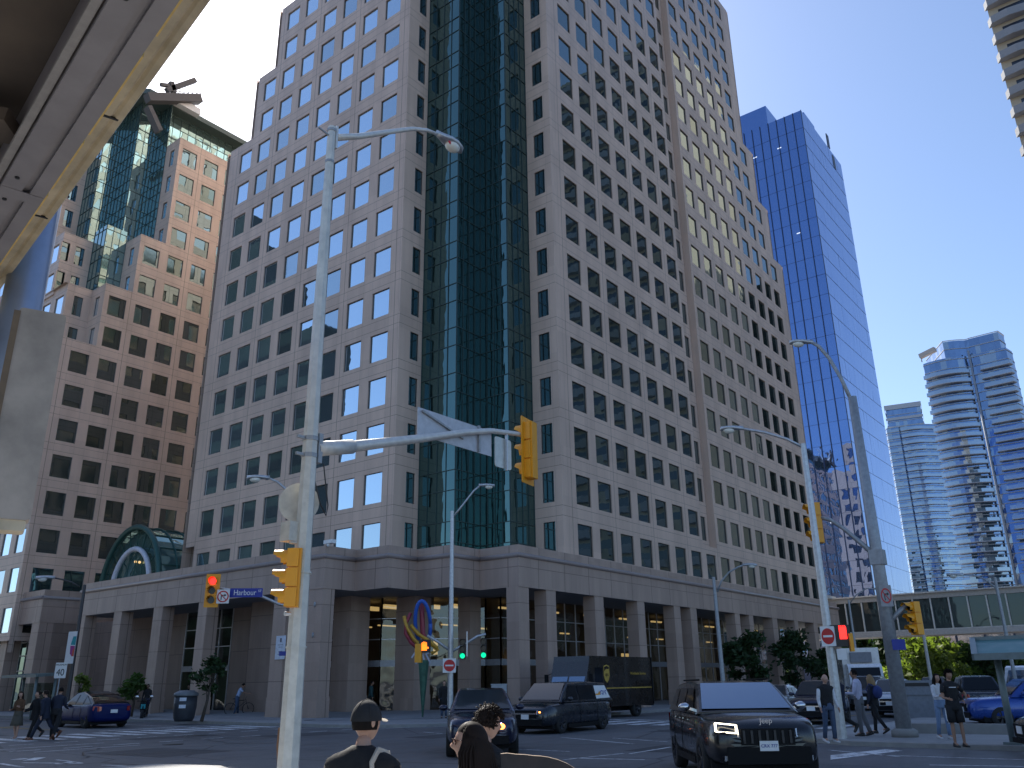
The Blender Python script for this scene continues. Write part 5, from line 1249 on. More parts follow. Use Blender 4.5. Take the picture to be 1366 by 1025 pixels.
    # faces
    def quadf(y0, y1, z0_, z1_, m_, nm, front=True, dx=.012, xx=None):
        s_ = 1 if front else -1; mb = MB(); x = (hl if front else -hl) if xx is None else xx
        mb.box((min(x*1.0-.02*s_, x+dx*s_), y0, z0_), (max(x*1.0-.02*s_, x+dx*s_), y1, z1_)); return mb.build(nm, m_, root)
    L_ = lights or {}
    for s_ in (-1, 1):
        mb = MB(); y0, y1 = s_*w*.48, s_*w*.83; z_ = nose-.10
        mb.grid([[(hl-.0, y0, z_-.10), (hl-.11, (y0+y1)/2, z_-.09), (hl-.30, y1, z_-.05)], [(hl-.03, y0, z_+.03), (hl-.15, (y0+y1)/2, z_+.05), (hl-.36, y1, z_+.07)]], 0); o_ = mb.build('headlight', L_.get('h', M_HL), root)
        if L_.get('ori') == s_: mb = MB(); mb.ell((hl+.02, s_*w*.5, z_-.05), (.04, .09, .07)); mb.build('indicator', M_ORI, root)
        mb = MB(); y1 = s_*w*.93; y0 = s_*w*.62; z_ = deck-.22
        mb.grid([[(-hl-.012, y0, z_-.1), (-hl+.03, (y0+y1)/2, z_-.12), (-hl+.22, y1+.01*s_, z_-.08)], [(-hl-.0, y0, z_+.08), (-hl+.03, (y0+y1)/2, z_+.1), (-hl+.22, y1+.01*s_, z_+.1)]], 0); mb.build('tail_light', M_TAIL, root)
        mb = MB(); mx = cow-.38; mb.ell((mx, s_*(w*.93+.16), belt+.1), (.08, .12, .08)); mb.bar((mx, s_*w*.9, belt+.04), (mx, s_*(w*.93+.1), belt+.08), .05, .05); mb.build('mirror', paint_ if not L_.get('chr') else M_CHR, root)
        for hx in (bp+.2, cp+.2): mb = MB(); mb.bar((hx-.1, s_*(w*.995+.01), belt-.13), (hx+.1, s_*(w*.995+.01), belt-.13), .02, .02); mb.build('door_handle', M_CHR if L_.get('chr') else paint_, root)
        for dx_ in (bp, cp): mb = MB(); mb.box((dx_-.006, s_*w*.997-.004, zb+.1), (dx_+.006, s_*w*.997+.006, belt-.02)); mb.build('door_seam', M_TRIM, root)
    quadf(-w*.45, w*.45, nose-.33, nose-.06, M_TRIM, 'grille'); quadf(-w*.70, w*.70, zb+.03, nose-.36, M_TRIM, 'lower_intake', xx=hl+.004)
    if grille == 'slots':
        for k in range(7): quadf(-w*.42+k*w*.13, -w*.42+k*w*.13+.04, nose-.3, nose-.09, M_RIM, 'grille_bar', dx=.03)
    elif grille == 'bar': quadf(-w*.46, w*.46, nose-.2, nose-.15, M_CHR, 'grille_bar', dx=.03)
    quadf(-.16, .16, zb+.24, zb+.4, M_WHITE, 'number_plate', dx=.035); quadf(-.16, .16, deck-.42, deck-.27, M_WHITE, 'number_plate', False, dx=.03)
    if rack:
        for s_ in (-1, 1): mb = MB(); mb.tube([(rt1-.1, s_*(wtp-.1), zr+.06), (rt2_+.2, s_*(wtp-.1), zr+.05)], .02, 6); mb.build('roof_rail', M_TRIM, root)
    return root
SUV = dict(zb=.34, hood=1.08, belt=1.12, deck=1.12, nose=.98, cowl=.95, rf=.25, rr=-1.75, rb=-2.15, tumble=.74, bp=-.28, cp=-1.2)
XOV = dict(zb=.3, hood=1.0, belt=1.04, deck=1.08, nose=.88, cowl=.95, rf=.2, rr=-1.45, rb=-1.95, tumble=.70, bp=-.25, cp=-1.1)
HAT = dict(zb=.26, hood=.95, belt=.98, deck=1.08, nose=.8, cowl=1.2, rf=.35, rr=-.75, rb=-2.0, tumble=.66, bp=-.1, cp=-.95, drop=.08)
VAN = dict(zb=.26, hood=1.0, belt=1.06, deck=1.05, nose=.86, cowl=1.5, rf=.75, rr=-2.15, rb=-2.45, tumble=.76, bp=.2, cp=-1.1)
SED = dict(zb=.26, hood=.9, belt=.94, deck=.98, nose=.76, cowl=.95, rf=.25, rr=-.95, rb=-1.6, tumble=.68, bp=-.2, cp=-1.0, q=False)
def S_(d, **k): e = dict(d); e.update(k); return e
# the big black off-roader
jeep = car('suv', 'glossy black boxy off-road SUV with a lit headlamp turning in the right foreground', 'car', (17.15, 7.8), 217, 4.95, 2.06, 1.73, S_(SUV, nose=1.0, hood=1.12, belt=1.16, deck=1.18, cowl=1.15, rf=.28, tumble=.76), P_BLK, 'vehicles in the street', .39, 2.92, .02, M_RIM, lights={'chr': True}, grille='slots', rack=True, glassm=M_CGLB)
def onfront(root, mb, name, m_): return mb.build(name, m_, root)
mb = MB(); hl = 2.47
for s_ in (-1, ):
    z_ = .95; y0, y1 = s_*.54, s_*.86
    mb.bar((hl+.03, y0, z_+.05), (hl-.16, y1, z_+.08), .018, .018); mb.bar((hl+.03, y0, z_-.08), (hl-.14, y1, z_-.06), .018, .018); mb.bar((hl+.03, y0, z_+.05), (hl+.03, y0, z_-.08), .03, .03); mb.bar((hl-.14, y1, z_-.06), (hl-.16, y1, z_+.08), .03, .03)
mb.build('daytime_running_light', M_HLON, jeep)
me = text_mesh('Jeep', .13); me.materials.clear(); me.materials.append(M_CHR); me.transform(Matrix.Translation((2.44, 0, 1.06)) @ Matrix(((0, 0, 1, 0), (1, 0, 0, 0), (0, 1, 0, 0), (0, 0, 0, 1)))); link('lettering', me, jeep)
me = text_mesh('CRX 777', .075, .002); me.materials.clear(); me.materials.append(M_BLUE); me.transform(Matrix.Translation((2.515, 0, .66)) @ Matrix(((0, 0, 1, 0), (1, 0, 0, 0), (0, 1, 0, 0), (0, 0, 0, 1))))
link('plate_lettering', me, jeep)
mb = MB(); 
for s_ in (-1, 1): mb.box((2.3, s_*.66-.1, .42), (2.43, s_*.66+.1, .5)); mb.box((1.2, s_*.5-.2, 1.175), (1.75, s_*.5+.2, 1.19)) if False else None
mb.build('fog_lamp', M_HL, jeep)
# minivan with courier decal
mv = car('minivan', 'charcoal minivan with a white GLS panel in its rear side window', 'car', (28.3, 19.9), 184, 5.0, 1.98, 1.76, VAN, P_CHAR, 'vehicles in the street', .345, 3.08, .0, M_RIM, grille='bar', lights={})
zz0, zz1 = 1.13, 1.62
for s_ in (1,):
    mb = MB(); yy = lambda z_: .99*.93-(.99*.93-.99*.76)*(z_-1.06)/(1.72-1.06)
    mb.poly([(x, s_*(yy(z_)+.02), z_) for x, z_ in ((-1.15, 1.12), (-1.15, 1.6), (-2.05, 1.6), (-2.28, 1.14))]); pn = mb.build('decal_panel', M_WHITE, mv)
    Mx = Matrix.Translation((-1.78, yy(1.3)+.03, 1.3)) @ Matrix(((-1, 0, 0, 0), (0, 0, 1, 0), (0, 1, 0, 0), (0, 0, 0, 1)))
    me = text_mesh('GLS', .3); me.materials.clear(); me.materials.append(M_BLUE); me.transform(Mx); o = link('lettering', me, pn)
    mb = MB(); mb.poly([Mx @ Vector((x, y, .003)) for x, y in ((-.62, -.12), (-.35, -.12), (-.22, 0), (-.3, .1), (-.42, 0), (-.62, 0))]); mb.build('yellow_arrow', M_YEL, pn)
mb = MB(); mb.ell((2.42, .58, .72), (.05, .08, .06)); mb.build('indicator', M_ORI, mv)
mb = MB(); mb.ell((.8, .42, 1.28), (.1, .08, .13)); mb.build('driver', mat('driver_face', (.35, .2, .13), .6), mv)
# compact crossover facing the camera, lamps on
car('crossover', 'dark navy crossover facing the camera with violet lit headlamps and an orange indicator', 'car', (18.9, 15.95), 221, 4.5, 1.85, 1.62, XOV, P_NAVY, 'vehicles in the street', .34, 2.67, .0, M_RIM, lights={'h': M_HLV, 'ori': 1}, grille='bar', rack=False)
car('hatchback', 'glossy deep blue fastback hatchback seen from behind on the left street', 'car', (21.9, 43.2), 86, 4.75, 1.92, 1.62, HAT, P_BLUE, 'vehicles in the street', .36, 2.89, 0, M_RIM, roofm=M_CGLASS)
car('suv', 'royal blue SUV parked behind the man in black shorts', 'car', (37.2, 5.4), 118, 4.7, 1.9, 1.68, XOV, P_ROY, 'vehicles in the street', .36, 2.7, 0, M_RIM)
car('suv', 'white SUV with dark lower body waiting behind the pedestrians and thick pole', 'car', (45.2, 12.3), 190, 4.5, 1.85, 1.68, XOV, P_WHT, 'vehicles in the street', .35, 2.65, 0, M_RIM, grille='bar')
car('suv', 'dark blue SUV with a bright chrome nose behind the bald man in the vest', 'car', (37.6, 13.2), 190, 4.6, 1.86, 1.68, XOV, P_NAVY, 'vehicles in the street', .35, 2.65, 0, M_RIM, lights={'h': M_HLON}, grille='bar')
car('sedan', 'dark sedan partly hidden behind the black off-road SUV', 'car', (44, 17.6), 186, 4.7, 1.83, 1.48, SED, P_SIL, 'vehicles in the street', .33, 2.7, 0, M_RIMS)
car('sedan', 'dark red tailed saloon just behind the charcoal minivan', 'car', (31.6, 20.15+2.1), 186, 4.6, 1.83, 1.46, SED, P_CHAR, 'vehicles in the street', .33, 2.7, 0, M_RIMS)
car('suv', 'dark SUV with bluish windscreen behind the white SUV', 'car', (54, 16.0), 188, 4.8, 1.95, 1.85, SUV, P_GRY, 'vehicles in the street', .37, 2.8, 0, M_RIM)
car('suv', 'dark SUV far back before the sunlit trees', 'car', (66, 15.2), 188, 4.7, 1.9, 1.75, XOV, P_CHAR, 'vehicles in the street', .36, 2.7, 0, M_RIM)
car('suv', 'dark SUV with red tail lamp right of the grey litter bin', 'car', (48, 9.3), 20, 4.7, 1.9, 1.78, XOV, P_CHAR, 'vehicles in the street', .36, 2.7, 0, M_RIM)
car('sedan', 'black car nose entering at the lower right corner', 'car', (24.4, 1.65), 115, 4.6, 1.85, 1.45, SED, P_BLK, 'vehicles in the street', .33, 2.7, 0, M_RIM)
car('sedan', 'dark parked car between the man in the suit and the white shirt', 'car', (41, 14.5), 190, 4.6, 1.85, 1.5, SED, P_BLK, 'vehicles in the street', .33, 2.7, 0, M_RIM) if False else None
# brown delivery truck
def boxy(name, label, cat, pos, hd, group='vehicles in the street'): return thing(name, label, cat, (pos[0], pos[1], 0), R_(hd), group, local=True)
ut = boxy('delivery_truck', 'dark brown parcel delivery truck with a gold shield behind the charcoal minivan', 'truck', (39.6, 25.15), 180)
L, W, H = 6.6, 2.15, 2.95; hl = L/2; w = W/2
mb = MB(); mb.prism([(-hl, .55), (hl-.9, .55), (hl-.05, .75), (hl, 1.35), (hl-.45, H-.25), (hl-.5, H), (-hl, H)], -w, w, 0, Matrix(((1, 0, 0, 0), (0, 0, -1, 0), (0, 1, 0, 0), (0, 0, 0, 1)))); b_ = mb.build('body', P_BRN, ut)
mb = MB()
for x0, z0_ in ((hl+.0, 1.4),): 
    for s0, s1_ in ((-w+.1, -.05), (.05, w-.1)): mb.poly([(hl+.02-.0, s0, 1.45), (hl+.02, s1_, 1.45), (hl-.36, s1_, H-.62), (hl-.36, s0, H-.62)])
mb.build('windscreen', M_CGLB, ut)
mb = MB()
for s_ in (-1, 1): mb.bar((-hl+.1, s_*(w+.01), 1.42), (hl-1.9, s_*(w+.01), 1.42), .012, .05)
mb.build('gold_stripe', mat('gold_leaf', (.5, .33, .06), .4), ut)
s_ = 1
Mx = Matrix.Translation((hl-2.0, w+.01, 2.12)) @ Matrix(((-1, 0, 0, 0), (0, 0, 1, 0), (0, 1, 0, 0), (0, 0, 0, 1)))
mb = MB(); mb.prism([(-.26, .36), (0, .42), (.26, .36), (.27, -.1), (.17, -.32), (0, -.45), (-.17, -.32), (-.27, -.1)][::-1], 0, .012, 0, Mx); sh_ = mb.build('gold_shield', mat('gold_leaf', (0, 0, 0)), ut)
mb = MB(); mb.prism([(-.22, .1), (-.22, .31), (0, .36), (.22, .31), (.22, .22), (-.1, .2)][::-1], .013, .016, 0, Mx); mb.build('shield_top', P_BRN, sh_)
text('ups', .27, P_BRN, sh_, Mx @ Matrix.Translation((0, -.04, .014)))
text('Worldwide Services', .2, mat('gold_leaf', (0, 0, 0)), ut, Mx @ Matrix.Translation((3.15, .0, .0)))
mb = MB(); mb.box((hl-1.75, w, .8), (hl-.75, w+.012, H-.4)); mb.build('cab_door', P_BRN, ut); mb = MB(); mb.box((hl-1.6, w+.013, 1.6), (hl-.9, w+.02, H-.55)); mb.build('door_window', M_CGLASS, ut)
mb = MB(); mb.box((-hl-.05, -w, .5), (-hl+.05, w, .62)); mb.box((hl-.95, -w*.95, .45), (hl+.1, w*.95, .7)); mb.box((-hl+.5, -.5, .3), (hl-.9, .5, .6)); mb.bar((-hl, w+.01, H), (-hl, w+.01, .6), .06, .06); mb.build('bumper', M_TRIM, ut)
for y in (-.75, .75): mb = MB(); mb.ell((hl+.01, y, .98), (.03, .11, .11)); mb.build('headlight', M_HL, ut)
put_wheels(ut, (hl-1.25, -hl+1.65), w-.16, .42, .28, M_RIM)
for s_ in (-1, 1): mb = MB(); mb.box((hl-.2, s_*(w+.25)-.1, 1.6), (hl-.12, s_*(w+.25)+.1, 2.1)); mb.bar((hl-.5, s_*w, 2.2), (hl-.16, s_*(w+.2), 2.05), .03, .03); mb.build('mirror', M_TRIM, ut)
# white box truck
wt = boxy('box_truck', 'white box truck with grey figures on its side far down the street', 'truck', (66, 20.0), 203)
mb = MB(); mb.box((-4.6, -1.25, .9), (1.4, 1.25, 3.75)); mb.build('cargo_box', P_WHT, wt)
mb = MB(); mb.prism([(1.55, .55), (3.5, .55), (3.6, 1.3), (3.3, 2.45), (2.9, 2.65), (1.55, 2.65)], -1.1, 1.1, 0, Matrix(((1, 0, 0, 0), (0, 0, -1, 0), (0, 1, 0, 0), (0, 0, 0, 1)))); mb.build('cab', P_WHT, wt)
mb = MB(); mb.poly([(3.63, -.95, 1.35), (3.63, .95, 1.35), (3.36, .92, 2.4), (3.36, -.92, 2.4)]); mb.build('windscreen', M_CGLASS, wt)
mb = MB(); mb.poly([(2.0, 1.112, 1.4), (2.0, 1.112, 2.35), (3.1, 1.112, 2.35), (3.3, 1.112, 1.4)]); mb.build('door_window', M_CGLASS, wt)
mb = MB(); mb.box((1.4, -.7, 2.75), (1.85, .7, 3.45)); mb.build('fridge_unit', mat('fridge_grey', (.2, .2, .22), .5), wt)
mb = MB(); mb.box((3.6, -.9, .7), (3.66, .9, 1.15)); mb.build('grille', M_TRIM, wt)
put_wheels(wt, (2.6, -2.9), .98, .46, .3, M_RIMS)
gm_ = mat('faded_grey_print', (.3, .31, .36), .6)
mb = MB(); 
for x, z_, a, b in ((-.6, 2.7, .25, .45), (-.7, 2.1, .4, .6), (-1.1, 2.2, .35, .35), (-.9, 1.6, .3, .4)): mb.ell((x, 1.26, z_), (a, .015, b), 0, 10, 6)
mb.build('printed_figures', gm_, wt)
Mx = Matrix.Translation((-2.6, 1.265, 3.1)) @ Matrix(((-1, 0, 0, 0), (0, 0, 1, 0), (0, 1, 0, 0), (0, 0, 0, 1)))
mb = MB()
for z_, w_ in ((0, .6), (-.5, .55), (-1.1, .75), (-1.6, .3)): mb.box((-w_, z_-.05, 0), (w_, z_+.05, .01), 0, Mx)
mb.build('text_line', gm_, wt)
def cargo_van(label, pos, hd, p, L=5.6, H=2.3, W=2.0, grp='vehicles in the street'):
    v = boxy('van', label, 'van', pos, hd, grp); hl = L/2; w = W/2; Mp = Matrix(((1, 0, 0, 0), (0, 0, -1, 0), (0, 1, 0, 0), (0, 0, 0, 1)))
    mb = MB(); mb.prism([(-hl, .4), (hl, .4), (hl+.05, .9), (hl-.5, 1.25), (hl-1.2, H-.1), (hl-1.5, H), (-hl, H)], -w, w, 0, Mp); o = mb.build('body', p, v); bv = o.modifiers.new('b', 'BEVEL'); bv.width = .09; bv.segments = 3; me = evalmesh(o); o.modifiers.clear(); o.data = me
    mb = MB(); mb.poly([(hl-.48, -w+.12, 1.3), (hl-.48, w-.12, 1.3), (hl-1.13, w-.2, H-.2), (hl-1.13, -w+.2, H-.2)]); mb.build('windscreen', M_CGLB, v)
    for s_ in (-1, 1): mb = MB(); mb.poly([(hl-.75, s_*(w+.012), 1.28), (hl-1.3, s_*(w+.012), H-.25), (hl-1.9, s_*(w+.012), H-.25), (hl-1.9, s_*(w+.012), 1.28)]); mb.build('side_window', M_CGLASS, v); mb = MB(); mb.box((-hl+.1, s_*(w+.004)-.01, .7), (-hl+.13, s_*(w+.004)+.01, H-.2)); mb.build('door_seam', M_TRIM, v)
    put_wheels(v, (hl-.95, -hl+1.1), w-.14, .36, .25, M_RIMS); return v
cargo_van('white panel van behind the man in black', (62, 8.6), 172, P_WHT)
cargo_van('long dull grey van beyond the blue SUV roof', (56, 4.0), 172, P_GRY, 6.4, 2.6)
# motor scooter with rider and small bicycle
sc_ = thing('motor_scooter', 'scooter with twin round mirrors parked facing the camera on the left pavement edge', 'scooter', tuple(onZ(190, 961, .02)), R_(235), None, local=True)
mb = MB(); mb.grid([[(x, y*w_, z_+dz_) for y, dz_ in ((-1, 0), (-.7, .12), (0, .16), (.7, .12), (1, 0), (.6, -.1), (-.6, -.1))] for x, w_, z_ in ((-.8, .12, .7), (-.5, .2, .72), (-.1, .2, .62), (.1, .12, .42), (.35, .14, .45), (.45, .2, .75), (.5, .16, 1.0))], 0, True, True, True); mb.build('fairing', P_BLK, sc_)
put = wheel_meshes(.27, .14, M_RIM)
for x in (-.6, .65):
    o = bpy.data.objects.new('wheel', put[0]); COL.objects.link(o); o.location = (x, 0, .27); o.parent = sc_; g = bpy.data.objects.new('rim', put[1]); COL.objects.link(g); g.parent = o
mb = MB(); mb.bar((.5, -.36, 1.02), (.5, .36, 1.02), .04, .04)
for y in (-1, 1): mb.bar((.48, y*.3, 1.02), (.42, y*.36, 1.22), .02, .02)
mb.tube([(.5, 0, 1.0), (.66, 0, .27)], .04, 8); mb.build('handlebar', M_TRIM, sc_)
for y in (-1, 1): mb = MB(); mb.ell((.42, y*.38, 1.25), (.03, .1, .08)); mb.build('mirror', M_CHR, sc_)
mb = MB(); mb.box((.56, -.12, .62), (.585, .12, .86)); mb.build('teal_decal', mat('banner_teal', (0, 0, 0)), sc_)
mb = MB(); mb.box((-.95, -.22, .85), (-.5, .22, 1.15)); mb.build('top_box', P_NAVY, sc_)
bk = thing('bicycle', 'dark bicycle under the rider by the granite wall', 'bicycle', tuple(onZ(318, 954, .15)), R_(-35), None, local=True)
for x in (-.5, .52):
    mb = MB(); M = Matrix.Translation((x, 0, .34)) @ Matrix.Rotation(R_(90), 4, 'X'); pts = [M @ Vector((.33*math.cos(a), .33*math.sin(a), 0)) for a in [2*math.pi*k/24 for k in range(25)]]; mb.tube(pts, .02, 6)
    for k in range(8): a = math.pi*k/8; mb.bar(M @ Vector((.32*math.cos(a), .32*math.sin(a), 0)), M @ Vector((-.32*math.cos(a), -.32*math.sin(a), 0)), .005, .005)
    mb.build('wheel', M_RUB, bk)
mb = MB()
for a, b in (((-.5, 0, .34), (-.15, 0, .34)), ((-.15, 0, .34), (-.28, 0, .85)), ((-.28, 0, .8), (.3, 0, .82)), ((-.15, 0, .34), (.34, 0, .75)), ((-.5, 0, .34), (-.26, 0, .78)), ((.52, 0, .34), (.32, 0, .92))): mb.tube([a, b], .018, 6)
mb.build('bicycle_frame', M_BLACK, bk)
mb = MB(); mb.ell((-.3, 0, .9), (.13, .07, .03)); mb.build('saddle', M_BLACK, bk); mb = MB(); mb.tube([(.38, -.25, 1.0), (.32, -.1, .96), (.32, .1, .96), (.38, .25, 1.0)], .014, 6); mb.build('handlebar', M_BLACK, bk)
# ================================================================ trees
def leafmat(name, c, tr=.35):
    t = NT(name); b = t.b; oi = t.n('ShaderNodeTexWhiteNoise', noise_dimensions='3D'); g_ = t.n('ShaderNodeNewGeometry'); co = t.coord()
    mp = t.n('ShaderNodeMapping'); t.l(co, mp.inputs[0]); nz = t.noise(2.5, 2, mp.outputs[0])
    m_ = t.n('ShaderNodeVectorMath', operation='SCALE'); m_.inputs[0].default_value = c; t.l(t.ramp(nz, .3, .7, .6, 1.5), m_.inputs['Scale'])
    t.l(m_.outputs[0], b.inputs['Base Color']); sock(b, 'Roughness', .6); sock(b, 'Specular IOR Level', .3)
    tl = t.n('ShaderNodeBsdfTranslucent'); t.l(t.mix(1.0, m_.outputs[0], (1.3, 1.5, .5), 'MULTIPLY'), tl.inputs[0]); mx = t.n('ShaderNodeMixShader'); mx.inputs[0].default_value = tr
    t.l(b.outputs[0], mx.inputs[1]); t.l(tl.outputs[0], mx.inputs[2]); t.l(mx.outputs[0], t.out.inputs[0]); return t.mat
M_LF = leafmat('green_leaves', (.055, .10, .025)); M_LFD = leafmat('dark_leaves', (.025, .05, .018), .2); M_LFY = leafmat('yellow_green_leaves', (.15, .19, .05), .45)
M_BARK = mat('bark', (.07, .055, .04), .9, var=.3, bump=.3)
def tree(label, x, y, z, h, cw_, m_, cb=.35, n=1500, ls=.14, group='street trees', name='tree', lean=0.0):
    g = thing(name, label, 'tree', (x, y, z), 0, group); R = random.Random(hash((round(x), round(y))) & 999)
    tp = MB(); top = Vector((x+lean, y, z+h*.8)); b0 = Vector((x, y, z))
    tp.tube([b0, b0.lerp(top, .4)+Vector((.05, 0, 0)), top], [h*.02+.03, h*.014+.02, .02], 8)
    lc = []
    for k in range(int(7+cw_*2)):
        a = R.random()*6.28; f = cb+R.random()*(.95-cb); r = cw_*.5*(.35+.65*R.random())*math.sin(math.pi*min(1, max(.12, (f-cb+.12)/(1.1-cb)))); p = b0.lerp(top, f*.85); q = Vector((x+lean*f+r*math.cos(a), y+r*math.sin(a), z+h*f)); tp.tube([p, p.lerp(q, .5)+Vector((0, 0, .08)), q], [.03, .02, .01], 5); lc.append((q, .35+R.random()*.5))
    lc.append((top, .5)); tp.build('trunk', M_BARK, g)
    lf = MB(); tot = sum(s_ for _, s_ in lc)
    for q, s_ in lc:
        for k in range(int(n*s_/tot)):
            d = Vector((R.gauss(0, 1), R.gauss(0, 1), R.gauss(0, .75)))*(s_*cw_*.16); c_ = q+d
            if c_.z < z+h*cb*.75: continue
            u = Vector((R.gauss(0, 1), R.gauss(0, 1), R.gauss(0, .6))).normalized(); v = u.cross(Vector((R.gauss(0, 1), R.gauss(0, 1), R.gauss(0, 1)))).normalized(); l_ = ls*(.6+R.random()*.8)
            lf.poly([c_-u*l_, c_+v*l_*.45, c_+u*l_, c_-v*l_*.45], 0)
    lf.build('crown', m_, g); return g
def tpx(label, px, py, D, top, wpx, m_, **k):
    b = atD(px, py, D); z = k.pop('z', .15); t_ = atD(px, top, D); return tree(label, b.x, b.y, z, t_.z-z, wpx/scale_at(b), m_, **k)
tpx('small young street tree with a thin leaning trunk left of the cyclist', 270, 950, 47, 876, 40, M_LFD, n=900, ls=.13, cb=.5, lean=.4)
tpx('low leafy shrub tree behind the blue hatchback', 176, 950, 58, 898, 34, M_LF, n=1100, ls=.15, cb=.3)
tpx('yellowish leafy bush under the white banner', 100, 950, 60, 896, 24, M_LFY, n=600, ls=.14, cb=.25)
for i, (px, tp_, D, w_) in enumerate(((1002, 838, 66, 62), (1066, 846, 77, 54), (1104, 868, 84, 30))):
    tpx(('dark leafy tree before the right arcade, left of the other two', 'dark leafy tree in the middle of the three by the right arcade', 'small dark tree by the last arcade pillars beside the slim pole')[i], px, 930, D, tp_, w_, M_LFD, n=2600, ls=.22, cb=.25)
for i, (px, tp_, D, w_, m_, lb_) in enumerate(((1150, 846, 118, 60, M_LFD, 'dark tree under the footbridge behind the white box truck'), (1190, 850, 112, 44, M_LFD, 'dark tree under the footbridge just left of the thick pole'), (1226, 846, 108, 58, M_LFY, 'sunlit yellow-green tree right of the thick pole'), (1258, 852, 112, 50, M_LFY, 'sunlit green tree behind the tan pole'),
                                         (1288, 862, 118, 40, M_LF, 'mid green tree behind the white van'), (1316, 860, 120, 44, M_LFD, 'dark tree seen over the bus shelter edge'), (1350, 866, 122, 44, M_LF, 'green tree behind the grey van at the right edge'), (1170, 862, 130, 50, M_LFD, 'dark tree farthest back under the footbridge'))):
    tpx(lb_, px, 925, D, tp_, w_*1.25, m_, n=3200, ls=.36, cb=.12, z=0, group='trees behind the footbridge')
# ================================================================ people
M_SK1 = mat('light_skin', (.48, .28, .20), .5, var=.05, scale=20); M_SK2 = mat('tan_skin', (.36, .20, .13), .5, var=.05, scale=20); M_SK3 = mat('brown_skin', (.20, .11, .07), .5, var=.05, scale=20)
M_EYE = mat('eye_dark', (.02, .015, .01), .2); M_LIP = mat('lip', (.32, .12, .10), .5)
def cloth(n_, c): return mat(n_, c, .85, var=.12, scale=14, bump=.15)
CB = cloth('black_cloth', (.012, .012, .014)); CN = cloth('navy_cloth', (.015, .02, .04)); CW = cloth('white_cloth', (.65, .65, .67)); CLB = cloth('light_blue_cloth', (.38, .48, .68)); CG = cloth('grey_cloth', (.14, .14, .15)); CJ = cloth('denim', (.06, .09, .15)); CJL = cloth('light_denim', (.18, .26, .40)); CT = cloth('teal_cloth', (.03, .08, .085)); CK = cloth('khaki_cloth', (.25, .20, .14)); CPT = cloth('patterned_cloth', (.10, .09, .07)); CBR = cloth('brown_cloth', (.12, .06, .03)); CLV = cloth('lavender_white_cloth', (.52, .52, .66)); CBG = cloth('beige_cloth', (.50, .44, .36))
H_BK = mat('black_hair', (.010, .007, .006), .7, var=.3, scale=60, spec=.15); H_BR = mat('dark_brown_hair', (.018, .010, .007), .65, var=.3, scale=60, spec=.2); H_BL = mat('blonde_hair', (.32, .20, .09), .5, var=.3, scale=40); H_GR = mat('grey_hair', (.35, .33, .31), .6); M_SHOE = mat('dark_shoe', (.02, .018, .016), .5); M_SHW = mat('white_shoe', (.6, .6, .6), .6); M_SHB = mat('tan_shoe', (.16, .06, .03), .5)
def skin_mesh(verts, edges, radii, root=0, sub=1):
    me = bpy.data.meshes.new('sk'); me.from_pydata([tuple(v) for v in verts], edges, []); o = bpy.data.objects.new('sk', me); COL.objects.link(o)
    md = o.modifiers.new('s', 'SKIN'); md.use_smooth_shade = True
    for i, r in enumerate(radii): me.skin_vertices[0].data[i].radius = (r, r) if not hasattr(r, '__len__') else r
    me.skin_vertices[0].data[root].use_root = True
    sb = o.modifiers.new('u', 'SUBSURF'); sb.levels = sub; sb.render_levels = sub
    r = evalmesh(o); bpy.data.objects.remove(o); bpy.data.meshes.remove(me); return r
def head_pts(nu=20, nv=16):
    """a face looking along +x, centre at the origin, about 0.235 m tall"""
    rows = []
    g = lambda a, b, s_: math.exp(-((a)**2+(b)**2)/(2*s_*s_))
    for i in range(nv+1):
        t = math.pi*i/nv; z = -math.cos(t); r = math.sin(t); row = []
        for j in range(nu):
            a = 2*math.pi*j/nu; cx, sy_ = math.cos(a), math.sin(a)
            X, Y, Z = .098*r*cx, .076*r*sy_, .118*z
            if Z < 0: X *= 1-.10*(-z); Y *= 1-.30*(-z)**1.5; 
            if Z < 0 and cx > 0: X += .012*(-z)
            if cx < 0 and Z < -.05: X *= .8
            if cx > 0:
                X += .026*g(Y, Z+.012, .016)+.012*g(Y, Z-.0, .014)      # nose
                X += .006*g(Y, Z+.062, .018)+.010*g(Y, Z+.100, .02)     # lips, chin
                X -= .010*(g(Y-.032, Z-.018, .014)+g(Y+.032, Z-.018, .014)); X += .005*g(Y, Z-.042, .03)
            row.append(Vector((X, Y, Z)))
        rows.append(row)
    return rows
def add_head(mb, M, s_=1.0, fine=False):
    rows = head_pts(36, 30) if fine else head_pts()
    mb.grid([[M @ (p*s_) for p in r] for r in rows], 0, True, True, True)
    for y in (-1, 1): mb.ell((-.005*s_, y*.078*s_, -.005*s_), (.018*s_, .009*s_, .032*s_), 0, 8, 6, M @ Matrix.Rotation(y*.3, 4, 'Z'))
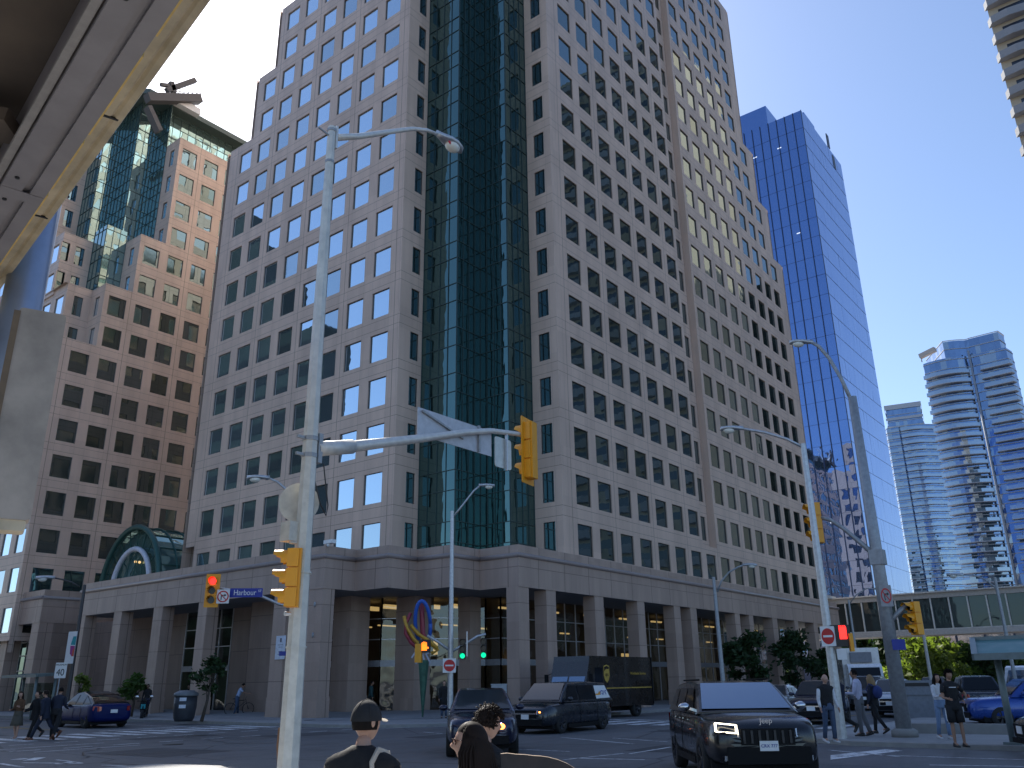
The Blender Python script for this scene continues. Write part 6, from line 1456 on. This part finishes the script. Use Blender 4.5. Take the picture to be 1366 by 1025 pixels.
def person(label, pos, z, face, h=1.74, stride=(0, 0), bend=0.0, arms=((0.05, .2), (.05, .2)), abd=(.12, .12), skin=None, top=CB, bot=CN, shoe=None, hair=H_BK, hairs='short', sleeve='long', legs='long', coat=0.0, head=(0, 0), group='people on the crossing and pavements', fem=False, sit=False, build_=1.0, extra=None, cat='person', vest=None, fine=False):
    """arms: (shoulder swing, elbow bend) per side; stride: hip angles per side; head: turn, tilt (degrees)"""
    skin = skin or M_SK1; shoe = shoe or M_SHOE; g = thing('person', label, cat, (pos[0], pos[1], z), R_(face), group, local=True); k = h/1.75; V = lambda x, y, z_: Vector((x*k, y*k, z_*k))
    lb = bend
    hip = V(0, 0, .93); sw = .185*build_ if not fem else .16
    def up(x, y, z_):  # spine leaning forward about the hip
        d = z_-.93; return V(x+math.sin(lb)*d, y, .93+math.cos(lb)*d)
    J = dict(pel=V(0, 0, .95), waist=up(0, 0, 1.08), chest=up(0, 0, 1.30), neck=up(0.0, 0, 1.47), skull=up(.02, 0, 1.56))
    legsJ = []; low = 9
    for s_, a in zip((1, -1), stride):
        hp = V(0, s_*.095, .90); kb = max(0, -a)*.9+.06+(abs(a)*.15)
        if sit: a, kb = 1.25, 1.2
        kn = hp+V(math.sin(a)*.43, s_*.01, -math.cos(a)*.43); an = kn+V(math.sin(a-kb)*.41, 0, -math.cos(a-kb)*.41); legsJ.append((hp, kn, an, a-kb)); low = min(low, an.z)
    dz = .085*k-low if not sit else 0
    armJ = []
    for s_, (a, e), ab in zip((1, -1), arms, abd):
        sh = up(0, s_*sw, 1.37); el = sh+V(math.sin(a)*.28, s_*math.sin(ab)*.28, -math.cos(a)*math.cos(ab)*.28); wr = el+V(math.sin(a+e)*.25, s_*math.sin(ab)*(.25 if e < 1.2 else -.14), -math.cos(a+e)*.25*math.cos(ab)); armJ.append((sh, el, wr))
    # continuous body
    vs = [J['pel'], J['waist'], J['chest'], J['neck'], J['skull']]; rr = [.105, .095, .11, .052, .05]; ed = [(0, 1), (1, 2), (2, 3), (3, 4)]
    for hp, kn, an, fa in legsJ:
        n = len(vs); vs += [hp, hp.lerp(kn, .5), kn, kn.lerp(an, .35), an, an+V(.13*math.cos(min(0, fa)*.5), 0, -.045)]; rr += [.082, .068, .05, .05, .034, .028]; ed += [(0, n), (n, n+1), (n+1, n+2), (n+2, n+3), (n+3, n+4), (n+4, n+5)]
    for (sh, el, wr), s_ in zip(armJ, (1, -1)):
        n = len(vs); d = (wr-el).normalized(); pm = wr+d*.05*k; side = d.cross(Vector((0, 1, 0))).normalized()
        if side.length < .1: side = Vector((1, 0, 0))
        vs += [sh, sh.lerp(el, .5), el, wr, pm]; rr += [.055, .043, .037, .025, .03]; ed += [(2, n), (n, n+1), (n+1, n+2), (n+2, n+3), (n+3, n+4)]
        for q, L_ in ((-1.5, .062), (-.5, .072), (.5, .068), (1.5, .052)):
            m0 = len(vs); a0 = pm+side*(q*.014*k)+d*.025*k; vs += [a0, a0+d*(L_*.5*k)+Vector((0, -s_*.006, 0)), a0+d*(L_*.85*k)+Vector((0, -s_*.022, 0))]; rr += [.0085, .008, .0065]; ed += [(n+4, m0), (m0, m0+1), (m0+1, m0+2)]
        m0 = len(vs); vs += [wr+d*.02*k+side*.03*k, wr+d*.05*k+side*.05*k]; rr += [.011, .008]; ed += [(n+3, m0), (m0, m0+1)]
    sm_ = skin_mesh(vs, ed, [r*k for r in rr]); 
    body = MB(); body.v = [tuple(v.co) for v in sm_.vertices]; body.f = [tuple(p.vertices) for p in sm_.polygons]; body.m = [0]*len(body.f); body.uv = [None]*len(body.f); body.sm = [True]*len(body.f); bpy.data.meshes.remove(sm_)
    HM = Matrix.Translation(up(.035, 0, 1.625)) @ Matrix.Rotation(R_(head[0]), 4, 'Z') @ Matrix.Rotation(R_(head[1]), 4, 'Y'); add_head(body, HM, k, fine)
    sh3 = Vector((0, 0, dz)); body.v = [tuple(Vector(v)+sh3) for v in body.v]; bo = body.build('body', skin, g)
    HM = Matrix.Translation(sh3) @ HM
    def ringz(c_, rx, ry, tilt=0): return [Vector((c_.x+rx*k*math.cos(t)*math.cos(tilt), c_.y+ry*k*math.sin(t), c_.z-rx*k*math.cos(t)*math.sin(tilt)))+sh3 for t in [2*math.pi*j/16 for j in range(16)]]
    def torso(mt, g_=0.0, z0_=.90, name='shirt', sl=sleeve, off=0.0, zt=1.47):
        mb = MB(); wq = .155*build_+g_; R = []
        prof = [(z0_, .115, .165), (1.0, .112, .16), (1.1, .108, .150), (1.22, .118, .165), (1.32, .122, sw-.002), (1.375, .108, sw+.045), (1.41, .098, sw+.035), (1.437, .086, sw-.015), (1.462, .072, .115), (zt+.018, .056, .064)]
        if z0_ < .85: prof = [(z0_, .15, .19), (.8, .14, .18)] + prof[1:]
        for zz, rx, ry in prof: R.append(ringz(up(-.01, 0, zz), rx+g_, (ry+g_)*(build_ if zz < 1.3 else 1), lb))
        mb.grid(R, 0, True, True, True)
        for (sh, el, wr) in armJ:
            if sl == 'none': continue
            e_ = el if sl == 'long' else sh.lerp(el, .62); pts = [sh+V(0, 0, .0), sh.lerp(el, .5), e_]; rd = [.052+g_, .056+g_, .048+g_]
            if sl == 'long': pts += [el.lerp(wr, .5), wr.lerp(el, .03)]; rd += [.043+g_, .034+g_]
            else: pts = [pts[0], sh.lerp(el, .35), e_]; rd[2] = .054+g_
            mb.tube([p+sh3 for p in pts], [r*k for r in rd], 12, 0); mb.ell(tuple(sh+sh3), ((.052+g_)*k, (.050+g_)*k, (.050+g_)*k), 0, 12, 8)
        return mb.build(name, mt, g)
    torso(top)
    if vest: torso(vest, .014, .88, 'vest', 'none')
    if coat: torso(top, .016, .93-coat, 'coat')
    mb = MB(); mb.grid([ringz(V(-.005, 0, zz), rx, ry) for zz, rx, ry in ((.80, .13, .17), (.86, .135, .178), (.95, .125, .17), (1.03, .118, .162))], 0, True, True, True)
    if legs == 'skirt': mb.grid([ringz(V(0, 0, zz), rx, ry) for zz, rx, ry in ((.50, .21, .24), (.66, .18, .21), (.85, .145, .185))], 0, True, True, True)
    else:
        for hp, kn, an, fa in legsJ:
            e_ = {'long': an.lerp(kn, .02), 'shorts': kn.lerp(hp, .12)}[legs]; pts = [hp+V(0, 0, .03), hp.lerp(kn, .5)]; rd = [.098, .085]
            if legs == 'long': pts += [kn, kn.lerp(an, .45), e_]; rd += [.068, .062, .056]
            else: pts += [e_]; rd = [.108, .105, .108]
            mb.tube([p+sh3 for p in pts], [r*k*(1 if not fem else .9) for r in rd], 12, 0)
    mb.build('skirt' if legs == 'skirt' else 'shorts' if legs == 'shorts' else 'trousers', bot, g)
    for hp, kn, an, fa in legsJ:
        mb = MB(); t = min(0, fa)*.8; Mf = Matrix.Translation(an+sh3) @ Matrix.Rotation(-t, 4, 'Y')
        mb.grid([[Mf @ (Vector((x, y*w_, z_))*k) for y, z_ in ((-1, -.085), (-1, -.05), (-.6, hh_), (0, hh_+.008), (.6, hh_), (1, -.05), (1, -.085))] for x, w_, hh_ in ((-.075, .03, -.01), (-.04, .04, .01), (.03, .042, -.005), (.1, .048, -.04), (.165, .042, -.055), (.195, .02, -.065))], 0, True, True, True); mb.build('shoe', shoe, g)
    hairdo(g, HM, k, hairs, hair, fine)
    if extra: extra(g, HM, k, up, armJ, sh3)
    return g
def hairdo(g, HM, k, kind, m_, fine=False):
    R = random.Random(len(bpy.data.objects))
    if kind in ('bald',):
        mb = MB(); 
        for y in (-1, 1): mb.ell((-.045*k, y*.066*k, 0), (.04*k, .014*k, .035*k), 0, 8, 6, HM)
        mb.ell((-.085*k, 0, -.01*k), (.02*k, .05*k, .035*k), 0, 8, 6, HM); return mb.build('hair', m_, g)
    mb = MB(); rows = []
    nu, nv = (28, 14) if fine else (18, 9); low = {'short': -.25, 'long': -.3, 'bun': -.2, 'tousled': -.3, 'cap': -.42}[kind]
    for i in range(nv+1):
        row = []
        for j in range(nu):
            a = 2*math.pi*j/nu; front = math.cos(a); lim = low if front < .25 else .42+.2*front
            z_ = lim+(1-lim)*i/nv; z_ = min(z_, .999); r = math.sqrt(max(0, 1-z_*z_)); th = 1.12 if kind == 'tousled' else 1.03 if kind == 'cap' else 1.09
            n_ = 1+(.05*noise.noise(Vector((math.cos(a)*3, math.sin(a)*3, z_*3))) if kind == 'tousled' else .012*math.sin(a*14))
            row.append(HM @ (Vector((.100*r*math.cos(a)*th*n_-.004, .078*r*math.sin(a)*th*n_, .118*z_*(th-.01)*n_))*k))
        rows.append(row)
    mb.grid(rows, 0, True, True, False); mb.poly(rows[-1])
    if kind in ('long',) :
        L = .40 if not fine else .50
        n = 60 if not fine else 900
        for i in range(n):
            a = R.uniform(1.15, 5.13); zz = R.uniform(.05, .95); r = math.sqrt(1-zz*zz)
            p0 = Vector((.104*r*math.cos(a), .082*r*math.sin(a), .122*zz)); out = Vector((math.cos(a)*.110, math.sin(a)*.090, -.01)); dn = Vector((math.cos(a)*.085-.02, math.sin(a)*.10, -L*R.uniform(.75, 1.0))); w_ = R.gauss(0, .009)
            pts = [HM @ (p*k) for p in (p0, p0.lerp(out, .6)+Vector((0, 0, .0)), out+Vector((w_, w_, -.04)), out.lerp(dn, .5)+Vector((-.012+w_*2, w_, 0)), dn+Vector((w_, -w_, 0)))]
            mb.tube(pts, [.004*k, .0065*k, .0075*k, .006*k, .0015*k] if fine else [.014*k, .02*k, .022*k, .02*k, .006*k], 5, 0)
    if kind == 'bun': mb.ell((-.12*k, 0, .05*k), (.045*k, .045*k, .045*k), 0, 10, 8, HM)
    if kind == 'tousled' or (fine and kind == 'short'):
        for i in range(700):
            a = R.uniform(0, 6.28); zz = R.uniform(-.2 if math.cos(a) < .2 else .45, .98); r = math.sqrt(max(0, 1-zz*zz)); p0 = Vector((.102*r*math.cos(a), .08*r*math.sin(a), .12*zz)); d = p0.normalized()*.6+Vector((R.gauss(.5, .35), R.gauss(0, .35), R.gauss(-.35, .3))); d = d.normalized()*R.uniform(.02, .05)
            mb.tube([HM @ (p0*k), HM @ ((p0+d*.6+p0.normalized()*.010)*k), HM @ ((p0+d)*k)], [.0045*k, .004*k, .001*k], 4, 0)
    if kind != 'cap': return mb.build('hair', m_, g)
    hr = mb.build('hair', H_BK, g)
    cp = MB(); rows = []
    for i in range(13):
        z_ = .0+.999*i/12; r = math.sqrt(1-z_*z_); rows.append([HM @ (Vector((.110*r*math.cos(2*math.pi*j/32)-.004, .088*r*math.sin(2*math.pi*j/32), .126*z_-.0))*k) for j in range(32)])
    cp.grid(rows, 0, True, True, False); cp.poly(rows[-1])
    for j in range(6):
        a = 2*math.pi*j/6; cp.tube([HM @ (Vector((.111*math.sqrt(1-z_*z_)*math.cos(a)-.004, .089*math.sqrt(1-z_*z_)*math.sin(a), .1265*z_))*k) for z_ in (.15, .4, .6, .8, .93, .998)], .0022*k, 4, 0)
    cp.ell((-.004*k, 0, .126*k), (.009*k, .009*k, .005*k), 0, 8, 4, HM); cap_ = cp.build('cap', m_, g)
    br_ = MB(); br_.grid([[HM @ (Vector((x*.1+.10*math.cos(R_(a)) + (.0), .083*math.sin(R_(a))*(1-.12*x), .018-.012*x-.018*abs(math.sin(R_(a)))))*k) for a in range(-75, 76, 10)] for x in (0, .25, .5, .75)], 0, False, True); br_.build('brim', cloth('sunlit_cap_brim', (.42, .36, .28)), g)  # pale colour paints the sun's highlight onto the black cap's brim
    return cap_
def gz(px, py, z=0.14): p = onZ(px, py, z); return (p.x, p.y), z
def ps(label, px, py, face, z=.14, **k): pos, z_ = gz(px, py, z); return person(label, pos, z_, face, **k)
def bag(m_, name='backpack', off=(-.17, 0, 1.22), size=(.09, .15, .21)):
    def f(g, HM, k, up, armJ, sh3):
        mb = MB(); c_ = up(off[0], off[1], off[2])+sh3; mb.ell(tuple(c_), tuple(s_*k for s_ in size), 0, 12, 10)
        for y in (-.1, .1): mb.tube([c_+Vector((0, y, .15)), up(.02, y*1.2, 1.47)+sh3, up(.13, y*1.2, 1.3)+sh3, up(.05, y*1.5, 1.1)+sh3], .018, 6)
        mb.build(name, m_, g)
    return f
F = lambda az: az     # facing angle in world degrees; away from camera is about 38
ps('pedestrian in a dark top and patterned skirt, leftmost on the crossing', 18.5, 987.5, 215, 0, h=1.66, stride=(.12, -.15), arms=((.2, 1.7), (.1, 1.4)), top=CBR, bot=CPT, legs='skirt', fem=True, hair=H_BR, hairs='long', shoe=M_SHW, head=(20, 5), coat=0.0)
ps('pedestrian in black with dark sunglasses stepping wide, second from the left', 42, 986.5, 200, 0, h=1.72, stride=(.42, -.45), arms=((-.2, .3), (.3, 1.0)), top=CB, bot=CB, hair=H_BR, hairs='bun', fem=True, coat=.22, head=(-5, 0))
ps('pedestrian in a dark suit and light shirt striding left with tan shoes', 55, 987.5, 120, 0, h=1.78, stride=(.5, -.5), arms=((-.3, .3), (.3, .5)), top=CN, bot=CN, hair=H_BR, bend=.12, shoe=M_SHB, coat=.18)
ps('pedestrian in dark clothes just behind the striding suit, arm raised', 70, 987, 50, 0, h=1.82, stride=(.25, -.3), arms=((.3, .5), (.3, .9)), top=CN, bot=CB, hair=H_BK, bend=.15, shoe=M_SHB)
p_ = onZ(192, 958, .1); person('person in black standing behind the parked scooter', (p_.x+.6, p_.y+1.0), .15, 230, h=1.78, top=CB, bot=CB, skin=M_SK3, hairs='short')
ps('person with a light scarf partly hidden behind the barrel bin', 248, 950, 240, .2, h=1.68, top=CB, bot=CB, skin=M_SK2, vest=None); ps('person in dark clothes at the right side of the barrel bin', 255, 949.5, 200, .2, h=1.7, top=CN, bot=CB, skin=M_SK2)
p_ = onZ(318, 954, .15); person('cyclist in a pale blue shirt looking down, astride the bicycle', (p_.x-.1, p_.y+.1), .17, -35, h=1.78, top=CLB, bot=CJ, sleeve='short', bend=.35, arms=((.9, .5), (.9, .5)), stride=(.15, -.05), skin=M_SK2, head=(0, 30))
ps('person walking away in a white shirt with a dark backpack', 450, 947, 45, .2, h=1.78, stride=(.12, -.15), top=CW, bot=CB, extra=bag(CN), shoe=M_SHOE, skin=M_SK3)
ps('person in a teal jacket walking right behind the cap', 494, 951, -45, .2, h=1.76, stride=(.3, -.35), top=CT, bot=CB, skin=M_SK2, coat=.12)
ps('person in a long black coat and blue jeans by the centre pole', 592, 958, 225, .15, h=1.72, arms=((.2, 1.9), (.1, .3)), top=CB, bot=CJ, skin=M_SK1, coat=.38)
# right corner group
ps('elderly bald pedestrian in a black padded vest, white sleeves and jeans', 1110, 990.5, 232, .13, h=1.70, top=CW, vest=CB, bot=CJ, hairs='bald', hair=H_GR, build_=1.12, skin=M_SK1, arms=((.05, .3), (-.1, .5)), stride=(.05, -.1), shoe=M_SHW)
ps('grey haired pedestrian in a dark suit striding, second in the right corner group', 1126, 984, 150, .13, h=1.80, top=CN, bot=CB, hair=H_BR, stride=(.4, -.5), coat=.15, skin=M_SK1, arms=((.2, .4), (-.3, .3)))
ps('pedestrian in a white shirt and grey trousers talking on the right corner', 1152, 982, 95, .13, h=1.84, top=CLV, bot=CG, hair=H_BK, stride=(.05, -.12), skin=M_SK2, arms=((.2, 1.4), (-.05, .2)), build_=1.05)
ps('blonde long haired pedestrian with a blue backpack and black trousers', 1172, 979, 75, .13, h=1.70, fem=True, top=CN, bot=CB, hair=H_BL, hairs='long', stride=(-.28, .22), extra=bag(cloth('blue_bag', (.03, .05, .18)), size=(.14, .17, .2)), skin=M_SK1)
ps('pedestrian in a white top and light jeans beside the blue SUV', 1262, 985.5, 225, .13, h=1.68, fem=True, top=CW, bot=CJL, hairs='long', stride=(.1, -.1), shoe=M_SHW, arms=((.3, 1.6), (.3, 1.4)))
ps('pedestrian hidden behind the man in black shorts near the blue SUV', 1277, 978, 215, .13, h=1.70, top=CB, bot=CB, fem=False, arms=((.2, .6), (.2, .6)))
def stripe(g, HM, k, up, armJ, sh3):
    mb = MB(); c_ = up(.128, 0, 1.33)+sh3; mb.box((c_.x, -.085, c_.z-.008), (c_.x+.012, .085, c_.z+.012)); mb.build('chest_print', CW, g)
    for y in (-1, 1): mb = MB(); mb.tube([Vector((0, y*.205, .86))+sh3, Vector((.02, y*.215, .6))+sh3, Vector((.05, y*.19, .50))+sh3], .012, 5); mb.build('side_piping', CW, g)
ps('person in a black T-shirt and black shorts with white piping, hand on hip', 1281, 996.5, 217, .13, h=1.76, top=CB, bot=CB, legs='shorts', sleeve='short', arms=((-.25, 1.45), (.15, 1.3)), abd=(.75, .2), hairs='tousled', skin=M_SK2, stride=(.08, .04), extra=stripe, head=(5, 8))
# foreground three
def tote(g, HM, k, up, armJ, sh3):
    mb = MB()
    for dx_, w_ in ((-.02, 0), (.03, .05)):
        pts = [up(-.125-w_*.4, -.13-w_, 1.05)+sh3, up(-.135, -.13-w_*.4, 1.25)+sh3, up(-.12, -.125, 1.40)+sh3, up(-.05, -.13, 1.465)+sh3, up(.06, -.14, 1.44)+sh3, up(.14, -.15, 1.25)+sh3]
        mb.tube(pts, [.02*k]*6, 8, 0, flat=.4)
    mb.build('bag_strap', CBG, g)
q = atD(484, 1000, 5.3); person('person seen from behind in a black cap and black T-shirt with a beige bag strap', (q.x, q.y), 0.02, 20, h=1.625, top=CB, bot=CJ, sleeve='short', hairs='cap', hair=cloth('black_cap', (.018, .018, .02)), head=(-12, 0), skin=M_SK1, extra=tote, fine=True, group='people in the foreground', build_=1.10)
q = atD(643, 1000, 6.3); person('person with tousled dark hair looking down behind the long haired one', (q.x, q.y), 0.0, 0, h=1.58, top=CB, bot=CJ, hairs='tousled', hair=H_BR, head=(-20, 14), bend=.05, skin=M_SK1, fine=True, group='people in the foreground')
def specs(g, HM, k, up, armJ, sh3):
    mb = MB()
    for y in (-1, 1):
        mb.tube([HM @ (Vector((.100, y*.012, .02))*k), HM @ (Vector((.098, y*.035, .034))*k), HM @ (Vector((.088, y*.058, .022))*k), HM @ (Vector((.092, y*.04, -.002))*k), HM @ (Vector((.100, y*.012, .02))*k)], .0028*k, 6); mb.tube([HM @ (Vector((.088, y*.058, .022))*k), HM @ (Vector((.04, y*.079, .02))*k), HM @ (Vector((-.01, y*.082, .012))*k)], .003*k, 6)
        mb.ell((.094, y*.035, .016), (.003, .022, .016), 0, 10, 6, HM)
    mb.tube([HM @ (Vector((.1, -.012, .02))*k), HM @ (Vector((.104, 0, .024))*k), HM @ (Vector((.1, .012, .02))*k)], .003*k, 6); mb.build('glasses', mat('brown_spectacles', (.06, .02, .015), .2), g)
q = atD(635, 1000, 5.0); person('person with very long dark hair and glasses in profile, white shoulder in the sun', (q.x, q.y), 0.0, 108, h=1.53, top=CW, bot=CJ, sleeve='short', fem=True, hairs='long', hair=H_BR, head=(15, 3), skin=M_SK1, extra=specs, fine=True, group='people in the foreground')
# dark board carried in the foreground
A, B = atD(668, 1004, 4.1), atD(775, 1030, 4.4)
mb = MB(); pts = []
tops = [(668, 1006), (676, 1005), (688, 1006.5), (700, 1007), (712, 1008.5), (722, 1009), (732, 1010.5), (745, 1014), (757, 1019), (768, 1026)]
P1 = [atD(x, y, 4.1+.3*i/9) for i, (x, y) in enumerate(tops)]; nrm = Vector((P1[0].x, P1[0].y, 0)).normalized()*.03
for i in range(len(P1)-1):
    a, b = P1[i], P1[i+1]; lo = 1.0
    mb.poly([(a.x, a.y, lo), (b.x, b.y, lo), tuple(b), tuple(a)], 0); mb.poly([(a.x+nrm.x, a.y+nrm.y, lo), tuple(a+nrm), tuple(b+nrm), (b.x+nrm.x, b.y+nrm.y, lo)], 0)
    mb.poly([tuple(a), tuple(b), tuple(b+nrm), tuple(a+nrm)], 1)
tag(mb.build('cardboard_sheet', [mat('dark_brown_board', (.035, .025, .022), .7, var=.5, scale=8), mat('torn_pale_edge', (.4, .3, .22), .8, var=.3, scale=30)]), 'dark brown cardboard sheet with a torn pale top edge beside the long haired person', 'cardboard')
for k_, o in list(CACHE.items()): pass
for o in bpy.data.objects:
    if '_local' in o: del o['_local']
